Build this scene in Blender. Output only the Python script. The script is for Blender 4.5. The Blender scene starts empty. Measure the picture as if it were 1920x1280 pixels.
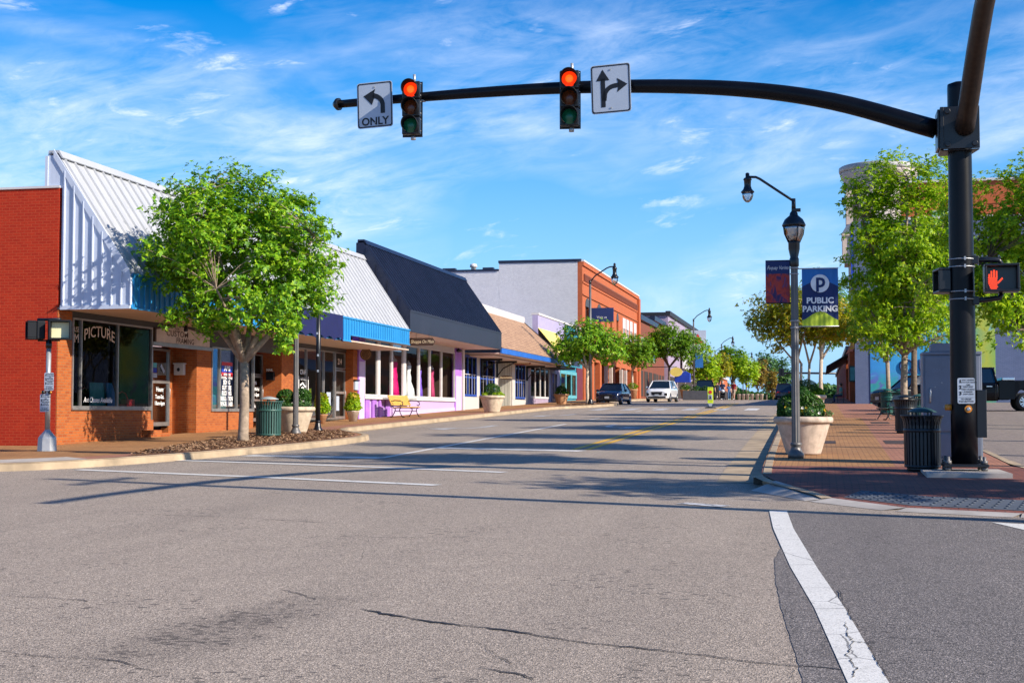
# A small-town main street seen from the crossing: shops on the left, mast-arm signals, lamps, trees and a mural block on the right.
SKY_SAT, SKY_VAL, CLOUD, EXPO = 1.66, 1.06, (7.2, 7.7, 8.8, 1), .84
import bpy, bmesh, math, random
import numpy as np
from mathutils import Vector, Matrix, noise as mnoise

scene = bpy.context.scene
COL = scene.collection
R = math.radians
rng = random.Random(7)

# ------------------------------------------------------------------ the lie of the land
KN = [(-200, -4.66), (110, 2.563), (130, 2.93), (150, 3.1), (200, 3.3), (300, 3.5), (1600, 3.8)]
def gz(y):
    """street grade: a steady climb of 2.3 % that flattens out 110 m up the street"""
    for (a, b), (c, d) in zip(KN, KN[1:]):
        if y <= c:
            return b + (d - b) * (y - a) / (c - a)
    return KN[-1][1]

# camera survey: 50 mm lens, 1.75 m above the road, turned 12.25 deg left of the street
CAM_Z, YAW, PITCH, FPX = 1.75, R(12.2542), R(2.87633), 2667.0
_f = Vector((-math.sin(YAW) * math.cos(PITCH), math.cos(YAW) * math.cos(PITCH), math.sin(PITCH)))
_r = Vector((math.cos(YAW), math.sin(YAW), 0)); _u = _r.cross(_f)
def ray(px, py):
    return _f * FPX + _r * (px - 960) + _u * (640 - py)
def AX(px, py, X):
    d = ray(px, py); return Vector((0, 0, CAM_Z)) + d * (X / d.x)
def AY(px, py, Y):
    d = ray(px, py); return Vector((0, 0, CAM_Z)) + d * (Y / d.y)
def G(px, py, h=0.0):
    """survey point -> ground"""
    d = ray(px, py); d = d / d.y; y = 2.0
    while y < 200:
        if CAM_Z + d.z * y - gz(y) - h <= 0: break
        y += 0.01
    return Vector((d.x * y, y, gz(y) + h))

# ------------------------------------------------------------------ mesh builder
class MB:
    def __init__(self):
        self.v = []; self.f = []; self.mi = []; self.sm = []
        self.m = 0; self.s = False
    def add(self, vs, fs):
        o = len(self.v); self.v += [tuple(p) for p in vs]
        for q in fs:
            self.f.append(tuple(i + o for i in q)); self.mi.append(self.m); self.sm.append(self.s)
        return self
    def box(self, x0, x1, y0, y1, z0, z1):
        return self.add([(x0, y0, z0), (x1, y0, z0), (x1, y1, z0), (x0, y1, z0), (x0, y0, z1), (x1, y0, z1), (x1, y1, z1), (x0, y1, z1)],
                        [(3, 2, 1, 0), (4, 5, 6, 7), (0, 1, 5, 4), (1, 2, 6, 5), (2, 3, 7, 6), (3, 0, 4, 7)])
    def quad(self, *p):
        return self.add(p, [tuple(range(len(p)))])
    def prism(self, poly, ax, a0, a1):
        k = {'x': lambda u, v, a: (a, u, v), 'y': lambda u, v, a: (u, a, v), 'z': lambda u, v, a: (u, v, a)}[ax]
        n = len(poly)
        return self.add([k(u, v, a0) for u, v in poly] + [k(u, v, a1) for u, v in poly],
                        [tuple(range(n))[::-1], tuple(range(n, 2 * n))] + [(i, (i + 1) % n, n + (i + 1) % n, n + i) for i in range(n)])
    def tube(self, pts, rad, n=10, caps=True):
        pts = [Vector(p) for p in pts]
        if not hasattr(rad, '__len__'): rad = [rad] * len(pts)
        s0 = self.s; self.s = True
        t = (pts[1] - pts[0]).normalized()
        a = t.orthogonal().normalized(); vs = []
        for i, p in enumerate(pts):
            if 0 < i < len(pts) - 1: t = (pts[i + 1] - pts[i - 1]).normalized()
            elif i: t = (pts[i] - pts[i - 1]).normalized()
            a = (a - t * a.dot(t)).normalized(); b = t.cross(a)
            for k in range(n):
                w = 2 * math.pi * k / n
                vs.append(p + (a * math.cos(w) + b * math.sin(w)) * rad[i])
        fs = [(i * n + k, i * n + (k + 1) % n, (i + 1) * n + (k + 1) % n, (i + 1) * n + k) for i in range(len(pts) - 1) for k in range(n)]
        self.add(vs, fs)
        if caps:
            self.s = False
            o = len(self.v) - len(vs)
            self.f += [tuple(o + k for k in range(n))[::-1], tuple(o + len(vs) - n + k for k in range(n))]
            self.mi += [self.m] * 2; self.sm += [False] * 2
        self.s = s0
        return self
    def lathe(self, prof, n=24, c=(0, 0, 0), flute=0.0, smooth=True, sq=0):
        s0 = self.s; self.s = smooth; vs = []
        for r, z in prof:
            for k in range(n):
                w = 2 * math.pi * k / n
                q = r * (1 - flute * (k % 2))
                if sq: q = r / max(abs(math.cos(w)), abs(math.sin(w))) * (1 - sq) + r * sq
                vs.append((c[0] + q * math.cos(w), c[1] + q * math.sin(w), c[2] + z))
        m = len(prof)
        self.add(vs, [(i * n + k, i * n + (k + 1) % n, (i + 1) * n + (k + 1) % n, (i + 1) * n + k) for i in range(m - 1) for k in range(n)])
        o = len(self.v) - len(vs); self.s = False
        self.f += [tuple(o + k for k in range(n))[::-1], tuple(o + (m - 1) * n + k for k in range(n))]
        self.mi += [self.m] * 2; self.sm += [False] * 2
        self.s = s0
        return self
    def ball(self, c, r, nu=14, nv=9):
        if not hasattr(r, '__len__'): r = (r, r, r)
        s0 = self.s; self.s = True; vs = []
        for j in range(nv + 1):
            t = math.pi * j / nv
            for i in range(nu):
                w = 2 * math.pi * i / nu
                vs.append((c[0] + r[0] * math.sin(t) * math.cos(w), c[1] + r[1] * math.sin(t) * math.sin(w), c[2] + r[2] * math.cos(t)))
        self.add(vs, [(j * nu + i, j * nu + (i + 1) % nu, (j + 1) * nu + (i + 1) % nu, (j + 1) * nu + i) for j in range(nv) for i in range(nu)])
        self.s = s0
        return self
    def loft(self, secs, closed=True, cap=True, smooth=True):
        s0 = self.s; self.s = smooth; n = len(secs[0])
        o = len(self.v); self.add([p for s in secs for p in s], [])
        for i in range(len(secs) - 1):
            for k in range(n if closed else n - 1):
                self.f.append((o + i * n + k, o + i * n + (k + 1) % n, o + (i + 1) * n + (k + 1) % n, o + (i + 1) * n + k))
                self.mi.append(self.m); self.sm.append(smooth)
        if cap:
            self.f += [tuple(o + k for k in range(n)), tuple(o + (len(secs) - 1) * n + k for k in range(n))]
            self.mi += [self.m] * 2; self.sm += [False] * 2
        self.s = s0
        return self
    def moved(self, M, start=0):
        for i in range(start, len(self.v)):
            self.v[i] = tuple(M @ Vector(self.v[i]))
        return self
    def build(self, name, mats, parent=None, bevel=0, recalc=True):
        if not isinstance(mats, (list, tuple)): mats = [mats]
        o3 = Vector((0, 0, 0)); q = parent
        while q is not None: o3 += q.location; q = q.parent
        me = bpy.data.meshes.new(name)
        me.from_pydata([(a - o3.x, b - o3.y, c - o3.z) for a, b, c in self.v], [], self.f)
        for m_ in mats: me.materials.append(MAT[m_] if isinstance(m_, str) else m_)
        me.polygons.foreach_set('material_index', self.mi)
        me.polygons.foreach_set('use_smooth', self.sm)
        if recalc:
            bm = bmesh.new(); bm.from_mesh(me)
            bmesh.ops.remove_doubles(bm, verts=bm.verts, dist=1e-5)
            bmesh.ops.recalc_face_normals(bm, faces=bm.faces); bm.to_mesh(me); bm.free()
        me.update()
        o = bpy.data.objects.new(name, me); COL.objects.link(o)
        o.parent = parent
        if bevel:
            b = o.modifiers.new('bevel', 'BEVEL'); b.width = bevel; b.segments = 2; b.limit_method = 'ANGLE'
        return o

def tag(o, label=None, cat=None, group=None, kind=None):
    for k, v in (('label', label), ('category', cat), ('group', group), ('kind', kind)):
        if v: o[k] = v
    return o
def thing(name, loc, label, cat, group=None):
    o = bpy.data.objects.new(name, None); COL.objects.link(o)
    o.location = loc; o.empty_display_size = .2
    return tag(o, label, cat, group)
def copy_tree(o, loc=None, rz=None, label=None, parent=None):
    c = o.copy(); COL.objects.link(c)
    if parent is not None: c.parent = parent
    if loc is not None: c.location = loc
    if rz is not None: c.rotation_euler = (0, 0, rz)
    if label: c['label'] = label
    for ch in list(o.children): copy_tree(ch, parent=c)
    return c

def text(mb, s, size, org, right, up, align='CENTER', shear=0.0, bold=0.0, thick=0.0, arc=0.0, sx=1.0):
    """lettering as flat mesh on a plane (org, right, up)"""
    cu = bpy.data.curves.new('t', 'FONT'); cu.body = s; cu.size = size; cu.align_x = align
    cu.shear = shear; cu.offset = bold; cu.resolution_u = 3; cu.fill_mode = 'FRONT'
    ob = bpy.data.objects.new('t', cu)
    me = bpy.data.meshes.new_from_object(ob)
    right = Vector(right).normalized(); up = Vector(up).normalized(); nrm = right.cross(up); org = Vector(org)
    vs = []
    for v in me.vertices:
        x, y = v.co.x * sx, v.co.y
        if arc: y += arc * (1 - (x / arcw(s, size)) ** 2)
        vs.append(org + right * x + up * y + nrm * thick)
    mb.add(vs, [tuple(p.vertices) for p in me.polygons])
    bpy.data.objects.remove(ob); bpy.data.curves.remove(cu); bpy.data.meshes.remove(me)
def arcw(s, size): return max(.01, len(s) * size * .33)
# ------------------------------------------------------------------ materials
MAT = {}
class NT:
    def __init__(self, name):
        self.mat = bpy.data.materials.new(name); self.mat.use_nodes = True
        self.t = self.mat.node_tree; self.t.nodes.clear()
        MAT[name] = self.mat
        self.out = self.n('ShaderNodeOutputMaterial')
    def n(self, typ, ins=None, **kw):
        nd = self.t.nodes.new(typ)
        for k, v in kw.items(): setattr(nd, k, v)
        for k, v in (ins or {}).items():
            if isinstance(v, bpy.types.NodeSocket): self.t.links.new(v, nd.inputs[k])
            else: nd.inputs[k].default_value = v
        return nd
    def math(self, op, a, b=0.0, c=0.0, clamp=False):
        nd = self.n('ShaderNodeMath', {0: a, 1: b, 2: c}, operation=op); nd.use_clamp = clamp
        return nd.outputs[0]
    def mix(self, f, a, b, blend='MIX'):
        a = (*a, 1) if isinstance(a, tuple) and len(a) == 3 else a
        b = (*b, 1) if isinstance(b, tuple) and len(b) == 3 else b
        nd = self.n('ShaderNodeMix', data_type='RGBA', blend_type=blend)
        for k, v in ((0, f), (6, a), (7, b)):
            if isinstance(v, bpy.types.NodeSocket): self.t.links.new(v, nd.inputs[k])
            else: nd.inputs[k].default_value = v
        return nd.outputs[2]
    def noise(self, vec, scale, detail=3, rough=.55, dist=0.0):
        return self.n('ShaderNodeTexNoise', {'Vector': vec, 'Scale': scale, 'Detail': detail, 'Roughness': rough, 'Distortion': dist}).outputs[0]
    def ramp(self, f, stops):
        nd = self.n('ShaderNodeValToRGB', {0: f}); e = nd.color_ramp.elements
        while len(e) < len(stops): e.new(.5)
        for el, (p, c) in zip(e, stops):
            el.position = p; el.color = (*c, 1) if hasattr(c, '__len__') else (c, c, c, 1)
        return nd.outputs[0]
    def pos(self): return self.n('ShaderNodeNewGeometry').outputs['Position']
    def obj(self): return self.n('ShaderNodeTexCoord').outputs['Object']
    def bump(self, h, st=.3, dist=.02):
        return self.n('ShaderNodeBump', {'Height': h, 'Strength': st, 'Distance': dist}).outputs[0]
    def fin(self, col, rough=.6, metal=0.0, normal=None, spec=.5, coat=0.0):
        p = self.n('ShaderNodeBsdfPrincipled')
        for k, v in (('Base Color', col), ('Roughness', rough), ('Metallic', metal), ('Specular IOR Level', spec), ('Coat Weight', coat)):
            if isinstance(v, bpy.types.NodeSocket): self.t.links.new(v, p.inputs[k])
            else: p.inputs[k].default_value = (*v, 1) if isinstance(v, tuple) and len(v) == 3 else v
        if normal is not None: self.t.links.new(normal, p.inputs['Normal'])
        self.t.links.new(p.outputs[0], self.out.inputs[0])
        return p

def plain(name, c, rough=.6, metal=0.0, var=.18, scale=2.5, bump=0.0, bscale=60, spec=.5, coat=0.0, streak=0.0):
    """a solid surface with gentle wear: large blotches, fine grain, optional rain streaks"""
    t = NT(name); p = t.obj()
    f = t.noise(p, scale, 5, .6)
    col = t.mix(t.ramp(f, [(.3, 0), (.7, 1)]), tuple(x * (1 - var) for x in c), tuple(min(1, x * (1 + var * .8)) for x in c))
    if streak:
        m = t.n('ShaderNodeMapping', {'Vector': p, 'Scale': (7, 7, .35)}).outputs[0]
        s = t.ramp(t.noise(m, 1.6, 4), [(.5, 0), (.75, 1)])
        col = t.mix(t.math('MULTIPLY', s, streak), col, tuple(x * .45 for x in c))
    nm = t.bump(t.noise(p, bscale, 3), .25, bump) if bump else None
    rr = t.math('ADD', rough - .08, t.math('MULTIPLY', f, .16))
    t.fin(col, rr, metal, nm, spec, coat)

def wallcoord(t):
    g = t.n('ShaderNodeNewGeometry')
    s = t.n('ShaderNodeSeparateXYZ', {0: g.outputs['Position']}); n = t.n('ShaderNodeSeparateXYZ', {0: g.outputs['True Normal']})
    fx = t.math('GREATER_THAN', t.math('ABSOLUTE', n.outputs[0]), .6)
    u = t.math('ADD', t.math('MULTIPLY', s.outputs[1], fx), t.math('MULTIPLY', s.outputs[0], t.math('SUBTRACT', 1.0, fx)))
    return t.n('ShaderNodeCombineXYZ', {0: u, 1: s.outputs[2]}).outputs[0], g.outputs['Position'], u

def brick(name, c1, c2, mortar, w=.215, h=.075, ms=.008, bump=.006, rough=.85, blot=.25):
    t = NT(name); uv, p, u = wallcoord(t)
    b = t.n('ShaderNodeTexBrick', {'Vector': uv, 'Color1': (*c1, 1), 'Color2': (*c2, 1), 'Mortar': (*mortar, 1), 'Scale': 1.0,
            'Mortar Size': ms, 'Mortar Smooth': .15, 'Bias': -.1, 'Brick Width': w, 'Row Height': h})
    f = t.noise(p, .9, 5, .65)
    col = t.mix(t.math('MULTIPLY', t.ramp(f, [(.35, 0), (.7, 1)]), blot), b.outputs[0], tuple(x * .5 for x in c1))
    g = t.noise(p, 45, 3)
    col = t.mix(.35, col, t.mix(g, (.25, .25, .25), (.75, .75, .75)), 'OVERLAY')
    hgt = t.math('ADD', t.math('MULTIPLY', b.outputs[1], -1.0), t.math('MULTIPLY', g, .5))
    t.fin(col, rough, 0, t.bump(hgt, .6, bump), .3)

def glassy(name, tint=(.8, .85, .85), refl=.06, gain=1.0):
    """shop window: mirror reflection by angle over a see-through pane"""
    t = NT(name)
    fr = t.n('ShaderNodeFresnel', {'IOR': 1.5}).outputs[0]
    k = t.math('ADD', t.math('MULTIPLY', fr, gain), refl, clamp=True)
    g = t.n('ShaderNodeBsdfGlossy', {'Color': (.95, .97, 1, 1), 'Roughness': .015}).outputs[0]
    b = t.n('ShaderNodeBsdfTransparent', {'Color': (*tint, 1)}).outputs[0]
    t.t.links.new(t.n('ShaderNodeMixShader', {0: k, 1: b, 2: g}).outputs[0], t.out.inputs[0])

def leaf(name, stops, trans=.45):
    t = NT(name)
    g = t.n('ShaderNodeNewGeometry')
    col = t.ramp(g.outputs['Random Per Island'], stops)
    big = t.noise(g.outputs['Position'], .9, 3)
    col = t.mix(t.ramp(big, [(.35, 0), (.65, 1)]), t.mix(.5, col, (.7, .8, .65), 'MULTIPLY'), col)
    d = t.n('ShaderNodeBsdfPrincipled', {'Base Color': col, 'Roughness': .5, 'Specular IOR Level': .35}).outputs[0]
    tc = t.mix(1.0, col, (1.0, 1.05, .45), 'MULTIPLY')
    b = t.n('ShaderNodeBsdfTranslucent', {'Color': tc}).outputs[0]
    t.t.links.new(t.n('ShaderNodeMixShader', {0: trans, 1: d, 2: b}).outputs[0], t.out.inputs[0])

def emit(name, c, s):
    t = NT(name)
    p = t.fin(c, .3); p.inputs['Emission Color'].default_value = (*c, 1); p.inputs['Emission Strength'].default_value = s

# masonry
brick('red_paint_brick', (.38, .022, .006), (.45, .032, .008), (.46, .066, .024), bump=.010, blot=.14)
brick('orange_brick', (.40, .105, .022), (.28, .062, .016), (.30, .14, .06), blot=.15)
brick('town_brick', (.46, .10, .03), (.38, .075, .022), (.36, .17, .09), blot=.15)
brick('brown_brick', (.22, .055, .03), (.17, .04, .022), (.16, .09, .06))
brick('white_paint_brick', (.66, .655, .66), (.58, .575, .585), (.42, .42, .44), bump=.07, blot=.12)
brick('bluegrey_paint_brick', (.135, .175, .30), (.115, .155, .27), (.07, .10, .2), bump=.07, blot=.2)
def paver(name, c1, c2, mortar, w, h, blot=.35):
    t = NT(name); p = t.pos()
    b = t.n('ShaderNodeTexBrick', {'Vector': p, 'Color1': (*c1, 1), 'Color2': (*c2, 1), 'Mortar': (*mortar, 1), 'Scale': 1.0,
            'Mortar Size': .009, 'Mortar Smooth': .2, 'Brick Width': w, 'Row Height': h})
    f = t.noise(p, .5, 6, .7)
    col = t.mix(t.math('MULTIPLY', t.ramp(f, [(.35, 0), (.7, 1)]), blot), b.outputs[0], tuple(x * .5 for x in mortar))
    k = t.noise(p, 30, 3)
    col = t.mix(.4, col, t.mix(k, (.2, .2, .2), (.8, .8, .8)), 'OVERLAY')
    t.fin(col, .8, 0, t.bump(t.math('SUBTRACT', k, t.math('MULTIPLY', b.outputs[1], 2.0)), .5, .006), .35)
paver('paver_tan', (.44, .23, .09), (.36, .17, .065), (.12, .06, .03), .22, .11)
paver('paver_pink', (.42, .19, .12), (.35, .15, .095), (.15, .08, .05), .22, .11)
paver('paver_red', (.25, .085, .06), (.19, .065, .05), (.09, .045, .035), .22, .11)
plain('paver_dark', (.05, .03, .025), .8)
# asphalt
def asphalt(name, base, warm, speck, worn=True):
    t = NT(name); p = t.pos()
    big = t.noise(p, .22, 5, .6); mid = t.noise(p, 1.7, 5, .6)
    col = t.mix(big, tuple(x * .86 for x in base), tuple(x * 1.1 for x in warm))
    col = t.mix(t.math('MULTIPLY', t.ramp(mid, [(.45, 0), (.8, 1)]), .35), col, tuple(x * .72 for x in base))
    m = t.n('ShaderNodeMapping', {'Vector': p, 'Scale': (1.6, .12, 1)}).outputs[0]
    col = t.mix(t.math('MULTIPLY', t.ramp(t.noise(m, .55, 4), [(.46, 0), (.70, 1)]), .42), col, tuple(x * .68 for x in base))
    v1 = t.n('ShaderNodeTexVoronoi', {'Vector': p, 'Scale': 105.0})
    sp = t.ramp(t.n('ShaderNodeSeparateColor', {0: v1.outputs['Color']}).outputs[0], [(0, .35), (.45, .8), (.75, 1.05), (1, speck)])
    col = t.mix(1.0, col, sp, 'MULTIPLY')
    # pits: small dark holes where the stones have gone
    v2 = t.n('ShaderNodeTexVoronoi', {'Vector': t.n('ShaderNodeMapping', {'Vector': p, 'Scale': (6, 10, 6)}).outputs[0], 'Scale': 1.0, 'Randomness': 1.0})
    pit = t.math('LESS_THAN', v2.outputs['Distance'], t.math('MULTIPLY', t.ramp(t.noise(p, .8, 4), [(.40, 0), (.66, 1)]), .27))
    col = t.mix(t.math('MULTIPLY', pit, .62), col, (.035, .03, .028))
    # hairline cracks
    vc = t.n('ShaderNodeTexVoronoi', {'Vector': t.mix(.12, p, t.n('ShaderNodeTexNoise', {'Vector': p, 'Scale': 1.1, 'Detail': 5.0}).outputs['Color'], 'ADD'),
             'Scale': .16}, feature='DISTANCE_TO_EDGE').outputs['Distance']
    ck = t.math('MULTIPLY', t.math('LESS_THAN', vc, .0007), t.math('GREATER_THAN', t.noise(p, .45, 2), .55))
    col = t.mix(t.math('MULTIPLY', ck, .4), col, (.025, .022, .02))
    if worn:  # old oil drips where cars wait to turn
        s = t.n('ShaderNodeSeparateXYZ', {0: p})
        dx = t.math('ADD', s.outputs[0], 4.15); dy = t.math('SUBTRACT', s.outputs[1], 9.7)
        a = t.math('ADD', t.math('MULTIPLY', dx, .20), t.math('MULTIPLY', dy, .98)); b = t.math('SUBTRACT', t.math('MULTIPLY', dy, .20), t.math('MULTIPLY', dx, .98))
        q = t.math('ADD', t.math('POWER', t.math('DIVIDE', a, 2.1), 2.0), t.math('POWER', t.math('DIVIDE', b, .62), 2.0))
        q = t.math('ADD', q, t.math('MULTIPLY', t.math('SUBTRACT', t.noise(p, 2.2, 6, .7), .5), 2.2))
        k = t.math('SUBTRACT', 1.0, q, clamp=True)
        v3 = t.n('ShaderNodeTexVoronoi', {'Vector': t.n('ShaderNodeMapping', {'Vector': p, 'Scale': (9, 13, 9)}).outputs[0], 'Scale': 1.0}).outputs['Distance']
        k2 = t.math('MULTIPLY', t.math('LESS_THAN', v3, t.math('MULTIPLY', k, .42)), .5)
        col = t.mix(t.math('ADD', t.math('MULTIPLY', k, .24), t.math('MULTIPLY', k2, .85)), col, (.03, .024, .022))
    hgt = t.math('ADD', t.math('MULTIPLY', v1.outputs['Distance'], 1.0), t.noise(p, 120, 2))
    t.fin(col, .82, 0, t.bump(hgt, .55, .008), .35)
asphalt('asphalt', (.345, .285, .232), (.37, .305, .243), 1.75)
asphalt('asphalt_dark', (.165, .147, .138), (.185, .163, .150), 2.3, False)
asphalt('asphalt_lot', (.27, .22, .19), (.28, .23, .20), 1.6, False)
def paint(name, c, wear):
    t = NT(name); p = t.pos()
    f = t.noise(p, 9, 6, .75)
    vc = t.n('ShaderNodeTexVoronoi', {'Vector': t.mix(.1, p, t.n('ShaderNodeTexNoise', {'Vector': p, 'Scale': 3.0, 'Detail': 5.0}).outputs['Color'], 'ADD'),
             'Scale': 1.15}, feature='DISTANCE_TO_EDGE').outputs['Distance']
    ck = t.math('MULTIPLY', t.math('LESS_THAN', vc, .007), t.math('GREATER_THAN', t.noise(p, 1.1, 2), .47))
    k = t.math('MAXIMUM', t.ramp(f, [(wear, 0), (wear + .08, 1)]), ck)
    col = t.mix(t.math('MULTIPLY', k, .75), t.mix(t.noise(p, 2.0, 4), tuple(x * .8 for x in c), c), (.10, .09, .085))
    v1 = t.n('ShaderNodeTexVoronoi', {'Vector': p, 'Scale': 95.0})
    col = t.mix(1.0, col, t.ramp(t.n('ShaderNodeSeparateColor', {0: v1.outputs['Color']}).outputs[0], [(0, .62), (.3, .9), (1, 1.08)]), 'MULTIPLY')
    t.fin(col, .6, 0, t.bump(t.noise(p, 90, 2), .4, .004), .4)
paint('white_line', (.74, .72, .67), .62)
paint('faint_line', (.62, .62, .62), .50)
paint('yellow_line', (.80, .45, .015), .68)
plain('crack_fill', (.03, .026, .024), .7)
plain('concrete', (.37, .285, .19), .85, var=.3, scale=1.5, bump=.01, spec=.3)
plain('concrete_grey', (.38, .35, .32), .85, var=.3, scale=1.5, bump=.01, spec=.3)
plain('concrete_pale', (.60, .54, .44), .85, var=.25, scale=3, bump=.015, spec=.3, streak=.25)
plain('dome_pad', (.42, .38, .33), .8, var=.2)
plain('dome_pad_shade', (.075, .09, .115), .8, var=.2)  # right corner pads: the tree shade there is put into the colour
t = NT('mulch'); g = t.n('ShaderNodeNewGeometry')
t.fin(t.ramp(g.outputs['Random Per Island'], [(0, (.06, .03, .015)), (.5, (.20, .10, .05)), (1, (.42, .26, .14))]), .9)
t = NT('ground'); p = t.pos()
t.fin(t.ramp(t.noise(p, .05, 5), [(.3, (.05, .07, .02)), (.7, (.12, .11, .06))]), .95)
# metal, paint, timber
plain('white_metal', (.40, .415, .44), .42, 0, .06, 1.2, streak=.10)
plain('white_panel', (.50, .56, .68), .45, 0, .08, 1.0, streak=.18)
plain('dark_metal', (.008, .013, .036), .42, 0, .2, 1.0)
plain('dark_fascia', (.017, .021, .038), .5, 0, .2, .8, streak=.2)
plain('blue_metal', (.022, .235, .52), .4, 0, .1, 1.0)
plain('navy_canvas', (.003, .006, .065), .7)
plain('beige_soffit', (.56, .44, .34), .7, var=.08)
plain('pink_soffit', (.66, .52, .46), .7, var=.06)
plain('alu_frame', (.42, .40, .38), .35, .7)
plain('dark_frame', (.05, .045, .04), .5)
plain('white_trim', (.58, .55, .54), .5, var=.06)
plain('grey_trim', (.34, .34, .33), .5)
plain('black_metal', (.008, .009, .012), .33, 0, .2, 3)
plain('black_mast', (.003, .0035, .006), .36, 0, .3, 2, spec=.22)
plain('rusty_mast', (.035, .022, .016), .5, .3, .5, 9)
plain('galvanised', (.42, .43, .44), .45, .6, .15, 4)
plain('silver_pole', (.135, .13, .13), .5, .4, .15, 5)
plain('grey_pole', (.115, .115, .125), .42, .4, .15, 5)
plain('cabinet_grey', (.17, .195, .25), .5, .2, .12, 1.5, streak=.15)
plain('sign_white', (.40, .46, .55), .45, var=.05)
plain('sign_black', (.006, .006, .008), .5); plain('pale_stencil', (.17, .20, .26), .6)
plain('sign_blank', (.42, .46, .50), .4)
plain('orange_button', (.62, .22, .02), .45)
plain('unused_lilac', (.62, .42, .74), .55, var=.05)
plain('pale_lilac', (.56, .44, .66), .55, var=.05)
plain('purple_trim', (.36, .15, .56), .55)
plain('blue_trim', (.012, .055, .30), .45)
plain('blue_band', (.02, .12, .46), .45)
plain('cream_siding', (.55, .53, .47), .6)
plain('mauve_wall', (.33, .26, .35), .6)
plain('purple_wall', (.36, .32, .50), .6, var=.08)
plain('teal_wall', (.03, .22, .30), .6)
plain('teal_frame', (.10, .36, .42), .5)
plain('yellow_canvas', (.74, .62, .16), .75, var=.1)
plain('fringe_canvas', (.42, .36, .36), .8, var=.5, scale=30)
plain('maroon_wall', (.13, .02, .035), .6)
plain('black_roof', (.015, .017, .022), .6)
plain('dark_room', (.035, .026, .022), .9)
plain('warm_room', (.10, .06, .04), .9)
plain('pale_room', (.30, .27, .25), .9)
plain('bench_wood', (.58, .33, .06), .5, var=.25, scale=14)
plain('rail_green', (.035, .10, .085), .45)
plain('bin_black', (.012, .017, .022), .4)
plain('bin_teal', (.01, .10, .08), .45)
plain('lid_grey', (.30, .33, .33), .5)
plain('lid_green', (.015, .05, .05), .45)
plain('urn_stone', (.52, .42, .34), .85, var=.25, scale=6, bump=.02, spec=.25, streak=.35)
plain('urn_stone_tan', (.52, .42, .31), .85, var=.25, scale=6, bump=.02, spec=.25, streak=.3)
plain('terracotta', (.45, .24, .12), .8, var=.3, scale=8)
plain('soil', (.04, .025, .015), .95)
plain('bark', (.30, .23, .17), .9, var=.4, scale=9, bump=.03)
plain('bark_dark', (.13, .095, .07), .9, var=.4, scale=9, bump=.03)
plain('bark_pale', (.46, .37, .28), .9, var=.35, scale=9, bump=.02)
plain('tyre', (.012, .012, .013), .8)
plain('chrome', (.75, .76, .78), .15, .95, .05)
plain('car_navy', (.006, .010, .035), .22, .25, .1, spec=.6, coat=1.0)
plain('car_white', (.70, .71, .73), .25, 0, .04, coat=1.0)
plain('car_black', (.002, .0025, .005), .25, 0, .1, spec=.2, coat=.12)
plain('car_purple', (.012, .008, .045), .22, .2, .1, coat=1.0)
plain('car_trim', (.01, .01, .011), .5)
plain('car_glass', (.006, .012, .02), .06, 0, .05, spec=.9)
plain('lamp_glass_car', (.62, .64, .66), .12, .3, .05)
plain('tail_red', (.4, .01, .01), .2)
plain('skin', (.52, .30, .21), .55)
plain('hair_dark', (.03, .018, .012), .7)
plain('hair_grey', (.35, .33, .31), .7)
plain('cloth_maroon', (.28, .012, .02), .85); plain('cloth_navy', (.02, .035, .09), .85); plain('cloth_blue', (.06, .14, .32), .85)
plain('cloth_tan', (.45, .36, .27), .85); plain('cloth_black', (.012, .012, .014), .85); plain('cloth_teal', (.12, .32, .28), .85); plain('cloth_white', (.7, .7, .7), .85)
plain('dress_pink', (.80, .004, .20), .5, var=.15, scale=8); plain('dress_white', (.72, .74, .74), .6); plain('dress_violet', (.20, .10, .62), .5); plain('dress_rose', (.52, .05, .16), .6, var=.5, scale=40)
plain('lens_amber', (.16, .04, .012), .25); plain('lens_green', (.008, .15, .07), .25); plain('lens_visor', (.007, .009, .013), .55, spec=.2)
plain('ped_screen', (.02, .03, .035), .3); plain('ped_face', (.62, .60, .36), .3, var=.1); plain('ped_red_off', (.22, .012, .012), .4)
emit('lens_red', (1.0, .035, .003), .62); emit('lens_red_core', (1.0, .13, .008), .75); emit('hand_glow', (1.0, .07, .015), .75)
plain('red_sign', (.55, .02, .03), .5); plain('blue_sign', (.01, .05, .42), .5); plain('poster_teal', (.10, .42, .46), .5); plain('letter_cream', (.72, .55, .44), .6); plain('letter_white', (.80, .80, .80), .6)
plain('letter_brown', (.07, .03, .02), .7); plain('sign_beige', (.58, .46, .38), .7); plain('wood_dark', (.06, .03, .018), .6); plain('wood_round', (.28, .15, .07), .7, var=.4, scale=12); plain('letter_gold', (.62, .48, .30), .5)
plain('lime_sign', (.62, .78, .02), .5); plain('banner_blue', (.02, .16, .46), .7); plain('banner_navy', (.008, .026, .12), .7, var=.1); plain('banner_lime', (.42, .55, .03), .7, var=.1); plain('sign_redbrown', (.28, .07, .04), .6)
plain('flower_yellow', (.8, .5, .02), .6); plain('flower_white', (.8, .75, .65), .6); plain('wood_steps', (.4, .3, .2), .8)
glassy('shop_glass', (.50, .54, .54), .0, .42); glassy('clear_glass', (.9, .92, .92), .0, .35)
glassy('lamp_glass', (.82, .84, .86), .25)
plain('frosted', (.62, .63, .62), .25, 0, .05)
plain('shade_pale', (.46, .40, .37), .8)
leaf('leaf_bright', [(0, (.05, .17, .008)), (.35, (.14, .34, .012)), (.7, (.27, .49, .016)), (1, (.46, .62, .03))], .38)
leaf('leaf_mid', [(0, (.05, .16, .012)), (.5, (.14, .31, .014)), (1, (.32, .48, .02))], .5)
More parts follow.
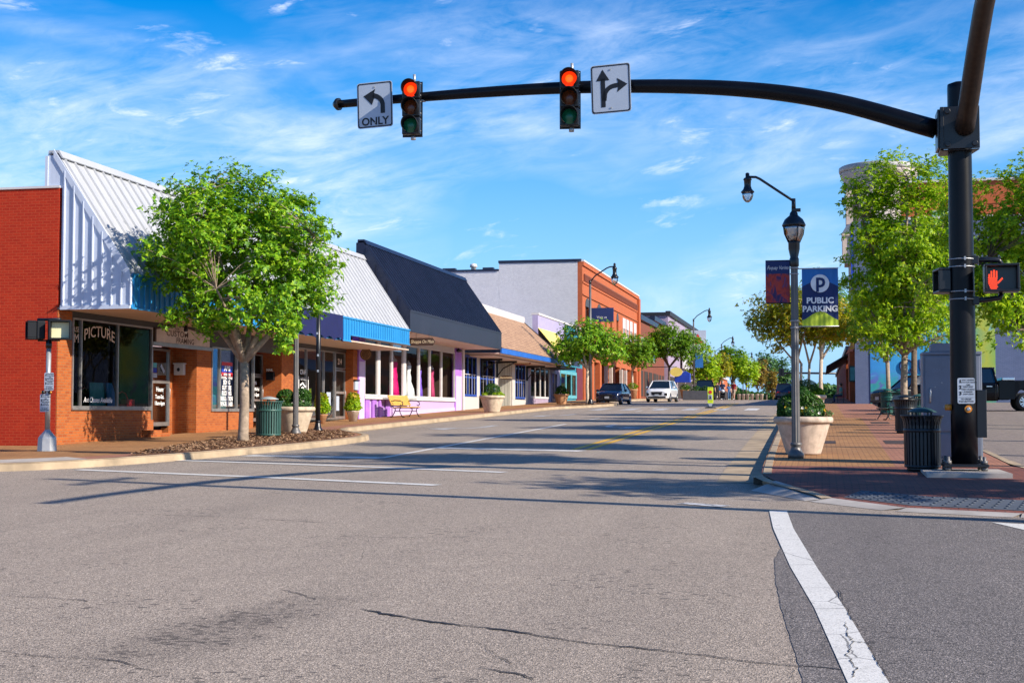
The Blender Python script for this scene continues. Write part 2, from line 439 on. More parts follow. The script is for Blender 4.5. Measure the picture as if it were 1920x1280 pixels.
leaf('leaf_lime', [(0, (.12, .28, .010)), (.4, (.31, .51, .014)), (1, (.62, .72, .03))], .5)
leaf('leaf_copper', [(0, (.11, .17, .012)), (.4, (.30, .36, .016)), (.75, (.52, .46, .025)), (1, (.66, .38, .04))], .5)
leaf('leaf_dark', [(0, (.015, .06, .008)), (.6, (.035, .12, .012)), (1, (.09, .20, .02))], .3)
leaf('leaf_blue', [(0, (.03, .10, .03)), (.6, (.07, .18, .05)), (1, (.16, .27, .07))], .3)
leaf('leaf_orange', [(0, (.10, .10, .02)), (.5, (.28, .20, .03)), (1, (.42, .22, .03))], .35)
# shingles: courses across the slope
t = NT('shingle'); p = t.pos(); s = t.n('ShaderNodeSeparateXYZ', {0: p})
uv = t.n('ShaderNodeCombineXYZ', {0: s.outputs[1], 1: t.math('MULTIPLY', s.outputs[2], 1.4)}).outputs[0]
b = t.n('ShaderNodeTexBrick', {'Vector': uv, 'Color1': (.42, .26, .16, 1), 'Color2': (.30, .18, .11, 1), 'Mortar': (.13, .07, .045, 1), 'Scale': 1.0,
        'Mortar Size': .018, 'Brick Width': .32, 'Row Height': .19})
t.fin(t.mix(.3, b.outputs[0], t.noise(p, 20, 3), 'OVERLAY'), .9)
# boarded siding: vertical grooves every 10 cm
def siding(name, c, groove, step):
    t = NT(name); uv, p, u = wallcoord(t)
    k = t.math('LESS_THAN', t.math('FRACT', t.math('DIVIDE', u, step)), .16)
    f = t.noise(p, 1.5, 4)
    t.fin(t.mix(k, t.mix(f, tuple(x * .93 for x in c), c), groove), .55, 0, t.bump(t.math('SUBTRACT', 1.0, k), .5, .015))
siding('lilac_board', (.52, .38, .62), (.34, .22, .46), .16)
siding('white_board', (.56, .53, .50), (.33, .31, .30), .16)
siding('cream_board', (.50, .49, .43), (.28, .27, .24), .22)
siding('cabinet_board', (.42, .36, .45), (.28, .24, .31), .3)
# mural: broad loose fields of turquoise, green, gold and violet paint on the brick
t = NT('mural'); p = t.pos(); s = t.n('ShaderNodeSeparateXYZ', {0: p})
n1 = t.noise(p, .35, 5, .6, 1.0); n2 = t.noise(p, .8, 4, .6, 1.5)
u = t.math('ADD', s.outputs[0], t.math('MULTIPLY', t.math('SUBTRACT', n1, .5), 3.0))
col = t.ramp(t.math('DIVIDE', t.math('SUBTRACT', u, 3.0), 8.0), [(0, (.02, .22, .62)), (.25, (.03, .34, .66)), (.5, (.03, .30, .55)), (.75, (.10, .36, .20)), (.88, (.42, .46, .05)), (1, (.20, .42, .10))])
low = t.math('SUBTRACT', 4.6, s.outputs[2], clamp=True)
col = t.mix(t.math('MULTIPLY', low, .8), col, t.ramp(n2, [(.35, (.01, .25, .28)), (.5, (.02, .33, .22)), (.62, (.12, .02, .35)), (.75, (.03, .03, .28))]))
col = t.mix(t.ramp(n2, [(.62, 0), (.72, .6)]), col, (.10, .45, .60))
b = t.n('ShaderNodeTexBrick', {'Vector': t.n('ShaderNodeCombineXYZ', {0: s.outputs[0], 1: s.outputs[2]}).outputs[0], 'Scale': 1.0, 'Mortar Size': .008, 'Brick Width': .215, 'Row Height': .075})
t.fin(col, .7, 0, t.bump(t.math('ADD', t.math('MULTIPLY', b.outputs[1], -1.0), t.noise(p, 40, 2)), .6, .015))
# picture side of the street banner: a loose painted night street
t = NT('banner_picture'); p = t.obj()
n1 = t.noise(t.n('ShaderNodeMapping', {'Vector': p, 'Scale': (5, 5, 2.6)}).outputs[0], 1.0, 4, .6, .8)
t.fin(t.ramp(n1, [(.28, (.01, .015, .09)), (.42, (.05, .02, .09)), (.5, (.45, .04, .02)), (.58, (.22, .02, .03)), (.68, (.02, .08, .28)), (.8, (.5, .4, .3))]), .7)
# ------------------------------------------------------------------ setting: ground, road, pavements
def clip_rows(poly, knots=(110, 130, 150, 200, 300)):
    """cut a plan polygon at the grade changes, so that each piece is flat"""
    def half(P, y0, keep):
        out = []
        for i, a in enumerate(P):
            b = P[(i + 1) % len(P)]; ia = keep(a[1] - y0); ib = keep(b[1] - y0)
            if ia: out.append(a)
            if ia != ib:
                k = (y0 - a[1]) / (b[1] - a[1]); out.append((a[0] + (b[0] - a[0]) * k, y0))
        return out
    pieces = []; P = poly
    for k in knots:
        lo = half(P, k, lambda d: d <= 0); P = half(P, k, lambda d: d >= 0)
        if len(lo) > 2: pieces.append(lo)
        if len(P) < 3: break
    else:
        pieces.append(P)
    return pieces
def sheet(mb, poly, h):
    for q in clip_rows(poly):
        mb.add([(x, y, gz(y) + h) for x, y in q], [tuple(range(len(q)))])
    return mb
def kerb_face(mb, line, h0, h1):
    for a, b in zip(line, line[1:]):
        mb.quad((a[0], a[1], gz(a[1]) + h0), (b[0], b[1], gz(b[1]) + h0), (b[0], b[1], gz(b[1]) + h1), (a[0], a[1], gz(a[1]) + h1))
def offs(line, d):
    out = []
    for i, p in enumerate(line):
        a = Vector(line[max(0, i - 1)]); b = Vector(line[min(len(line) - 1, i + 1)])
        t = (b - a).normalized(); out.append((p[0] - t.y * d, p[1] + t.x * d))
    return out
def ribbon(mb, l0, h0, l1, h1):
    for i in range(len(l0) - 1):
        a, b, c, d = l0[i], l0[i + 1], l1[i + 1], l1[i]
        mb.quad((*a, gz(a[1]) + h0), (*b, gz(b[1]) + h0), (*c, gz(c[1]) + h1), (*d, gz(d[1]) + h1))
def smooth(line, it=2, fixed=True):
    for _ in range(it):
        o = [line[0]]
        for a, b in zip(line, line[1:]):
            o += [(a[0] * .75 + b[0] * .25, a[1] * .75 + b[1] * .25), (a[0] * .25 + b[0] * .75, a[1] * .25 + b[1] * .75)]
        line = o + [line[-1]]
    return line
def struct(name, mb, mats, recalc=True):
    return tag(mb.build(name, mats, recalc=recalc), kind='structure')

mb = MB()
for y0, y1 in zip([-200, 110, 130, 150, 200, 300, 900], [110, 130, 150, 200, 300, 900, 1600]):
    mb.quad((-900, y0, gz(y0) - .06), (900, y0, gz(y0) - .06), (900, y1, gz(y1) - .06), (-900, y1, gz(y1) - .06))
struct('ground', mb, 'ground')
mb = MB()
for y0, y1 in zip([-60, 110, 130, 150, 200, 300], [110, 130, 150, 200, 300, 420]):
    mb.quad((-70, y0, gz(y0)), (60, y0, gz(y0)), (60, y1, gz(y1)), (-70, y1, gz(y1)))
struct('road', mb, 'asphalt')
# newer, darker asphalt of the side street mouth, its ragged seam towards the camera
seam = [(-.28, 16.2), (-.42, 15.2), (-.46, 14), (-.40, 12.6), (-.33, 11.4), (-.26, 10.4), (-.17, 9.2), (-.10, 8.2), (0, 6), (.2, 2)]
fine = []
for a, b in zip(seam, seam[1:]):
    for k in range(8):
        u = k / 8; fine.append((a[0] + (b[0] - a[0]) * u + rng.uniform(-.006, .006), a[1] + (b[1] - a[1]) * u))
struct('road_patch', sheet(MB(), [(-.55, 19.1), (30, 15.5), (30, 2)] + fine[::-1], .004), 'asphalt_dark')
# parking lot right of the pavement
mb = MB(); xs = (3.3, 70)
for y0, y1, h0, h1 in ((24.5, 31, .008, .01), (31, 50, .01, .18), (50, 64, .18, .30), (64, 93.9, .30, .22)):
    mb.quad((xs[0], y0, gz(y0) + h0), (xs[1], y0, gz(y0) + h0), (xs[1], y1, gz(y1) + h1), (xs[0], y1, gz(y1) + h1))
struct('parking_lot', mb, 'asphalt_lot')

# left pavement
KL = [(-70, 24.3), (-26, 24.3), (-20, 24.35), (-17.6, 24.7), (-15.9, 25.44), (-15.19, 26.23), (-14.62, 27.4), (-14.2, 29), (-13.75, 30.8), (-13.4, 33.2), (-13.05, 36.1), (-12.95, 38.6), (-13.1, 40.4), (-13.7, 41.9), (-15.0, 44.0), (-15.9, 46.2), (-16.02, 49), (-15.9, 61), (-15.85, 80), (-15.8, 84.5), (-15.2, 86.6), (-14.4, 90), (-13.75, 94.5), (-13.6, 97.2), (-13.9, 98.6), (-15.2, 99.6), (-15.9, 101), (-15.9, 124), (-14, 127), (-13.6, 131), (-13.6, 136), (-15.9, 139), (-16, 330)]
KLs = smooth(KL, 1)
struct('sidewalk', sheet(MB(), KLs + [(-19.6, 330), (-19.6, 33.0), (-70, 33.0)], .148), 'paver_tan')
struct('sidewalk_border', sheet(MB(), offs(KLs, .3)[6:60] + offs(KLs, 1.1)[6:60][::-1], .151), 'paver_pink')
def kerb(name, line, side, mat_='concrete', gut=.0):
    mb = MB(); w = .17 * side
    lo = [line[0]] + line[1:-1] + [line[-1]]
    ribbon(mb, offs(lo, -.02 * side), -.02, lo, .135); ribbon(mb, lo, .135, offs(lo, .03 * side), .158); ribbon(mb, offs(lo, .03 * side), .158, offs(lo, w), .158); ribbon(mb, offs(lo, w), .158, offs(lo, w), .10)
    struct(name, mb, mat_)
    if gut:
        struct('gutter', (lambda m: (ribbon(m, offs(lo, -gut * side), .004, offs(lo, -.015 * side), .006), m)[1])(MB()), mat_)
kerb('kerb', KLs, 1)
# gutter apron pieces along the left kerb
m = MB(); L2 = [p for p in KLs if 44 < p[1] < 86]; ribbon(m, offs(L2, -.42), .004, offs(L2, -.02), .005); struct('gutter', m, 'concrete')
struct('detectable_paving', sheet(MB(), [(-16.6, 25.5), (-15.65, 26.1), (-15.0, 27.3), (-15.9, 28.0), (-16.6, 27.0), (-17.2, 26.4)], .155), 'dome_pad')
m = MB()
for p in ((-18.3, 25.0),):
    sheet(m, [(-17.4, 23.75), (-16.4, 24.35), (-16.4, 24.75), (-17.6, 24.2)], .006)
struct('drain_grate', m, 'black_metal')
# mulch bed at the corner and round the next trees, with loose bark chips
def mulch(name, poly, n, seed):
    r = random.Random(seed); m = sheet(MB(), poly, .162)
    xs = [p[0] for p in poly]; ys = [p[1] for p in poly]
    def inside(x, y):
        c = False
        for i in range(len(poly)):
            (x1, y1), (x2, y2) = poly[i], poly[i - 1]
            if (y1 > y) != (y2 > y) and x < (x2 - x1) * (y - y1) / (y2 - y1) + x1: c = not c
        return c
    k = 0
    while k < n:
        x, y = r.uniform(min(xs), max(xs)), r.uniform(min(ys), max(ys))
        if not inside(x, y): continue
        k += 1; a = r.uniform(0, 6.28); l, w = r.uniform(.015, .06), r.uniform(.006, .018); z = gz(y) + .165 + r.uniform(0, .05)
        d = Vector((math.cos(a), math.sin(a), r.uniform(-.5, .5))) * l; e = Vector((-math.sin(a), math.cos(a), r.uniform(-.6, .6))) * w
        c = Vector((x, y, z)); m.quad(c - d - e, c + d - e, c + d + e, c - d + e)
    return tag(m.build(name, 'mulch', recalc=False), kind='stuff')
bed = [(-14.75, 28.6), (-14.1, 30.9), (-13.75, 33.3), (-13.4, 36.2), (-13.3, 38.5), (-13.5, 40.2), (-14.1, 41.6), (-15.2, 43.4), (-16.2, 43.6), (-16.6, 41), (-16.4, 37.6), (-15.9, 34), (-15.2, 30.5)]
mulch('mulch', bed, 9500, 3)
mulch('mulch', [(-15.5, 86.9), (-14.7, 90), (-14.05, 94.5), (-13.9, 97), (-14.4, 98.3), (-15.6, 98.2), (-16.3, 94), (-16.4, 88)], 1800, 4)

# right pavement, with the ramped corner apron
KRs = smooth([(-1.0, 24.4), (-1.07, 27), (-1.14, 31), (-1.33, 44.7), (-1.52, 60), (-1.58, 110), (-1.6, 330)], 1)
back = [(2.2, 330), (2.2, 94.1), (3.45, 94.0), (3.45, 31), (3.38, 27.5), (3.7, 25.2), (4.6, 23.7), (6.2, 23.1), (60, 22.4)]
front = [(-.72, 22.9), (.14, 21.1), (1.1, 19.85), (2.5, 19.25), (4.6, 18.85), (60, 17.6)]
fh = [.15, .035, .02, .02, .09, .14]
ap = [(-.55, 23.4), (.75, 22.5), (1.8, 21.7), (3.0, 21.3), (5.2, 21.1), (60, 20.2)]
m = sheet(MB(), [(1.15, 26.9)] + [(1.05, 31)] + [(.95, 44), (.95, 60), (.95, 330)] + [p for p in KRs if p[1] > 27.2][::-1] + [(-1.07, 26.9)], .148)
sheet(m, [(1.15, 26.9), (1.05, 31), (.95, 44), (.95, 60), (1.6, 60), (1.35, 30), (1.3, 26.9)], .148)
struct('sidewalk', m, 'paver_tan')
m = sheet(MB(), [(1.3, 26.9), (1.35, 30), (1.6, 60), (.95, 60.0), (.95, 330)] + back[:4] + [(3.36, 26.9)], .148)
struct('sidewalk', m, 'paver_pink')
m = sheet(MB(), [(-1.0, 24.4), (-.9, 23.9)] + ap + back[::-1][:-4] + [(3.36, 26.9), (-1.07, 26.9)], .148)
for i in range(len(front) - 1):
    a, b, c, d = front[i], front[i + 1], ap[i + 1], ap[i]
    m.quad((*a, gz(a[1]) + fh[i]), (*b, gz(b[1]) + fh[i + 1]), (*c, gz(c[1]) + .148), (*d, gz(d[1]) + .148))
m.quad((-.9, 23.9, gz(23.9) + .148), (-.72, 22.9, gz(22.9) + .15), (-.55, 23.4, gz(23.4) + .148))
struct('sidewalk', m, 'paver_red')
kerb('kerb', KRs, -1, gut=.75)
cor = smooth([(-1.0, 24.4), (-.92, 23.7), (-.72, 22.9), (-.25, 21.9), (.14, 21.1)], 1)
m = MB()
for i in range(len(cor) - 1):
    k0, k1 = i / (len(cor) - 1), (i + 1) / (len(cor) - 1); h0, h1 = .165 - .125 * k0 ** 2, .165 - .125 * k1 ** 2
    a, b = cor[i], cor[i + 1]; ia, ib = offs(cor, -.17)[i], offs(cor, -.17)[i + 1]
    m.quad((*a, gz(a[1]) - .02), (*b, gz(b[1]) - .02), (*b, gz(b[1]) + h1), (*a, gz(a[1]) + h0)); m.quad((*a, gz(a[1]) + h0), (*b, gz(b[1]) + h1), (*ib, gz(ib[1]) + h1), (*ia, gz(ia[1]) + h0))
struct('kerb', m, 'concrete')
m = MB()
for i in range(len(front) - 1):
    a, b = front[i], front[i + 1]; t_ = (Vector(b) - Vector(a)).normalized(); n_ = Vector((t_.y, -t_.x)) * .42
    m.quad((*a, gz(a[1]) + fh[i] + .003), (*b, gz(b[1]) + fh[i + 1] + .003), (b[0] + n_.x, b[1] + n_.y, gz(b[1] + n_.y) + .005), (a[0] + n_.x, a[1] + n_.y, gz(a[1] + n_.y) + .005))
struct('gutter', m, 'concrete_grey')
def bil(i, u, v, dz):
    a, b, c, d = front[i], front[i + 1], ap[i + 1], ap[i]; h = [fh[i], fh[i + 1]]
    lo = (a[0] + (b[0] - a[0]) * u, a[1] + (b[1] - a[1]) * u); hi = (d[0] + (c[0] - d[0]) * u, d[1] + (c[1] - d[1]) * u)
    x, y = lo[0] + (hi[0] - lo[0]) * v, lo[1] + (hi[1] - lo[1]) * v
    zl = gz(lo[1]) + h[0] + (h[1] - h[0]) * u; zh = gz(hi[1]) + .148
    return (x, y, zl + (zh - zl) * v + dz)
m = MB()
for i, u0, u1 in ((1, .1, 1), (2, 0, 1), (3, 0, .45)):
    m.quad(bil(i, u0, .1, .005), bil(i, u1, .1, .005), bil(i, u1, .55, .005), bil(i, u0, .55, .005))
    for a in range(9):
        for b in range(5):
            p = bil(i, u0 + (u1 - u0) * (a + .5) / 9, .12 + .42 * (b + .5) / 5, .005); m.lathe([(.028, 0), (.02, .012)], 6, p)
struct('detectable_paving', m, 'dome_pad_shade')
lot = smooth([(3.45, 60), (3.45, 31), (3.38, 27.5), (3.7, 25.2), (4.6, 23.7), (6.2, 23.1), (60, 22.4)], 2)
m = MB(); ribbon(m, offs(lot, .5), .012, offs(lot, .16), .03); ribbon(m, offs(lot, .16), .03, offs(lot, .14), .158); ribbon(m, offs(lot, .14), .158, lot, .158)
struct('kerb', m, 'concrete')
# storm drain mouth under the right kerb, and dark tree grates set in the pavement
m = MB(); m.box(-1.12, -.85, 24.15, 24.95, gz(24.5) + .0, gz(24.5) + .11); struct('drain_inlet', m, 'black_metal')
for x0, x1, y0, y1 in ((1.55, 2.15, 36.2, 38.2), (-.6, .35, 36.2, 37.8), (1.75, 2.4, 52.5, 54.5)):
    struct('tree_grate', sheet(MB(), [(x0, y0), (x1, y0), (x1, y1), (x0, y1)], .153), 'paver_dark')
m = MB(); m.box(1.66, 2.98, 24.0, 25.9, gz(24) - .1, gz(25) + .20); struct('pole_plinth', m, 'concrete_grey')

# painted lines
def line(name, pts, mat_, w=None):
    m = MB()
    if w:
        pts = [tuple(p) for p in pts]; a = offs(pts, w / 2); b = offs(pts, -w / 2); poly = a + b[::-1]
        for i in range(len(pts) - 1): sheet(m, [a[i], a[i + 1], b[i + 1], b[i]], .009)
    else: sheet(m, pts, .009)
    struct(name, m, mat_)
line('stop_line', [(-13.3, 31.7), (-9.75, 31.05)], 'white_line', .6)
line('stop_line', [(-9.8, 35.9), (-5.75, 34.7)], 'white_line', .55)
line('lane_line', [(-9.78, 31.0), (-9.85, 42), (-9.97, 56)], 'white_line', .17)
for k in range(5): line('lane_line', [(-9.98, 62 + k * 8), (-9.98, 65 + k * 8)], 'white_line', .12)
line('centre_line', [(-6.1, 35.4), (-6.16, 60), (-6.1, 84), (-6.3, 105)], 'yellow_line', .17)
line('centre_line', [(-5.76, 35.4), (-5.83, 60), (-5.78, 84), (-5.96, 105)], 'yellow_line', .17)
line('crosswalk_line', [(-14.1, 29.6), (-10, 28.2), (-5.9, 26.5)], 'white_line', .28)
line('crosswalk_line', [(-14.6, 26.15), (-10, 24.55), (-6.3, 23.1)], 'white_line', .28)
line('crosswalk_line', [(-1.95, 20.25), (-1.3, 19.85)], 'faint_line', .26)
line('crosswalk_line', [(-.69, 19.27), (-.46, 19.3), (.36, 8.56), (.55, 6), (.25, 6), (.13, 8.51)][0:2] + [(-.33, 17.0), (-.05, 13.5), (.16, 11.2), (.36, 8.56), (.62, 5.5), (.39, 5.5), (.13, 8.51), (-.07, 11.2), (-.3, 13.6), (-.565, 17.0)], 'white_line')
line('crosswalk_line', [(2.0, 18.15), (2.5, 17.9), (2.9, 16.2), (2.6, 16.2)], 'white_line')
for k in range(7):
    x = -13.2 + k * 1.78
    line('crosswalk_block', [(x, 81.5), (x + .75, 81.5), (x + .75, 86.5), (x, 86.5)], 'white_line' if k > 4 else 'faint_line')
def arrow(cx, cy, turn):
    """pavement arrow: stem, curved shank and head, painted for drivers coming down the street"""
    P = [(0, 1.6), (0, .3), (turn * .25, -.4), (turn * .9, -.75)]
    line('lane_arrow', [(cx + p[0], cy + p[1] * 1.6) for p in P], 'faint_line', .28)
    h = [(cx + turn * .75, cy - .2), (cx + turn * 1.7, cy - 1.25), (cx + turn * .75, cy - 2.3)]
    line('lane_arrow', h, 'faint_line')
arrow(-12.4, 51.5, -1); arrow(-7.9, 53, 1); arrow(-12.4, 70, -1)
# tar-filled cracks in the old asphalt
def crack(px, w0, seed):
    r = random.Random(seed); P = [G(*p) for p in px]; m = MB(); pts = []
    for a, b in zip(P, P[1:]):
        n = max(3, int((b - a).length / .06))
        for k in range(n):
            q = a.lerp(b, k / n); pts.append((q.x + r.uniform(-.018, .018), q.y + r.uniform(-.02, .02)))
    ws = [w0 * (.35 + 1.0 * abs(mnoise.noise(Vector((i * .11, seed, 0)))) * 2) for i in range(len(pts))]
    l = [(p[0], p[1] + w_) for p, w_ in zip(pts, ws)]; q = [(p[0], p[1] - w_) for p, w_ in zip(pts, ws)]
    for i in range(len(pts) - 1): sheet(m, [q[i], q[i + 1], l[i + 1], l[i]], .0065)
    struct('road_crack', m, 'crack_fill')
crack([(680, 1143), (790, 1163), (950, 1182), (1080, 1203), (1200, 1216), (1290, 1226), (1420, 1243), (1600, 1258)], .019, 1)
crack([(0, 1118), (90, 1120), (180, 1128)], .008, 2)
crack([(10, 1222), (90, 1232), (200, 1236), (310, 1264)], .008, 3)
crack([(895, 1200), (930, 1230), (965, 1248)], .008, 4)
crack([(895, 1253), (980, 1266), (1015, 1280)], .010, 5)
crack([(1470, 1008), (1474, 1060), (1480, 1120), (1486, 1180), (1489, 1279)], .006, 6)
crack([(0, 960), (150, 962), (330, 966), (480, 972), (640, 982)], .008, 7)
crack([(300, 1018), (420, 1024), (560, 1028)], .006, 8)
crack([(640, 1006), (780, 1008), (880, 1006), (910, 998)], .012, 9)
crack([(525, 1105), (560, 1113), (600, 1127)], .014, 10)
for sd, P in ((11, [(1572, 1108), (1590, 1150), (1612, 1180)]), (12, [(1585, 1168), (1592, 1195), (1600, 1205), (1628, 1208), (1645, 1240), (1668, 1278)]), (13, [(1600, 1205), (1588, 1232), (1605, 1255), (1600, 1275)])):
    r = random.Random(sd); pts = []
    for a, b in zip([G(*p) for p in P], [G(*p) for p in P[1:]]):
        for k in range(9):
            q = a.lerp(b, k / 9); pts.append((q.x + r.uniform(-.012, .012), q.y + r.uniform(-.015, .015)))
    m = MB()
    for a, b in zip(pts, pts[1:]):
        w = r.uniform(.0015, .005); d = (Vector(b) - Vector(a)).normalized() * w
        sheet(m, [(a[0] + d.y, a[1] - d.x), (b[0] + d.y, b[1] - d.x), (b[0] - d.y, b[1] + d.x), (a[0] - d.y, a[1] + d.x)], .013)
    struct('road_crack', m, 'crack_fill')
# ------------------------------------------------------------------ left side of the street
FX, OX = -19.3, -17.3      # shop fronts, and the edge of their overhangs
def part(name, mats, parent, fn, bevel=0, label=None):
    m = MB(); fn(m); o = m.build(name, mats, parent, bevel)
    if label: o['label'] = label
    return o
def pieces(specs, mats, parent):
    for nm, b in specs: part(nm, mats, parent, lambda m: m.box(*b))
def shop_window(parent, y0, y1, z0, z1, mull=(), x=FX, frame='alu_frame', fw=.05, glass='shop_glass', name='window', rails=()):
    """frame standing 3 cm proud with posts, and the pane behind it"""
    def fr(m):
        m.box(x - .05, x + .03, y0, y1, z0, z0 + fw); m.box(x - .05, x + .03, y0, y1, z1 - fw, z1)
        ys = [y0 + fw / 2] + list(mull) + [y1 - fw / 2]
        for q in ys: m.box(x - .05, x + .032, q - fw / 2, q + fw / 2, z0 + fw, z1 - fw)
        for q in rails:
            for a, b in zip(ys, ys[1:]): m.box(x - .045, x + .02, a + fw / 2, b - fw / 2, q - fw / 3, q + fw / 3)
    w = part(name, frame, parent, fr)
    part('pane', glass, w, lambda m: m.quad((x - .02, y0 + .01, z0 + .01), (x - .02, y1 - .01, z0 + .01), (x - .02, y1 - .01, z1 - .01), (x - .02, y0 + .01, z1 - .01)))
    return w
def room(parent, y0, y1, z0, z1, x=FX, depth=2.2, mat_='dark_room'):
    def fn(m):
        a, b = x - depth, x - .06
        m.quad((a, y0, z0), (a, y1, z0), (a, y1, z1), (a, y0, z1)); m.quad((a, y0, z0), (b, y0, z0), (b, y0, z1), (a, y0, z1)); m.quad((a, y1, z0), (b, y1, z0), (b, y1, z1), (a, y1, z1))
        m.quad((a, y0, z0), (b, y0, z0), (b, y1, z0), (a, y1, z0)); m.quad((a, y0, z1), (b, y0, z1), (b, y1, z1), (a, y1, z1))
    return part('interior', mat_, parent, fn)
def door(parent, y0, y1, z0, z1, x, frame='alu_frame', rail=None, glass='shop_glass'):
    def fr(m):
        w = .07
        m.box(x - .04, x + .03, y0, y0 + w, z0, z1); m.box(x - .04, x + .03, y1 - w, y1, z0, z1); m.box(x - .04, x + .03, y0 + w, y1 - w, z1 - w, z1); m.box(x - .04, x + .03, y0 + w, y1 - w, z0, z0 + .12)
        if rail: m.box(x - .04, x + .028, y0 + w, y1 - w, rail - .05, rail + .05)
    d = part('door', frame, parent, fr)
    part('pane', glass, d, lambda m: m.quad((x - .02, y0 + .02, z0 + .02), (x - .02, y1 - .02, z0 + .02), (x - .02, y1 - .02, z1 - .02), (x - .02, y0 + .02, z1 - .02)))
    part('handle', 'galvanised', d, lambda m: m.tube([(x + .03, y1 - .12, z0 + .85), (x + .09, y1 - .12, z0 + .9), (x + .09, y1 - .12, z0 + 1.15), (x + .03, y1 - .12, z0 + 1.2)], .012, 6))
    return d
def mansard(parent, mat_, y0, y1, zr, ze, xr, xe, pitch, cap, ribw=.05, ribh=.055, split=None):
    """sloping metal roof: flat pan, raised ribs and a ridge cap"""
    d = Vector((xe - xr, 0, ze - zr)); n = Vector((zr - ze, 0, xe - xr)).normalized()
    def fn(m):
        a = Vector((xr, y0, zr)); b = Vector((xe, y0, ze)); th = n * -.08
        for p, q in (((a, b), (y0, y1)),):
            A, B = Vector((xr, y1, zr)), Vector((xe, y1, ze))
            m.add([a, b, B, A, a + th, b + th, B + th, A + th], [(0, 1, 2, 3), (7, 6, 5, 4), (0, 4, 5, 1), (2, 6, 7, 3), (1, 5, 6, 2), (3, 7, 4, 0)])
        y = y0 + .12
        while y < y1 - .06:
            p0 = Vector((xr, y, zr)) + d * .02; p1 = Vector((xe, y, ze)) - d * .004; w = Vector((0, ribw / 2, 0)); h = n * ribh
            m.add([p0 - w, p0 + w, p1 + w, p1 - w, p0 - w * .6 + h, p0 + w * .6 + h, p1 + w * .6 + h, p1 - w * .6 + h], [(4, 5, 6, 7), (0, 4, 7, 3), (1, 2, 6, 5), (3, 7, 6, 2), (0, 1, 5, 4)])
            y += pitch if not split or y < split[0] else split[1]
    r = part('roof', mat_, parent, fn)
    part('ridge_cap', cap, r, lambda m: (m.prism([(xr - .28, zr - .12), (xr - .26, zr + .10), (xr + .04, zr + .10), (xr + .16, zr - .10), (xr + .13, zr - .12), (xr + .02, zr + .03), (xr - .2, zr + .02)], 'y', y0 - .05, y1 + .05)))
    return r

# --- long brick shop row at the corner
B = thing('shop_building', (FX, 33.45, gz(33.45)), 'long low corner shop row of red and orange brick under a white ribbed metal roof', 'building')
Y0, Y1, ZS = 33.45, 57.85, 4.44
part('side_wall', 'red_paint_brick', B, lambda m: m.box(-46, FX - .302, Y0, Y0 + .28, .2, 7.6), label='red painted brick flank wall')
part('corner_wall', 'red_paint_brick', B, lambda m: m.box(FX - .301, FX - .02, Y0 - .001, Y0 + .28, ZS + .06, 7.6)); part('corner_paint', 'red_paint_brick', B, lambda m: m.box(FX - .301, FX - .03, Y0 - .004, Y0, .2, ZS + .06))
part('rear_block', 'red_paint_brick', B, lambda m: m.box(-46, -30, Y0 + .282, Y1, .2, 7.2))
part('coping', 'white_trim', B, lambda m: m.box(-46, FX + .0, Y0 - .03, Y0 + .31, 7.602, 7.66))
pieces([('pillar', (FX - .30, FX, Y0 + .001, 34.16, .3, ZS - .02)), ('bulkhead', (FX - .28, FX - .01, 34.161, 38.75, .3, 1.83)),
        ('bulkhead', (FX - .28, FX - .01, 42.951, 46.5, .4, 1.80)), ('step', (FX - .3, FX - .02, 38.751, 38.95, .4, 1.55)),
        ('step', (FX + .001, FX + .28, 38.2, 38.9, .4, 1.25)), ('step', (FX - .3, FX + .26, 38.951, 39.5, .4, 1.17)), ('pillar', (FX - .70, FX, 57.25, 57.82, .6, ZS - .02)), ('recess_pier', (-20.38, -20.12, 41.6, 41.849, .4, 3.86))], 'orange_brick', B)
part('pillar', 'orange_brick', B, lambda m: m.prism([(FX, 41.85), (FX, 42.95), (FX - .3, 42.95), (FX - .3, 42.1), (-20.38, 42.1), (-20.38, 41.85)], 'z', .4, 3.86))
part('pillar', 'orange_brick', B, lambda m: m.prism([(FX, 49.1), (FX, 50.4), (FX - .3, 50.4), (FX - .3, 49.4), (-20.38, 49.4), (-20.38, 49.1)], 'z', .5, ZS - .02))
pieces([('header', q) for q in ((FX - .25, FX - .02, 34.161, 38.8, 4.27, ZS), (FX - .3, FX - .02, 38.801, 42.95, 3.861, ZS), (FX - .25, FX - .03, 42.951, 49.1, 3.9, ZS), (FX - .65, FX - .3, 50.4, 57.25, 4.3, ZS))], 'dark_frame', B)
pieces([('sill', (FX - .1, FX + .05, 34.17, 38.74, 1.832, 1.89)), ('sill', (FX - .1, FX + .04, 42.96, 46.49, 1.802, 1.85)), ('lintel', (FX - .1, FX + .05, 38.75, 43.0, 3.75, 3.858))], 'alu_frame', B)
pieces([('recess_wall', (-20.3, -20.14, 38.9, 40.3, .6, 3.86)), ('recess_wall', (-20.3, -20.14, 46.5, 47.9, .6, 4.4))], 'dark_frame', B)
w1 = shop_window(B, 34.17, 38.75, 1.89, 4.27, (34.63, 36.66))
def glass_text(parent, rows, mat_='letter_white', x=FX, name='lettering'):
    for s, y, z, size, kw in rows: part(name, mat_, parent, lambda m: text(m, s, size, (x - .012, y, z), (0, 1, 0), (0, 0, 1), **kw))
glass_text(w1, [('PICTURE', 35.66, 3.66, .42, dict(sx=1.05, arc=.17, bold=.004)), ('USE', 34.42, 3.9, .2, dict(sx=.8)), ('M', 34.42, 3.62, .34, dict())], 'letter_cream')
glass_text(w1, [('Art Classes Available', 35.62, 2.04, .2, dict(sx=.92, shear=.25, bold=.003))])
d1 = door(B, 40.33, 41.57, 1.35, 3.75, -20.1, rail=2.72)
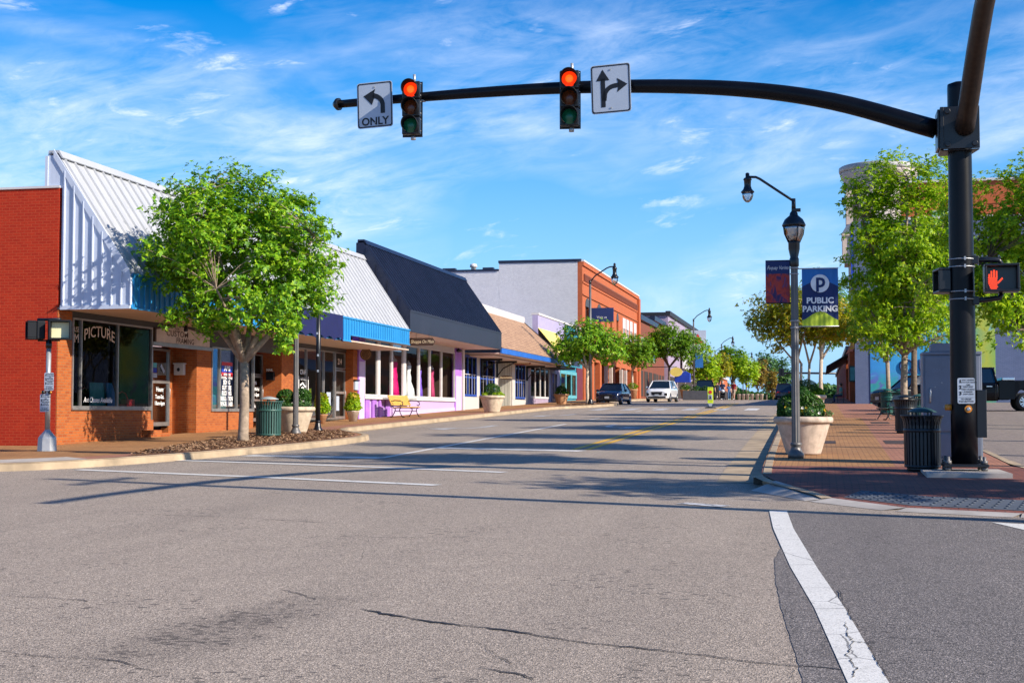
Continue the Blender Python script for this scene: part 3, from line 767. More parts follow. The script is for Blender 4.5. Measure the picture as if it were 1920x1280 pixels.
glass_text(d1, [(s, 40.95, z, sz, dict(bold=.004, sx=.95)) for s, z, sz in (('Hours', 2.42, .2), ('Tues-Sat.', 2.2, .17), ('10am-6pm', 2.0, .17))], x=-20.098)
for mt, q in (('poster_teal', ((40.42, 3.15), (40.72, 3.15), (40.72, 3.3), (40.42, 3.3))), ('blue_sign', ((40.42, 3.0), (40.72, 3.0), (40.72, 3.14), (40.42, 3.14))), ('sign_white', ((40.42, 2.84), (40.74, 2.84), (40.74, 2.98), (40.42, 2.98))), ('sign_white', ((40.95, 3.2), (41.2, 2.98), (41.28, 3.06), (41.03, 3.28)))):
    part('sticker', mt, d1, lambda m: m.quad(*[(-20.105, y, z) for y, z in q]))
w2 = shop_window(B, 42.96, 46.5, 1.85, 3.9, (43.62, 45.02))
glass_text(w2, [(s, 44.22, z, .2, dict(bold=.009, sx=.86)) for s, z in (('WINDOWS', 2.88), ('SIDING', 2.70), ('GUTTERS', 2.52), ('ROOFING', 2.34), ('INSULATION', 2.16), ('919-762-1400', 1.98))])
def ami(m):
    x = FX - .012
    for k, (z0, z1) in enumerate(((3.32, 3.44), (3.10, 3.31), (2.95, 3.09))):
        m.m = (0, 1, 0)[k]; m.quad((x, 43.8, z0), (x, 44.68, z0), (x, 44.68, z1), (x, 43.8, z1))
    m.m = 2; text(m, 'AMI', .24, (x + .004, 44.24, 3.15), (0, 1, 0), (0, 0, 1), bold=.008, sx=1.2); text(m, 'EXTERIORS', .11, (x + .004, 44.24, 2.985), (0, 1, 0), (0, 0, 1), bold=.004)
part('decal', ['red_sign', 'blue_sign', 'letter_white'], w2, ami)
part('blind', 'poster_teal', w2, lambda m: m.box(FX - .3, FX - .28, 43.05, 43.5, 1.87, 2.5))
d2 = door(B, 47.9, 49.08, 1.45, 3.1, -20.05, rail=2.2)
glass_text(d2, [(s, 48.5, z, .17, dict(bold=.006)) for s, z in (('IN', 2.78), ('MON-FRI', 2.56), ('9am-5pm', 2.36), ('Welcome', 1.95))], x=-20.046)
shop_window(B, 47.9, 49.08, 3.12, 3.88, x=-20.05, name='transom')
w3 = shop_window(B, 50.42, 55.95, 1.5, 4.28, (52.6, 54.6), x=FX - .35)
def emblem(m):
    x = FX - .362; c = 52.35; z = 2.75; q = []
    for s in range(25):
        t_ = s / 24; yy = .62 * (1 if t_ < .5 else -1)
    out = [(-.55, .45), (-.55, -.1), (-.45, -.42), (-.25, -.68), (0, -.8), (.25, -.68), (.45, -.42), (.55, -.1), (.55, .45)]
    for (a, b), (a2, b2) in zip(out, out[1:]): m.quad((x, c + a, z + b), (x, c + a2, z + b2), (x, c + a2 * .9, z + b2 * .92), (x, c + a * .9, z + b * .92))
    text(m, 'CRAFT', .26, (x, c, z + .5), (0, 1, 0), (0, 0, 1), bold=.006); text(m, 'CUTS & CO', .13, (x, c, z + .28), (0, 1, 0), (0, 0, 1), bold=.004)
    for k in range(3): m.add([(x, c + a, z + b - .16 * k) for a, b in ((-.4, .1), (-.1, .2), (.15, .06), (.4, .12), (.4, .06), (.15, -.01), (-.1, .12), (-.4, .03))], [tuple(range(8))])
part('emblem', 'letter_white', w3, emblem)
d3 = door(B, 55.98, 57.22, 1.5, 3.55, -19.66, rail=2.6)
part('lettering', 'letter_cream', d3, lambda m: text(m, '214', .34, (-19.668, 56.6, 3.78), (0, 1, 0), (0, 0, 1), bold=.008))
shop_window(B, 55.98, 57.22, 3.58, 4.28, x=-19.66, name='transom')
part('notice', 'sign_white', d3, lambda m: (m.box(-19.67, -19.665, 55.0, 55.5, 2.05, 2.6), m.box(-19.64, -19.632, 56.1, 56.45, 1.85, 2.45)))
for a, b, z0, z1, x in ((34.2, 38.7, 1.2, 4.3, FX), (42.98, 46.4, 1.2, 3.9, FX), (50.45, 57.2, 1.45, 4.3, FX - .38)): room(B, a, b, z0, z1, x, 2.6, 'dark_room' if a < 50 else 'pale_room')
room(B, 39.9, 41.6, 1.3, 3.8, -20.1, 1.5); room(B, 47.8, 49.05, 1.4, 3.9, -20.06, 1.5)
part('soffit', 'beige_soffit', B, lambda m: m.box(-20.4, OX - .03, Y0 + .05, 58.85, ZS, ZS + .05))
mansard(B, 'white_metal', Y0 + .1, 58.85, 8.5, 5.32, -19.42, OX, .5, 'white_metal')
def flank(m):
    y = Y0 + .02
    P = [(OX, ZS), (OX, 5.3), (-19.42, 8.46), (-19.7, 8.46), (-19.7, 7.6), (-19.25, 7.6), (-19.25, ZS)]
    m.prism(P, 'y', y, y + .06)
    for x in [-19.22 + k * .272 for k in range(8)]:
        zt = 8.46 if x < -19.42 else 5.3 + (OX - x) / 2.12 * 3.16
        m.prism([(x, y), (x + .035, y - .045), (x + .06, y - .045), (x + .075, y)], 'z', ZS + .08, zt - .12)
    m.box(-19.25, OX + .01, y - .03, y - .001, ZS - .02, ZS + .09)
    m.prism([(OX + .02, 5.3), (OX - .02, 5.46), (-19.5, 8.62), (-19.5, 8.40), (OX - .06, 5.16), (OX + .02, 5.1)], 'y', y - .035, y - .002)
    m.box(-19.74, -19.66, y - .03, y - .001, 7.62, 8.45)
part('flank_panel', 'white_panel', B, flank)
def fascia(m):
    for a, b, z0 in ((Y0 + .1, 51.0, ZS), (51.0, 58.84, 4.68)):
        m.box(OX - .05, OX, a + .001, b, z0, 5.31)
        m.box(OX, OX + .035, a, b, z0 - .02, z0 + .03)
        y = a + .1
        while y < b - .03:
            m.box(OX + .001, OX + .03, y, y + .035, z0 + .03, 5.30); y += .3
    m.box(OX, OX + .04, Y0 + .1, 58.84, 5.28, 5.34)
part('fascia', 'blue_metal', B, fascia)
def canv(m):
    y0, y1 = 43.9, 49.75
    prof = [(OX + .05, 5.33), (OX + .12, 5.3), (OX + .14, 4.42)]
    for k in range(6):
        a, b = y0 + (y1 - y0) * k / 6, y0 + (y1 - y0) * (k + 1) / 6
        for j in range(6):
            u0, u1 = j / 6, (j + 1) / 6; za, zb = 4.36 + .14 * math.sin(math.pi * u0) , 4.36 + .14 * math.sin(math.pi * u1)
            ya, yb = a + (b - a) * u0, a + (b - a) * u1
            m.quad((OX + .14, ya, za), (OX + .14, yb, zb), (OX + .13, yb, 5.3), (OX + .13, ya, 5.3))
    m.box(OX + .045, OX + .13, y0, y1, 5.29, 5.33); m.quad((OX + .05, y1, 4.4), (OX + .14, y1, 4.37), (OX + .13, y1, 5.3), (OX + .05, y1, 5.3)); m.quad((OX + .05, y0, 4.4), (OX + .14, y0, 4.37), (OX + .13, y0, 5.3), (OX + .05, y0, 5.3))
part('awning', 'navy_canvas', B, canv, label='flat navy canvas awning with a scalloped lower edge')

# things hung on or set in the corner row
def board(name, label, cat, mats, fn, loc): 
    o = thing(name, loc, label, cat); fn(o); return o
s = thing('shop_sign', (FX + .03, 40.8, 3.87), 'beige gabled board lettered CUSTOM FRAMING under the corner soffit', 'sign')
part('board', 'sign_beige', s, lambda m: m.prism([(38.85, 3.865), (42.7, 3.865), (42.7, 4.25), (40.6, ZS - .01), (40.2, ZS - .01), (38.85, 4.25)], 'x', FX + .0, FX + .05))
part('frame', 'wood_dark', s, lambda m: (m.prism([(38.82, 3.86), (38.9, 3.86), (38.9, 4.27), (38.82, 4.27)], 'x', FX + .001, FX + .07), m.prism([(38.85, 4.22), (40.2, 4.40), (40.2, 4.43), (38.85, 4.27)], 'x', FX + .051, FX + .07), m.prism([(42.7, 4.22), (40.6, 4.40), (40.6, 4.43), (42.7, 4.27)], 'x', FX + .051, FX + .07)))
part('lettering', 'letter_brown', s, lambda m: (text(m, 'CUSTOM', .25, (FX + .054, 40.35, 4.08), (0, 1, 0), (0, 0, 1), bold=.003, sx=1.5), text(m, 'FRAMING', .23, (FX + .054, 40.9, 3.89), (0, 1, 0), (0, 0, 1), bold=.003, sx=1.3), text(m, 'Fine', .13, (FX + .054, 40.3, 4.28), (0, 1, 0), (0, 0, 1), sx=1.4)))
l = thing('soffit_lamp', (FX + .3, 40.4, ZS), 'small black lamp under the soffit above the framing sign', 'lamp')
part('housing', 'black_metal', l, lambda m: m.lathe([(.05, 0), (.07, -.16), (.06, -.2)], 10, (FX + .3, 40.4, ZS))); part('bulb', 'frosted', l, lambda m: m.ball((FX + .3, 40.4, ZS - .22), .05, 8, 6))
b = thing('mailbox', (-19.8, 41.8, 2.7), 'white letter box with an oval slot on the shaded brick return', 'mailbox')
part('box', 'white_trim', b, lambda m: m.box(-20.0, -19.68, 41.68, 41.848, 2.95, 3.28), .01); part('lid', 'white_trim', b, lambda m: m.box(-20.03, -19.65, 41.66, 41.845, 3.285, 3.33), .008); part('slot', 'sign_black', b, lambda m: m.prism([(-19.84 + .05 * math.cos(a * .524), 3.12 + .06 * math.sin(a * .524)) for a in range(12)], 'y', 41.665, 41.679))
b = thing('mailbox', (-19.7, 49.0, 2.9), 'black letter box with white lettering beside the window shop door', 'mailbox')
part('box', 'black_metal', b, lambda m: m.box(-19.85, -19.55, 48.95, 49.098, 2.95, 3.25), .01); part('lettering', 'letter_white', b, lambda m: text(m, 'MAIL', .12, (-19.7, 48.945, 3.28), (1, 0, 0), (0, 0, 1), bold=.006))
m = MB(); m.box(FX - .55, FX - .52, 36.1, 37.0, 1.95, 2.6); tag(m.build('painting', 'poster_teal'), 'small teal canvas standing in the picture shop window', 'painting')
m = MB(); m.prism([(36.95, 1.95), (37.6, 1.9), (37.15, 2.6), (36.85, 2.6)], 'x', FX - .45, FX - .42); tag(m.build('painting', 'blue_metal'), 'leaning blue board in the picture shop window', 'painting')
m = MB(); m.tube([(FX - .5, 37.9 + .42 * math.cos(a * .524), 1.95 + .42 * math.sin(a * .524)) for a in range(7)], .02, 6); m.box(FX - .6, FX - .4, 38.0, 38.5, 1.9, 2.15); tag(m.build('basket', 'red_sign'), 'red basket with a hoop handle in the picture shop window', 'basket')
for y in (44.85, 45.6):
    m = MB(); m.prism([(y, 1.87), (y + .5, 1.87), (y + .45, 2.35 if y < 45 else 2.5), (y + .05, 2.4)], 'x', FX - .9, FX - .86); tag(m.build('display_panel', 'poster_teal'), 'slate sample panel leaning in the siding shop window, ' + ('the lower one' if y < 45 else 'the taller one by the tree trunk'), 'panel')

# --- lilac dress shop under the dark metal roof
B = thing('shop_building', (FX, 57.9, gz(57.9)), 'lilac dress shop under a steep dark navy metal roof', 'building')
ZS2 = 5.26
pieces([('wall', (FX - .2, FX - .02, 63.001, 75.7, .8, 2.36)), ('wall', (FX - .2, FX - .1, 57.87, 63.0, .8, 2.355))], 'lilac_board', B)
pieces([('post', (FX - .25, FX + .04, 57.86, 58.72, .8, ZS2)), ('post', (FX - .25, FX + .04, 74.3, 75.68, .8, ZS2))], 'purple_trim', B)
part('base_trim', 'pale_lilac', B, lambda m: m.prism([(63.0, gz(63) - .1), (74.3, gz(74) - .1), (74.3, gz(74.3) + .32), (63.0, gz(63) + .34)], 'x', FX - .019, FX + .02))
pieces([('post_facing', (FX + .041, FX + .05, 57.95, 58.66, .8, 3.95)), ('post_facing', (FX + .041, FX + .05, 74.4, 75.6, .8, 3.75))], 'pale_lilac', B)
part('header', 'white_trim', B, lambda m: m.box(FX - .2, FX - .01, 58.72, 74.3, 5.0, ZS2))
part('sill', 'white_trim', B, lambda m: m.box(FX - .15, FX + .06, 58.73, 74.29, 2.362, 2.49))
part('ledge', 'grey_trim', B, lambda m: m.box(FX + .061, FX + .5, 61.2, 65.2, 2.36, 2.44))
pieces([('bulkhead', (FX - .09, FX - .015, 59.0 + k, 59.6 + k, .9, 2.355)) for k in range(4)], 'purple_trim', B)
for a, b, mm in ((58.75, 60.6, ()), (60.9, 62.7, ()), (62.82, 64.6, ()), (64.95, 67.2, ()), (67.35, 69.2, ()), (69.32, 71.45, ()), (71.57, 74.25, ())):
    shop_window(B, a, b, 2.5, 5.0, mm, frame='white_trim', fw=.07, glass='clear_glass')
pieces([('mullion', (FX - .05, FX + .05, a, b, 2.5, 5.0)) for a, b in ((60.601, 60.899), (62.701, 62.819), (64.601, 64.949), (67.201, 67.349), (69.201, 69.319), (71.451, 71.569))], 'white_trim', B)
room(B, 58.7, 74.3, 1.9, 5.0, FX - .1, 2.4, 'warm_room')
part('soffit', 'pink_soffit', B, lambda m: m.box(-19.6, OX - .03, 58.9, 76.85, ZS2, ZS2 + .05))
mansard(B, 'dark_metal', 58.95, 76.9, 9.2, 6.17, -19.42, OX, .45, 'dark_metal', .05, .07)
part('fascia', 'dark_fascia', B, lambda m: (m.box(OX - .06, OX + .0, 58.94, 76.9, ZS2, 6.2), m.box(OX + .001, OX + .02, 58.94, 76.9, 6.12, 6.2)))
for y in (58.9, 76.86): part('flank_panel', 'dark_metal', B, lambda m: m.prism([(OX - .03, ZS2), (OX - .03, 6.15), (-19.42, 9.16), (-19.75, 9.16), (-19.75, ZS2)], 'y', y, y + .05))
for x in (-17.8, -18.3, -18.8, -19.3): part('flank_rib', 'dark_metal', B, lambda m: m.box(x, x + .03, 58.865, 58.9, ZS2, 6.1 + (OX - x) / 2.12 * 3.0))
part('rear_block', 'white_paint_brick', B, lambda m: m.box(-45, -22.3, 57.9, 75.7, 1, 7.4))
# hanging signs
def hang(label, px, py, Y, wpx, hpx, mt, fn, zt, round_=False):
    c = AY(px, py, Y); k = Y / FPX; w, h = wpx * k / 2, hpx * k / 2
    s = thing('hanging_sign', (c.x, Y, c.z), label, 'sign')
    pts = [(c.x + w * math.cos(a * .2618), c.z + h * math.sin(a * .2618)) for a in range(24)] if round_ else [(c.x - w, c.z - h), (c.x + w - .12, c.z - h), (c.x + w, c.z), (c.x + w - .12, c.z + h), (c.x - w, c.z + h)]
    part('board', mt, s, lambda m: m.prism(pts, 'y', Y, Y + .05), .008)
    fn(s, c, w, h, Y)
    part('chain', 'black_metal', s, lambda m: [m.tube([(c.x + q * w, Y + .025, c.z + h * .7), (c.x + q * w, Y + .025, zt)], .01, 5) for q in (-.5, .5)])
hang('black arrow-ended board with gold script hanging below the dark fascia', 792, 640.5, 60.6, 52, 15, 'wood_dark', lambda s, c, w, h, Y: part('lettering', 'letter_gold', s, lambda m: text(m, 'Shoppe On Main', .2, (c.x, Y - .006, c.z - .06), (1, 0, 0), (0, 0, 1), shear=.2, bold=.004, sx=.78)), ZS2)
def carve(s, c, w, h, Y):
    part('carving', 'wood_round', s, lambda m: m.prism([(c.x + w * .86 * math.cos(a * .2618), c.z + h * .86 * math.sin(a * .2618)) for a in range(24)], 'y', Y - .012, Y - .001))
    part('motif', 'wood_dark', s, lambda m: [m.tube([(c.x + q * w * math.cos(a * .4), Y - .015, c.z + q * h * math.sin(a * .4)) for a in range(17)], .012, 5) for q in (.18, .38, .6)])
hang('round carved wooden sign hanging beside the lilac post', 686, 664, 57.6, 24, 24, 'wood_dark', carve, ZS, True)
n = thing('notice_box', (FX + .02, 57.5, 2.9), 'white notice case with a black hood on the brick pier beside the lilac post', 'notice')
part('case', 'sign_white', n, lambda m: m.box(FX + .001, FX + .09, 57.3, 57.75, 2.72, 3.1), .008); part('hood', 'black_metal', n, lambda m: m.box(FX + .001, FX + .13, 57.27, 57.78, 3.105, 3.16))
l = thing('flood_lamp', (FX + .1, 74.6, 5.1), 'small black floodlight under the soffit at the lilac corner', 'lamp')
part('housing', 'black_metal', l, lambda m: m.ball((FX + .14, 74.7, 5.12), (.16, .3, .1))); part('bracket', 'black_metal', l, lambda m: m.tube([(FX + .1, 74.7, 5.12), (FX + .1, 74.7, 5.27)], .03, 6))
def dress(y, mat_, h, w, flare, label, x=FX - .42, bust='shade_pale'):
    z0 = 2.46; t_ = thing('dress_form', (x, y, z0), label, 'mannequin', 'dresses in the shop window')
    def gown(m):
        prof = [(flare, .0), (flare * .8, .25 * h), (w * .75, .45 * h), (w * .85, .55 * h), (w * .58, .68 * h), (w * .85, .82 * h), (w * .8, .87 * h)]
        n = 28; vs = []
        m.loft([[(x + r_ * .7 * math.cos(2 * math.pi * k / n) * (1 + .12 * math.sin(k * 2.2) * (i < 3)), y + r_ * 1.5 * math.sin(2 * math.pi * k / n) * (1 + .12 * math.sin(k * 2.2) * (i < 3)), z0 + z_) for k in range(n)] for i, (r_, z_) in enumerate(prof)])
    part('dress', mat_, t_, gown)
    part('bust', bust, t_, lambda m: m.loft([[(x + r_ * .6 * math.cos(k * .524), y + r_ * 1.5 * math.sin(k * .524), z0 + h * z_) for k in range(12)] for r_, z_ in ((w * .78, .865), (w * .8, .92), (w * .4, .955), (w * .22, .97), (w * .2, 1.0))]))
dress(64.5, 'dress_pink', 1.95, .27, .36, 'bright pink strapless gown on a mannequin in the lilac shop window')
dress(66.9, 'dress_white', 1.85, .22, .42, 'white lace gown on a mannequin in the lilac shop window')
dress(68.9, 'dress_violet', 1.7, .16, .22, 'violet gown on a mannequin in the lilac shop window')
dress(71.2, 'dress_rose', 1.75, .18, .22, 'rose sequin gown on a mannequin in the lilac shop window')
c = thing('hat_stand', (FX - 1.0, 63.3, 2.46), 'pale round backdrop panel behind the pink gown', 'panel')
part('panel', 'shade_pale', c, lambda m: m.prism([(64.75 + .42 * math.cos(a * .35), 4.2 + .4 * math.sin(a * .35)) for a in range(18)], 'x', FX - .62, FX - .58)); part('stand', 'black_metal', c, lambda m: m.tube([(FX - .6, 64.75, 2.46), (FX - .6, 64.75, 3.85)], .03, 6))
for y, c_ in ((59.6, 'dress_rose'), (61.8, 'dress_rose')):
    r_ = thing('clothes_rail', (FX - 1.4, y, 2.4), 'small rail of rose clothes inside the lilac shop, ' + ('behind the pane beside the round sign' if y < 60 else 'just before the pink gown'), 'clothes rail')
    part('rail', 'galvanised', r_, lambda m: (m.tube([(FX - 1.4, y - .5, 2.0), (FX - 1.4, y - .5, 3.4), (FX - 1.4, y + .5, 3.4), (FX - 1.4, y + .5, 2.0)], .02, 6)))
    part('clothes', c_, r_, lambda m: [m.box(FX - 1.6, FX - 1.2, y - .42 + k * .16, y - .33 + k * .16, 2.45, 3.3) for k in range(5)])

# --- white and mauve shops under the shingle roof
B = thing('shop_building', (FX, 75.75, gz(75.75)), 'white boarded shop with blue window bars under a brown shingle roof', 'building')
ZS3 = 5.02
pieces([('wall', (FX - .2, FX, 75.72, 79.9, 1.2, 2.66)), ('wall', (FX - .2, FX, 88.9, 93.9, 1.4, 2.62))] + [('pier', q) for q in ((FX - .1, FX + .02, 75.72, 76.15, 2.661, ZS3 + .2), (FX - .1, FX + .02, 79.25, 80.0, 2.661, ZS3), (FX - .1, FX + .02, 83.85, 84.9, 1.4, ZS3), (FX - .1, FX + .02, 88.9, 89.75, 2.621, ZS3), (FX - .1, FX + .02, 92.95, 93.9, 2.621, ZS3))], 'white_board', B)
part('alcove', 'cream_board', B, lambda m: m.prism([(FX - .1, 84.9), (FX - .1, 85.0), (FX - .9, 85.0), (FX - .9, 88.8), (FX - .1, 88.8), (FX - .1, 88.899), (FX - 1, 88.899), (FX - 1, 84.9)], 'z', 1.4, ZS3))
pieces([('post', (FX + .021, FX + .12, 75.75, 76.05, 1.3, ZS3 + .2)), ('post', (FX - .8, FX - .7, 86.5, 86.8, 1.4, 4.3))], 'white_trim', B)
for a, b in ((76.16, 79.24), (80.01, 83.84), (89.76, 92.94)):
    w = shop_window(B, a, b, 2.68, 4.98, (a + (b - a) / 3, a + (b - a) * 2 / 3) if a != 80.01 else ((a + b) / 2,), frame='blue_trim', fw=.12, rails=(3.75,))
    part('bars', 'white_trim', w, lambda m: ([m.box(FX + .034, FX + .044, a + (b - a) * k / 5 - .014, a + (b - a) * k / 5 + .014, 2.8, 3.94) for k in range(1, 5)], m.box(FX + .0335, FX + .0445, a + .2, b - .2, 3.9, 3.93)))
pieces([('mauve_wall', (FX - .2, FX, 93.92, 101.599, 1.4, 2.75)), ('mauve_wall', (FX - .2, FX, 101.6, 105.9, 1.6, ZS3 + .3)), ('mauve_pier', (FX - .1, FX + .03, 93.92, 94.6, 2.751, ZS3))], 'mauve_wall', B)
w = shop_window(B, 94.62, 101.58, 2.76, ZS3, (96.4, 98.2, 100), frame='white_trim', fw=.14)
door(B, 102.4, 104.4, 2.4, 4.7, FX + .05, frame='mauve_wall')
room(B, 76.0, 84.0, 1.6, 5.0, FX - .1, 1.8); room(B, 89.8, 101.6, 1.8, 5.0, FX - .1, 1.8)
part('soffit', 'pink_soffit', B, lambda m: (m.box(-19.9, OX - .05, 76.95, 97.1, ZS3 + .02, ZS3 + .08), m.box(FX, OX - .6, 77.5, 96.8, ZS3 - .10, ZS3 - .02)))
part('fascia', 'blue_band', B, lambda m: m.box(OX - .06, OX + .02, 76.92, 97.1, ZS3 + .04, 5.36))
part('roof', 'shingle', B, lambda m: m.add([(-20.2, 76.9, 8.0), (OX + .05, 76.9, 5.365), (OX + .05, 97.1, 5.365), (-20.2, 97.1, 8.0), (-20.2, 76.9, 7.9), (OX + .05, 76.9, 5.362), (OX + .05, 97.1, 5.362), (-20.2, 97.1, 7.9)], [(0, 1, 2, 3), (7, 6, 5, 4), (0, 4, 5, 1), (2, 6, 7, 3), (1, 5, 6, 2), (3, 7, 4, 0)]))
part('gable_edge', 'black_roof', B, lambda m: m.add([(-20.2, 97.11, 8.05), (OX + .08, 97.11, 5.40), (OX + .08, 97.35, 5.40), (-20.2, 97.35, 8.05), (-20.2, 97.11, 6.5), (OX + .08, 97.11, 5.1), (OX + .08, 97.35, 5.1), (-20.2, 97.35, 6.5)], [(0, 1, 2, 3), (7, 6, 5, 4), (0, 4, 5, 1), (2, 6, 7, 3), (1, 5, 6, 2), (3, 7, 4, 0)]))
part('parapet', 'white_trim', B, lambda m: m.box(-20.6, -20.21, 76.9, 97.2, 7.0, 8.42))
part('rear_block', 'white_paint_brick', B, lambda m: m.box(-45, -21.6, 76, 97, 1, 7.6))
for y in (80.2, 84.2, 93.2): part('bracket', 'black_metal', B, lambda m: (m.prism([(FX + .03, 3.9), (FX + .14, 3.9), (FX + .14, 4.74), (FX + .6, 4.78), (OX - .7, 4.78), (OX - .7, 4.9), (FX + .03, 4.9)], 'y', y, y + .12), m.tube([(FX + .1, y + .06, 4.0), (FX + .45, y + .06, 4.45), (OX - .8, y + .06, 4.82)], .04, 6)))
for px, py, Y, wp, hp, s_, lab, mt in ((978, 680.5, 88, 38, 8, 'Annowatta', 'red brown oval sign hanging high under the blue fascia', 'sign_redbrown'), (949, 707.5, 84.6, 26, 8, 'Avonetta', 'dark brown oval sign hanging lower beside the grey alcove', 'wood_dark')):
    hang(lab, px, py, Y, wp, hp, mt, lambda s, c, w, h, Y: part('lettering', 'letter_gold', s, lambda m: text(m, s_, .17, (c.x, Y - .006, c.z - .055), (1, 0, 0), (0, 0, 1), bold=.005, sx=1.25)), ZS3, True)
m = MB(); m.box(-19.9, -19.7, 95.2, 96.3, 2.9, 4.6); tag(m.build('dress_form', 'dress_rose'), 'red garment hanging in the mauve shop window', 'clothes')

# --- purple shop with the yellow awning
B = thing('shop_building', (FX, 97.3, gz(97)), 'purple and teal flat-roofed shop with a yellow canvas awning', 'building')
part('upper_wall', ['purple_wall', 'teal_wall'], B, lambda m: (m.box(FX - .4, FX, 97.4, 105.4, 5.4, 8.6), m.box(FX - .4, FX - .001, 105.42, 107.9, 5.4, 8.6), setattr(m, 'm', 1), m.box(FX - .4, FX, 107.92, 116.3, 5.4, 8.5)))
part('coping', 'white_trim', B, lambda m: m.box(FX - .5, FX + .06, 97.4, 116.3, 8.61, 8.75))
part('wall', ['teal_wall', 'maroon_wall'], B, lambda m: (m.box(FX - .3, FX - .05, 105.9, 113.5, 1.6, 2.9), m.box(FX - .3, FX - .05, 105.9, 113.5, 5.0, 5.4), setattr(m, 'm', 1), m.box(FX - .3, FX + .03, 113.5, 116.3, 1.6, 5.4)))
shop_window(B, 106.0, 113.4, 2.9, 5.0, (108.5, 111), frame='teal_frame', fw=.25); room(B, 106, 113.4, 2, 5, FX - .1, 2, 'pale_room')
part('awning', 'yellow_canvas', B, lambda m: m.add([(FX + .02, 97.4, 7.7), (-17.5, 97.4, 5.58), (-17.5, 104.3, 5.58), (FX + .02, 104.3, 7.7), (FX + .02, 97.4, 7.66), (-17.5, 97.4, 5.54), (-17.5, 104.3, 5.54), (FX + .02, 104.3, 7.66)], [(0, 1, 2, 3), (7, 6, 5, 4), (0, 4, 5, 1), (2, 6, 7, 3), (1, 5, 6, 2), (3, 7, 4, 0)]))
part('valance', 'fringe_canvas', B, lambda m: m.box(-17.51, -17.49, 97.4, 104.3, 5.15, 5.54))
part('rear_block', 'purple_wall', B, lambda m: m.box(-40, -21.7, 97.4, 116.2, 1.6, 8.2))
part('canopy', 'black_roof', B, lambda m: m.box(FX, -17.8, 98, 104, 4.92, 5.08))

# --- two-storey brick block with the whitewashed flank
B = thing('brick_building', (FX, 116.4, gz(116.4)), 'two-storey orange brick block with a whitewashed flank wall', 'building')
YB0, YB1, ZT = 116.4, 153.4, 14.35
part('side_wall', 'white_paint_brick', B, lambda m: (m.box(-26.4, FX - .402, YB0 - .003, YB0 + .4, 1.5, ZT - .03), m.box(-31.2, -26.41, YB0, YB0 + .4, 1.5, 13.68), m.box(-60, -31.21, YB0, YB0 + .4, 1.5, 12.9)), label='whitewashed brick flank wall')
part('parapet_cap', 'dark_metal', B, lambda m: (m.box(-26.45, FX - .1, YB0 - .08, YB0 + .5, ZT + .002, ZT + .2), m.box(-31.2, -26.46, YB0 - .08, YB0 + .5, 13.682, 13.85), m.box(-31.3, -30.2, YB0 - .1, YB0 + .5, 13.851, 14.0), m.box(-27.8, -26.9, YB0 - .1, YB0 + .5, 13.851, 14.0)))
wins = [(119.0, 2.1), (125.5, 2.1), (129.5, 1.3), (133, 1.3), (137.2, 1.3)]; wins2 = [141.8, 144.4, 147.2, 150.4]
def bfront(m):
    ys = sorted([(y - w / 2, y + w / 2) for y, w in wins] + [(y - .8, y + .8) for y in wins2])
    a = YB0
    for y0, y1 in ys: m.box(FX - .4, FX, a, y0, 7.6, 11.1); a = y1
    m.box(FX - .4, FX, a, YB1, 7.6, 11.1); m.box(FX - .4, FX, YB0, YB1, 11.1, ZT - .02); m.box(FX - .4, FX, YB0, YB1, 6.2, 7.6)
    for k in range(9): m.box(FX - .4, FX + .05, 117 + k * 4.3, 118 + k * 4.3, 1.5, 6.2)
    m.box(FX + .001, FX + .12, YB0, YB1, ZT - .35, ZT - .02); m.box(FX + .001, FX + .08, YB0, YB1, 12.55, 12.7); m.box(FX + .001, FX + .1, YB0, YB1, 11.55, 11.65)
    m.box(FX - .3, FX + .25, 152.3, YB1 + .1, 2, ZT - .3)
part('front_wall', 'town_brick', B, bfront)
part('cornice', 'brown_brick', B, lambda m: m.prism([q for k in range(57) for q in ((117 + k * .62, 12.76), (117.3 + k * .62, 12.76), (117.3 + k * .62, 13.25), (117.62 + k * .62, 13.25))] + [(152.3, 13.35), (117, 13.35)], 'x', FX + .001, FX + .12))
part('coping', 'white_trim', B, lambda m: m.box(FX - .5, FX + .16, YB0 - .0, YB1, ZT - .019, ZT + .12))
part('shop_front', 'warm_room', B, lambda m: m.box(FX - 1, FX - .41, YB0 + .5, YB1, 1.5, 6.2))
for i, (y, w) in enumerate(wins):
    o = part('window', 'dark_frame', B, lambda m: (m.box(FX - .3, FX - .12, y - w / 2, y + w / 2, 7.6, 7.8), m.box(FX - .3, FX - .12, y - .06, y + .06, 7.8, 10.9), m.prism([(y + w / 2 * math.cos(a * .349) * 1.12, 10.7 + .75 * math.sin(a * .349)) for a in range(10)], 'x', FX + .001, FX + .04)))
    part('pane', 'car_glass', o, lambda m: m.box(FX - .36, FX - .31, y - w / 2, y + w / 2, 7.6, 11.09))
for y in wins2:
    o = part('window', 'white_trim', B, lambda m: (m.box(FX - .25, FX + .06, y - .95, y + .95, 10.2, 11.25), m.box(FX - .25, FX + .05, y - .79, y - .6, 7.6, 10.2), m.box(FX - .25, FX + .05, y + .6, y + .79, 7.6, 10.2), m.box(FX - .2, FX + .02, y - .6, y + .6, 8.8, 8.95)))
    part('pane', 'car_glass', o, lambda m: m.box(FX - .36, FX - .3, y - .79, y + .79, 7.6, 10.2))
part('column', 'shade_pale', B, lambda m: [m.box(FX + .06, FX + .35, y, y + .5, 1.8, 6.0) for y in (128, 131, 138, 141)])
part('rear_block', 'brown_brick', B, lambda m: m.box(-60, FX - 1.1, YB0 + .45, YB1, 1.5, 12.6))
s = thing('blade_sign', (-18.6, 126, 10), 'dark blue sign board projecting from the orange brick front', 'sign')
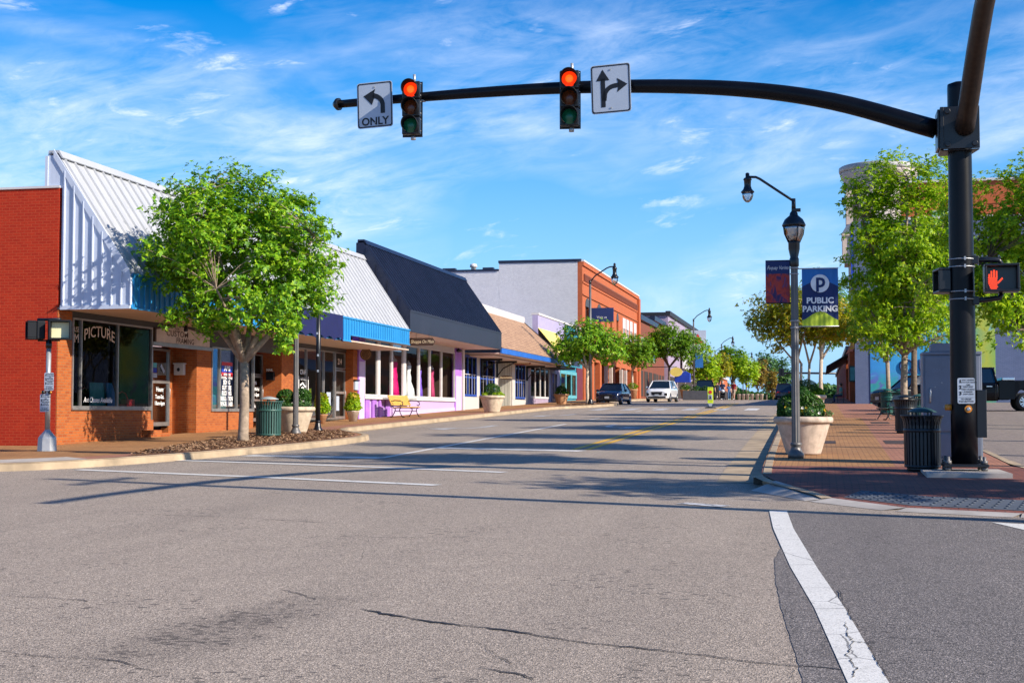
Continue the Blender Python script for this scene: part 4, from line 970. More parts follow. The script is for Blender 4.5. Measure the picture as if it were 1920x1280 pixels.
part('board', 'banner_navy', s, lambda m: m.box(-19.2, -17.2, 119.9, 120.0, 9.5, 10.7)); part('lettering', 'letter_white', s, lambda m: text(m, 'Visit us', .3, (-18.2, 119.89, 9.8), (1, 0, 0), (0, 0, 1)))
v = thing('roof_vent', (-29, 119, 13.7), 'small pale vent stack on the whitewashed parapet', 'vent'); part('pipe', 'white_trim', v, lambda m: m.lathe([(.22, 0), (.22, .5), (.34, .52), (.3, .75), (.02, .85)], 10, (-29, 118, 13.7))); part('collar', 'grey_trim', v, lambda m: m.lathe([(.4, 0), (.4, .1)], 10, (-29, 118, 13.62)))

# --- farther brick blocks
def far_block(label, y0, y1, zt, wall, cap, n, xf=FX, bands=()):
    B = thing('brick_building', (xf, y0, gz(y0)), label, 'building')
    part('wall', wall, B, lambda m: (m.box(-60, xf, y0, y1, 1.5, zt)))
    part('cornice', cap, B, lambda m: (m.box(xf - .3, xf + .3, y0 - .25, y1, zt - .05 + .051, zt + .55), m.box(-60, xf - .31, y0 - .25, y0 + .2, zt + .002, zt + .4)))
    for k in range(n):
        y = y0 + (y1 - y0) * (k + .5) / n
        o = part('window', 'white_trim', B, lambda m: (m.box(xf + .001, xf + .06, y - 1, y + 1, zt - 2.1, zt - 1.8), m.box(xf + .001, xf + .06, y - 1, y + 1, zt - 4.2, zt - 4.0)))
        part('pane', 'car_glass', o, lambda m: m.box(xf + .001, xf + .03, y - .9, y + .9, zt - 4.0, zt - 2.1))
    part('shop_front', 'dark_room', B, lambda m: [m.box(xf + .001, xf + .04, y0 + .6 + k * (y1 - y0) / 4, y0 - .6 + (k + 1) * (y1 - y0) / 4, gz(y0) + .5, gz(y0) + 3.3) for k in range(4)])
    return B
far_block('brown brick block with a dark cornice beyond the orange brick block', 153.6, 171, 11.9, 'brown_brick', 'dark_metal', 3)
far_block('lower brown brick block with a stepped dark parapet', 171.2, 184, 12.9, 'brown_brick', 'dark_metal', 2, FX - .5)
B = far_block('dark parapet block with a white lower wall far up the street', 184.2, 232, 14.4, 'mauve_wall', 'black_roof', 5)
part('white_band', 'white_trim', B, lambda m: m.box(FX + .31, FX + .5, 200, 231, 8.0, 12.6))
s = thing('blade_sign', (-18.3, 228, 12), 'white projecting sign with a red triangle emblem far up the street', 'sign')
part('board', 'sign_white', s, lambda m: m.box(-19.0, -16.6, 212, 212.2, 11.0, 14.0)); part('emblem', 'red_sign', s, lambda m: m.prism([(-18.6, 12.0), (-17.0, 12.0), (-17.8, 13.5)], 'y', 211.95, 211.99))
far_block('long brick row at the far end of the street', 240, 330, 9.2, 'town_brick', 'white_trim', 4, -21)
# ------------------------------------------------------------------ right side: corner block with the mural
B = thing('corner_building', (2.15, 94, gz(94)), 'brick corner block with a round turret and a painted mural on its flank', 'building')
ZM, ZK = 14.1, 16.55
part('side_wall', 'bluegrey_paint_brick', B, lambda m: m.box(2.15, 45, 94, 94.5, 1.5, ZM), label='blue grey painted brick flank wall')
part('mural', 'mural', B, lambda m: m.box(3.1, 10.75, 93.96, 93.999, 2.0, 9.2))
part('mural_lettering', 'banner_navy', B, lambda m: [m.tube([(x + .42 * math.cos(a * .3927), 93.93, 4.72 + .42 * math.sin(a * .3927)) for a in range(17)], .055, 6) for x in (5.35,)] + [m.tube([(5.55, 93.93, 4.55), (5.85, 93.93, 4.25)], .055, 6), m.tube([(6.15, 93.93, 5.15), (6.15, 93.93, 4.6), (6.25, 93.93, 4.38), (6.45, 93.93, 4.3), (6.65, 93.93, 4.38), (6.75, 93.93, 4.6), (6.75, 93.93, 5.15)], .055, 6)])
part('coping', 'white_trim', B, lambda m: m.box(5.4, 45, 93.9, 94.5, ZM + .002, ZM + .17))
part('upper_wall', 'town_brick', B, lambda m: (m.box(4.2, 45, 94.6, 95.1, ZM - .1, ZK), m.box(4.2, 45, 94.55, 94.599, ZM + 1.0, ZM + 1.1)))
part('parapet_cap', 'white_trim', B, lambda m: m.box(4.2, 45, 94.45, 95.2, ZK + .002, ZK + .16))
for x in (7.6, 13.2, 18.8):
    w = part('window', 'grey_trim', B, lambda m: m.box(x - .55, x + .55, 94.5, 94.545, ZM + .19, ZM + .62)); part('pane', 'teal_frame', w, lambda m: m.box(x - .47, x + .47, 94.47, 94.499, ZM + .19, ZM + .55))
part('turret', 'shade_pale', B, lambda m: m.lathe([(2.05, 7.0), (2.05, ZK)], 32, (3.9, 96.2, 0)))
part('turret_cornice', 'shade_pale', B, lambda m: m.lathe([(2.06, ZK - .3), (2.1, ZK - .1), (2.2, ZK + .2), (2.36, ZK + .55), (2.5, ZK + .85), (2.52, ZK + 1.0)], 40, (3.9, 96.2, 0)))
part('turret_cap', 'grey_trim', B, lambda m: m.lathe([(2.56, ZK + 1.002), (2.6, ZK + 1.12), (2.6, ZK + 1.34), (2.5, ZK + 1.4), (1.0, ZK + 1.5)], 40, (3.9, 96.2, 0)))
o = part('bay_window', 'sign_beige', B, lambda m: (m.box(1.46, 2.14, 94.1, 97, 11.9, 13.2), m.box(1.52, 2.14, 94.15, 96.9, 11.7, 11.899), m.box(1.60, 2.14, 94.2, 96.8, 11.4, 11.699), m.box(1.42, 2.149, 94.02, 97.1, 13.201, 13.34)))
part('roof', 'cabinet_grey', o, lambda m: m.prism([(1.42, 13.341), (2.149, 13.341), (2.149, 13.95), (1.75, 13.9)], 'y', 94.02, 97.1))
part('upper_bay', 'sign_beige', B, lambda m: m.box(1.72, 2.149, 94.3, 97, 13.96, 16.2)); part('bay_lamp', 'black_metal', B, lambda m: m.box(1.45, 1.7, 94.5, 94.8, 15.3, 15.75))
pieces([('front_wall', (2.16, 2.6, 94.51, 100.5, 6.0, ZM)), ('front_wall', (2.17, 2.6, 100.51, 130, 6.0, 6.9)), ('front_pier', (1.95, 2.6, 101, 107, 1.8, 5.99)), ('front_pier', (2.0, 2.6, 118, 119.5, 1.8, 5.99))], 'town_brick', B)
part('front_pilaster', 'blue_sign', B, lambda m: m.box(1.98, 2.14, 94.02, 94.5, 9.0, 14.0))
part('arcade', 'dark_room', B, lambda m: m.box(3.2, 3.4, 94.6, 130, 1.8, 6.0)); part('awning', 'black_roof', B, lambda m: m.add([(2.1, 107.2, 6.2), (.4, 107.2, 5.2), (.4, 129, 5.2), (2.1, 129, 6.2), (2.1, 107.2, 6.1), (.4, 107.2, 5.1), (.4, 129, 5.1), (2.1, 129, 6.1)], [(0, 1, 2, 3), (7, 6, 5, 4), (0, 4, 5, 1), (2, 6, 7, 3), (1, 5, 6, 2), (3, 7, 4, 0)]))
s = thing('wall_sign', (1.9, 103, 4.5), 'small green framed notice on the brick pier beside the mural wall', 'sign'); part('frame', 'rail_green', s, lambda m: m.box(1.9, 2.55, 100.93, 100.99, 3.9, 5.0)); part('face', 'poster_teal', s, lambda m: m.box(1.98, 2.47, 100.9, 100.929, 4.0, 4.9))
far = thing('brick_building', (2.2, 135, gz(135)), 'plain brown brick block mostly hidden behind the copper tree', 'building')
part('wall', 'brown_brick', far, lambda m: m.box(2.4, 40, 132, 230, 1.8, 7.4)); part('cornice', 'dark_metal', far, lambda m: m.box(2.2, 40, 131.9, 230, 7.401, 7.8))

# ------------------------------------------------------------------ mast arm signal pole
PX, PY = 2.36, 25.2; PZ = gz(PY) + .20
P = thing('signal_pole', (PX, PY, PZ), 'thick black mast-arm signal pole bolted to a concrete plinth beside the black litter bin', 'signal pole')
part('shaft', 'black_mast', P, lambda m: m.lathe([(.22, .06), (.217, 1.0), (.196, 5.2), (.192, 6.5), (.187, 6.58), (.08, 6.62)], 28, (PX, PY, PZ)))
part('base_plate', 'black_metal', P, lambda m: (m.box(PX - .36, PX + .36, PY - .36, PY + .36, PZ + .06, PZ + .11)), .01)
for a in (-1, 1):
    for b in (-1, 1):
        part('anchor_bolt', 'silver_pole', P, lambda m: (m.lathe([(.028, 0), (.028, .235)], 10, (PX + a * .29, PY + b * .29, PZ - .0)), m.lathe([(.055, .111), (.055, .17)], 6, (PX + a * .29, PY + b * .29, PZ)), m.lathe([(.055, .0), (.055, .058)], 6, (PX + a * .29, PY + b * .29, PZ))))
ZF = PZ + 5.78
def clampf(m):
    m.box(PX - .30, PX + .30, PY - .31, PY - .26, ZF - .36, ZF + .36); m.box(PX - .34, PX - .28, PY - .32, PY + .28, ZF - .36, ZF + .36)
    m.box(PX - .38, PX - .341, PY - .26, PY + .26, ZF - .33, ZF + .33); m.prism([(PX - .34, PY + .28), (PX + .2, PY + .28), (PX + .3, PY - .26), (PX - .34, PY - .26)], 'z', ZF - .38, ZF - .361); m.prism([(PX - .28, PY + .26), (PX + .22, PY + .26), (PX + .26, PY - .26), (PX - .28, PY - .26)], 'z', ZF + .2, ZF + .23)
    for dx in (-.22, .22):
        for dz in (-.28, .28): m.lathe([(.05, 0), (.05, .04)], 8).moved(Matrix.Translation((PX + dx, PY - .31, ZF + dz)) @ Matrix.Rotation(R(90), 4, 'X'), len(m.v) - 16)
part('arm_clamp', 'black_metal', P, clampf, .008)
ARM = [(-.38, 0), (-.6, .07), (-1.3, .36), (-2.1, .64), (-3.06, .88), (-4.13, 1.06), (-5.2, 1.18), (-6.2, 1.26), (-7.35, 1.33), (-8.3, 1.36), (-9.2, 1.38), (-10.1, 1.39), (-11.5, 1.40), (-11.9, 1.40)]
def armpt(dx):
    for (a, za), (b, zb) in zip(ARM, ARM[1:]):
        if b <= dx <= a:
            k = (a - dx) / (a - b); z = za + (zb - za) * k; break
    else: z = ARM[-1][1]
    return Vector((PX + dx, PY + .02 + (-dx) * .175, ZF + .06 + z))
pts = [armpt(-.38 - k * (11.5 / 40)) for k in range(41)]
for _ in range(3): pts = [pts[0]] + [(a + b * 2 + c) / 4 for a, b, c in zip(pts, pts[1:], pts[2:])] + [pts[-1]]
part('mast_arm', 'black_mast', P, lambda m: m.tube(pts, [.165 - .085 * k / 40 for k in range(41)], 20))
part('arm_cap', 'black_metal', P, lambda m: m.tube([pts[-1], pts[-1] + (pts[-1] - pts[-2]).normalized() * .06, pts[-1] + (pts[-1] - pts[-2]).normalized() * .14], [.125, .125, .05], 12))
pts2 = [Vector((PX + .06, PY - .31 - l, ZF + .0 + h)) for l, h in ((0, 0), (.5, .20), (1.2, .50), (2, .83), (3, 1.18), (4, 1.42), (5.5, 1.65), (7, 1.78), (9, 1.88), (10.5, 1.9))]
part('mast_arm', 'rusty_mast', P, lambda m: m.tube(pts2, [.165, .162, .158, .152, .146, .14, .13, .12, .1, .09], 20), label='second arm running over the side street')
for z in (3.56, 3.43, 3.01, 2.88):
    part('band_clamp', 'galvanised', P, lambda m: (m.lathe([(.219, z), (.221, z + .018)], 24, (PX, PY, PZ)), m.box(PX + .02, PX + .05, PY - .24, PY - .21, PZ + z - .02, PZ + z + .04)))
part('cable_cover', 'black_metal', P, lambda m: (m.prism([(PX + .2, PY - .1), (PX + .36, PY - .1), (PX + .36, PY + .15), (PX + .2, PY + .15)], 'z', PZ + .55, PZ + 1.35)), .01)
# pedestrian signal heads on the pole
def ped_head(name, loc, rz, label, hand, deep=.22, w=.56, h=.47, frame='black_metal'):
    t_ = thing(name, (0, 0, 0), label, 'pedestrian signal')
    part('housing', frame, t_, lambda m: (m.box(-w / 2, w / 2, .0, .2, -h / 2, h / 2)), .03)
    part('visor', frame, t_, lambda m: (m.box(-w / 2, w / 2, -deep, -.001, h / 2 - .04, h / 2), m.box(-w / 2, w / 2, -deep, -.001, -h / 2, -h / 2 + .04), m.box(-w / 2, -w / 2 + .04, -deep, -.001, -h / 2 + .041, h / 2 - .041), m.box(w / 2 - .04, w / 2, -deep, -.001, -h / 2 + .041, h / 2 - .041)), .01)
    part('screen', 'ped_screen' if hand != 'pale' else 'ped_face', t_, lambda m: m.box(-w / 2 + .05, w / 2 - .05, -.02, -.002, -h / 2 + .05, h / 2 - .05))
    if hand != 'pale':
        def hd(m):
            y = -.024; dot = lambda x, z, r_: m.add([(x + r_ * math.cos(a * 1.047), y, z + r_ * math.sin(a * 1.047)) for a in range(6)], [tuple(range(6))])
            r_ = random.Random(2)
            for k, (x, z0, z1) in enumerate(((-.20, .035, .10), (-.165, .035, .145), (-.125, .035, .165), (-.085, .035, .14))):
                z = z0
                while z < z1: dot(x - .006, z, .009); dot(x + .006, z, .009); z += .017
            for j in range(13):
                z = .03 - j * .0165; wl = -.215 + max(0, j - 5) * .006; wr = -.075 - max(0, j - 8) * .003 + (max(0, 6 - abs(j - 4)) * .0 )
                x = wl
                while x < wr: dot(x + (j % 2) * .008, z, .008); x += .016
            for k in range(6): dot(-.065 + k * .013, -.045 + k * .014, .010); dot(-.058 + k * .013, -.058 + k * .014, .009)
            m.moved(Matrix.Translation((.012, 0, -.02)) @ Matrix.Scale(1.02, 4))
        part('hand_symbol', 'hand_glow' if hand == 'lit' else 'ped_red_off', t_, hd)
    t_.location = loc; t_.rotation_euler = (0, 0, rz)
    return t_
zc = PZ + 3.22
ped_head('pedestrian_signal', (PX + .62, PY - .16, zc), R(-2), 'black pedestrian signal showing a lit orange hand, bracketed to the mast pole', 'lit')
ped_head('pedestrian_signal', (PX - .22, PY + .14, zc - .0), R(-82), 'black pedestrian signal seen edge-on, half behind the mast pole', 'pale', .2, .5, .42)
b = thing('signal_bracket', (PX, PY, zc), 'black bent pipe brackets carrying the hand signal on the mast pole', 'bracket')
part('pipe', 'black_metal', b, lambda m: m.tube([(PX + .19, PY - .06, zc + .33), (PX + .4, PY - .06, zc + .33), (PX + .6, PY - .06, zc + .32), (PX + .64, PY - .06, zc + .24)], .045, 10)); part('pipe', 'black_metal', b, lambda m: m.tube([(PX + .19, PY - .06, zc - .36), (PX + .35, PY - .06, zc - .35), (PX + .6, PY - .06, zc - .32), (PX + .64, PY - .06, zc - .24)], .045, 10))
part('base_block', 'black_metal', b, lambda m: (m.box(PX + .15, PX + .27, PY - .12, PY, zc + .26, zc + .40), m.box(PX + .15, PX + .27, PY - .12, PY, zc - .43, zc - .29)), .01)
s = thing('crossing_notice', (PX, PY - .23, PZ + 1.6), 'white pedestrian instruction plate on the black mast pole', 'sign')
def plate(m, cx, y, z0, w, h, r_=.025):
    m.prism([(cx + sx_ * (w / 2 - r_) + r_ * math.cos(a), z0 + h / 2 + sz * (h / 2 - r_) + r_ * math.sin(a)) for sx_, sz, a0 in ((1, 1, 0), (-1, 1, 90), (-1, -1, 180), (1, -1, 270)) for a in (R(a0), R(a0 + 45), R(a0 + 90))], 'y', y, y + .006)
def instr(m, cx, y, z0, w, h):
    """tiny crossing instructions: three boxed symbols with lines of small print"""
    for k, (zt, sym) in enumerate(((.84, '1'), (.60, '2'), (.36, '3'))):
        text(m, sym, .07 * h / .42, (cx - w * .33, y, z0 + h * zt - .02 * h), (1, 0, 0), (0, 0, 1), bold=.004)
    rows = ['START CROSSING', 'WATCH FOR TURNING', 'CARS', "DON'T START", 'FINISH CROSSING', 'IF STARTED', "DON'T CROSS"]
    for k, s_ in enumerate(rows): text(m, s_, .028 * h / .42, (cx + w * .12, y, z0 + h * (.90 - .092 * k)), (1, 0, 0), (0, 0, 1), bold=.001, sx=.9)
    text(m, 'TO CROSS', .034 * h / .42, (cx, y, z0 + h * .15), (1, 0, 0), (0, 0, 1), bold=.001); text(m, 'PUSH BUTTON', .034 * h / .42, (cx, y, z0 + h * .06), (1, 0, 0), (0, 0, 1), bold=.001)
    for zz in (.70, .46, .24): m.quad((cx - w * .42, y, z0 + h * zz), (cx + w * .42, y, z0 + h * zz), (cx + w * .42, y, z0 + h * zz + .004), (cx - w * .42, y, z0 + h * zz + .004))
part('plate', 'sign_white', s, lambda m: plate(m, PX + .02, PY - .245, PZ + 1.12, .28, .43)); part('lettering', 'sign_black', s, lambda m: instr(m, PX + .02, PY - .249, PZ + 1.12, .28, .43))
b = thing('push_button', (PX - .22, PY, PZ + 1.15), 'orange crossing button sticking out sideways from the mast pole', 'push button')
part('case', 'orange_button', b, lambda m: m.tube([(PX - .21, PY - .06, PZ + 1.06), (PX - .30, PY - .06, PZ + 1.06), (PX - .315, PY - .06, PZ + 1.06)], [.055, .055, .04], 12)); part('button', 'galvanised', b, lambda m: m.tube([(PX - .315, PY - .06, PZ + 1.06), (PX - .33, PY - .06, PZ + 1.06)], .025, 10))
b = thing('push_button', (PX + .04, PY - .23, PZ + 1.12), 'round brass-rimmed crossing button below the white plate', 'push button')
part('case', 'orange_button', b, lambda m: m.tube([(PX + .05, PY - .21, PZ + 1.03), (PX + .05, PY - .275, PZ + 1.03)], [.065, .06], 14)); part('button', 'galvanised', b, lambda m: m.tube([(PX + .05, PY - .276, PZ + 1.03), (PX + .05, PY - .29, PZ + 1.03)], [.035, .025], 12))

# signal heads and lane signs hung on the arm
def signal(dx, label):
    c = armpt(dx); t_ = thing('traffic_signal', (0, 0, 0), label, 'traffic signal', 'traffic signals on the mast arm')
    S = .355
    part('housing', 'black_metal', t_, lambda m: [m.box(-.18, .18, .0, .2, -S * k - S + .006, -S * k - .006) for k in range(3)], .02)
    part('backplate', 'black_metal', t_, lambda m: m.box(-.20, .20, .2, .215, -S * 3 - .02, .02))
    for k, (nm, mt) in enumerate((('red_lens', 'lens_red'), ('amber_lens', 'lens_amber'), ('green_lens', 'lens_green'))):
        zc_ = -S * k - S / 2
        def lens(m):
            vs = [(.145 * q * math.cos(2 * math.pi * a / 24), -.012 - .045 * (1 - q * q), zc_ + .145 * q * math.sin(2 * math.pi * a / 24)) for q in (1, .75, .5, .25) for a in range(24)]
            m.s = True; m.add(vs + [(0, -.057, zc_)], [(i * 24 + a, i * 24 + (a + 1) % 24, (i + 1) * 24 + (a + 1) % 24, (i + 1) * 24 + a) for i in range(3) for a in range(24)] + [(72 + a, 72 + (a + 1) % 24, 96) for a in range(24)])
        o = part(nm, mt, t_, lens)
        if k == 0: part('lens_core', 'lens_red_core', o, lambda m: m.ball((0, -.045, zc_), (.075, .022, .075), 16, 8))
        def vis(m):
            A = [R(-58 + 296 * i / 26) for i in range(27)]
            ro, ri = .165, .155; vs = []
            for a in A:
                tp = .5 + .5 * math.sin(a)
                d = -.10 - .17 * max(0, tp) ** .6
                for r_, y in ((ro, 0), (ro, d), (ri, d), (ri, 0)): vs.append((r_ * math.cos(a), y, zc_ + r_ * math.sin(a)))
            m.s = True; m.add(vs, [(i * 4 + j, i * 4 + j + 1, i * 4 + 5 + j, i * 4 + 4 + j) for i in range(26) for j in range(3)])
        part('visor', 'lens_visor', t_, vis)
    part('mount', 'galvanised', t_, lambda m: (m.lathe([(.028, -.02), (.028, .16)], 10, (.04, .16, 0)), m.lathe([(.05, -.09), (.05, -.02)], 10, (.03, .12, -S * 3)), m.box(.14, .24, .19, .33, -.36, -.22)))
    part('bolt', 'galvanised', t_, lambda m: [m.lathe([(.012, 0), (.012, .012)], 6, (.185, .05, -S * k - q)) for k in range(3) for q in (.06, .29)])
    t_.location = (c.x, c.y - .30, c.z + .27); t_.rotation_euler = (0, 0, R(6))
    return t_
signal(-6.93, 'three-lens traffic signal lit red beside the straight-and-right arrow sign')
signal(-10.2, 'three-lens traffic signal lit red beside the left-turn ONLY sign')
def lane_sign(dx, label, fn, dz=.0, w=.76, h=.92):
    c = armpt(dx); t_ = thing('lane_sign', (0, 0, 0), label, 'sign')
    part('plate', 'sign_white', t_, lambda m: plate(m, 0, 0, -h / 2, w, h, .05))
    def border(m):
        o = [(sx_ * (w / 2 - .055) + .04 * math.cos(a), sz * (h / 2 - .055) + .04 * math.sin(a)) for sx_, sz, a0 in ((1, 1, 0), (-1, 1, 90), (-1, -1, 180), (1, -1, 270)) for a in (R(a0), R(a0 + 30), R(a0 + 60), R(a0 + 90))]
        i_ = [(x * (1 - .022 / w * 2), z * (1 - .022 / h * 2)) for x, z in o]; n = len(o)
        m.add([(x, -.004, z) for x, z in o + i_], [(k, (k + 1) % n, n + (k + 1) % n, n + k) for k in range(n)])
        fn(m)
    part('symbol', 'sign_black', t_, border)
    part('bracket', 'black_metal', t_, lambda m: m.box(-.06, .06, .008, .16, -.15, .15))
    part('bolt', 'grey_trim', t_, lambda m: [m.box(-.012, .012, -.01, -.001, z - .012, z + .012) for z in (h / 2 - .1, -h / 2 + .1)])
    t_.location = (c.x, c.y - .26, c.z + dz); t_.rotation_euler = (R(0), R(-1.6), R(-5))
def strip(m, P, w):
    P = [Vector((x, 0, z)) for x, z in P]
    for i in range(len(P) - 1):
        def nn(j):
            a = P[max(0, j - 1)]; b = P[min(len(P) - 1, j + 1)]; d = (b - a).normalized(); return Vector((-d.z, 0, d.x)) * w / 2
        m.quad(*[(p.x, -.004, p.z) for p in (P[i] - nn(i), P[i + 1] - nn(i + 1), P[i + 1] + nn(i + 1), P[i] + nn(i))])
def left_only(m):
    strip(m, [(.17, -.18)] + [(.17 - .24 * (1 - math.cos(R(a))), -.02 + .21 * math.sin(R(a))) for a in range(0, 76, 8)] + [(-.04, .20)], .095)
    m.add([(x, -.004, z) for x, z in ((-.24, .19), (.02, .32), (-.02, .21), (.0, .16), (-.06, .0))], [(0, 4, 3, 2, 1)])
    text(m, 'ONLY', .215, (0, -.004, -.40), (1, 0, 0), (0, 0, 1), bold=.006, sx=1.0)
def thru_right(m):
    m.quad((-.19, -.004, -.34), (-.105, -.004, -.34), (-.105, -.004, .2), (-.19, -.004, .2)); m.add([(x, -.004, z) for x, z in ((-.275, .16), (-.02, .16), (-.148, .37))], [(0, 1, 2)])
    strip(m, [(-.13, -.22)] + [(-.12 + .22 * (1 - math.cos(R(a))) , -.14 + .19 * math.sin(R(a))) for a in range(0, 91, 9)] + [(.16, .06)], .085)
    m.add([(x, -.004, z) for x, z in ((.12, .19), (.32, .06), (.12, -.08), (.15, .06))], [(0, 3, 2, 1)])
lane_sign(-6.13, 'white rectangular sign with straight-on and right-turn arrows on the mast arm', thru_right, -.1)
lane_sign(-11.0, 'white rectangular sign with a left-turn arrow and ONLY near the arm tip', left_only, -.14)

# ------------------------------------------------------------------ pedestrian pole at the red wall
QX, QY = -17.83, 30.5; QZ = gz(QY) + .148
Q = thing('pedestrian_pole', (QX, QY, QZ), 'grey metal pedestrian signal pole with a square flared base before the red wall', 'signal pole')
part('base', 'galvanised', Q, lambda m: m.lathe([(.23, 0), (.215, .3), (.2, .33), (.08, .47), (.06, .5)], 8, (QX, QY, QZ), smooth=False))
part('shaft', 'galvanised', Q, lambda m: m.lathe([(.06, .48), (.058, 2.42)], 18, (QX, QY, QZ)))
part('collar', 'black_metal', Q, lambda m: m.lathe([(.068, 2.42), (.072, 2.5), (.066, 2.62)], 18, (QX, QY, QZ)))
part('bracket', 'black_metal', Q, lambda m: (m.tube([(QX, QY, QZ + 2.6), (QX, QY, QZ + 3.12)], .03, 8), m.tube([(QX - .3, QY, QZ + 3.1), (QX + .3, QY, QZ + 3.1)], .035, 8), m.tube([(QX - .28, QY, QZ + 2.6), (QX + .28, QY, QZ + 2.6)], .02, 8)))
ped_head('pedestrian_signal', (QX - .3, QY - .1, QZ + 2.84), R(-52), 'black pedestrian signal with a dull red hand turned to the side street', 'off', .2, .46, .44, 'lens_visor')
ped_head('pedestrian_signal', (QX + .33, QY - .06, QZ + 2.84), R(24), 'black pedestrian signal with a pale blank face on the grey pole', 'pale', .2, .50, .46, 'lens_visor')
for z, h, y, lab, x in ((1.42, .42, -.07, 'white crossing instruction plate, upper one on the grey pole', .06), (.92, .42, -.08, 'white crossing instruction plate, lower one on the grey pole', -.04)):
    s = thing('crossing_notice', (QX + x, QY + y, QZ + z), lab, 'sign')
    part('plate', 'sign_white', s, lambda m: plate(m, QX + x, QY + y, QZ + z, .24, h)); part('lettering', 'sign_black', s, lambda m: instr(m, QX + x, QY + y - .003, QZ + z, .24, h))
b = thing('push_button', (QX, QY, QZ + 1.38), 'pair of black crossing buttons between the plates on the grey pole', 'push button')
part('case', 'black_metal', b, lambda m: (m.ball((QX + .09, QY - .07, QZ + 1.38), .05, 10, 7), m.ball((QX - .08, QY - .07, QZ + 1.38), .05, 10, 7))); part('button', 'orange_button', b, lambda m: (m.ball((QX + .125, QY - .09, QZ + 1.38), .025, 8, 6), m.ball((QX - .115, QY - .09, QZ + 1.38), .025, 8, 6)))

# ------------------------------------------------------------------ street lamps
def fluted(m, r0, r1, z0, z1, c, n=12):
    m.lathe([(r0, z0), (r1, z1)], n * 2, c, flute=.13, smooth=False)
def pendant(parent, x, y, z, s=1.0):
    """bell-shaped pendant lamp hanging at (x, y, z)"""
    o = part('pendant', 'black_metal', parent, lambda m: m.lathe([(a * s, b * s) for a, b in ((.02, .12), (.05, .1), (.05, .0), (.09, -.02), (.11, -.06), (.09, -.08), (.085, -.22), (.11, -.30), (.165, -.36), (.17, -.385), (.15, -.39))], 18, (x, y, z)))
    part('globe', 'lamp_glass', o, lambda m: m.lathe([(a * s, b * s) for a, b in ((.145, -.391), (.14, -.47), (.11, -.56), (.06, -.62), (.01, -.64))], 18, (x, y, z)))
    return o
LX, LY = -.51, 29.55; LZ = gz(LY) + .148
def cobra_lamp(loc, label, pole_mat='silver_pole', top=True):
    t_ = thing('street_lamp', (0, 0, 0), label, 'street lamp')
    part('base', pole_mat, t_, lambda m: m.lathe([(.165, 0), (.165, .08), (.13, .14), (.10, .2), (.095, .24), (.115, .26), (.115, .3), (.09, .32)], 20))
    part('shaft', pole_mat, t_, lambda m: fluted(m, .085, .072, .32, 3.90, (0, 0, 0)))
    part('capital', 'black_metal', t_, lambda m: m.lathe([(.085, 3.90), (.095, 3.92), (.095, 4.06), (.08, 4.09), (.115, 4.26), (.118, 4.38), (.125, 4.41)], 18))
    o = part('lantern', 'black_metal', t_, lambda m: ([m.tube([(.125 * math.cos(a), .125 * math.sin(a), 4.40), (.205 * math.cos(a), .205 * math.sin(a), 4.57), (.228 * math.cos(a), .228 * math.sin(a), 4.73)], .011, 6) for a in (0.4, 1.97, 3.54, 5.11)], m.lathe([(.235, 4.73), (.24, 4.755), (.225, 4.79), (.185, 4.87), (.115, 4.93), (.085, 4.955), (.08, 5.0), (.05, 5.04)], 22)))
    part('globe', 'lamp_glass', o, lambda m: m.lathe([(.12, 4.411), (.187, 4.55), (.21, 4.67), (.213, 4.729)], 22)); part('bulb', 'frosted', o, lambda m: m.lathe([(.06, 4.42), (.12, 4.55), (.14, 4.66), (.13, 4.72)], 16))
    if top:
        part('arm', 'black_metal', t_, lambda m: (m.lathe([(.045, 5.04), (.04, 5.3)], 10), m.tube([(0, 0, 5.25), (-.3, .0, 5.46), (-.68, .0, 5.73), (-.76, .0, 5.77), (-.93, .0, 5.78)], .026, 8), m.box(-.04, .14, -.05, .05, 5.03, 5.09)))
        pendant(t_, -.93, 0, 5.77, .82)
    t_.location = loc
    return t_
cobra_lamp((LX, LY, LZ), 'fluted grey lamp post with acorn lantern, pendant arm and two banners')
cobra_lamp((-15.42, 40.4, gz(40.4) + .15), 'fluted silver lamp post between the corner tree and the slim black post', top=False)
t_ = thing('black_post', (-15.7, 43.1, gz(43.1) + .15), 'slim glossy black post with a flared foot beside the silver lamp post', 'post')
part('foot', 'black_metal', t_, lambda m: m.lathe([(.17, 0), (.165, .06), (.11, .14), (.085, .28), (.08, .3)], 18, t_.location)); part('shaft', 'black_metal', t_, lambda m: m.lathe([(.078, .3), (.072, 4.6)], 14, t_.location)); part('collar', 'black_metal', t_, lambda m: (m.lathe([(.095, .3), (.095, .36)], 14, t_.location), m.lathe([(.08, 2.62), (.08, 2.65)], 14, t_.location)))
part('sticker', 'sign_white', t_, lambda m: [m.box(t_.location.x - .03 + k, t_.location.x + .03 + k, t_.location.y - .085, t_.location.y - .08, t_.location.z + z, t_.location.z + z + .07) for z, k in ((2.4, .02), (3.1, -.01), (1.9, .02))])
b = thing('banner', (LX, LY, LZ + 3.2), 'blue and green banner lettered PUBLIC PARKING on the fluted grey lamp post', 'banner')
bx0, bx1, bz0, bz1, by = LX + .15, LX + .87, LZ + 2.68, LZ + 3.84, LY - .05
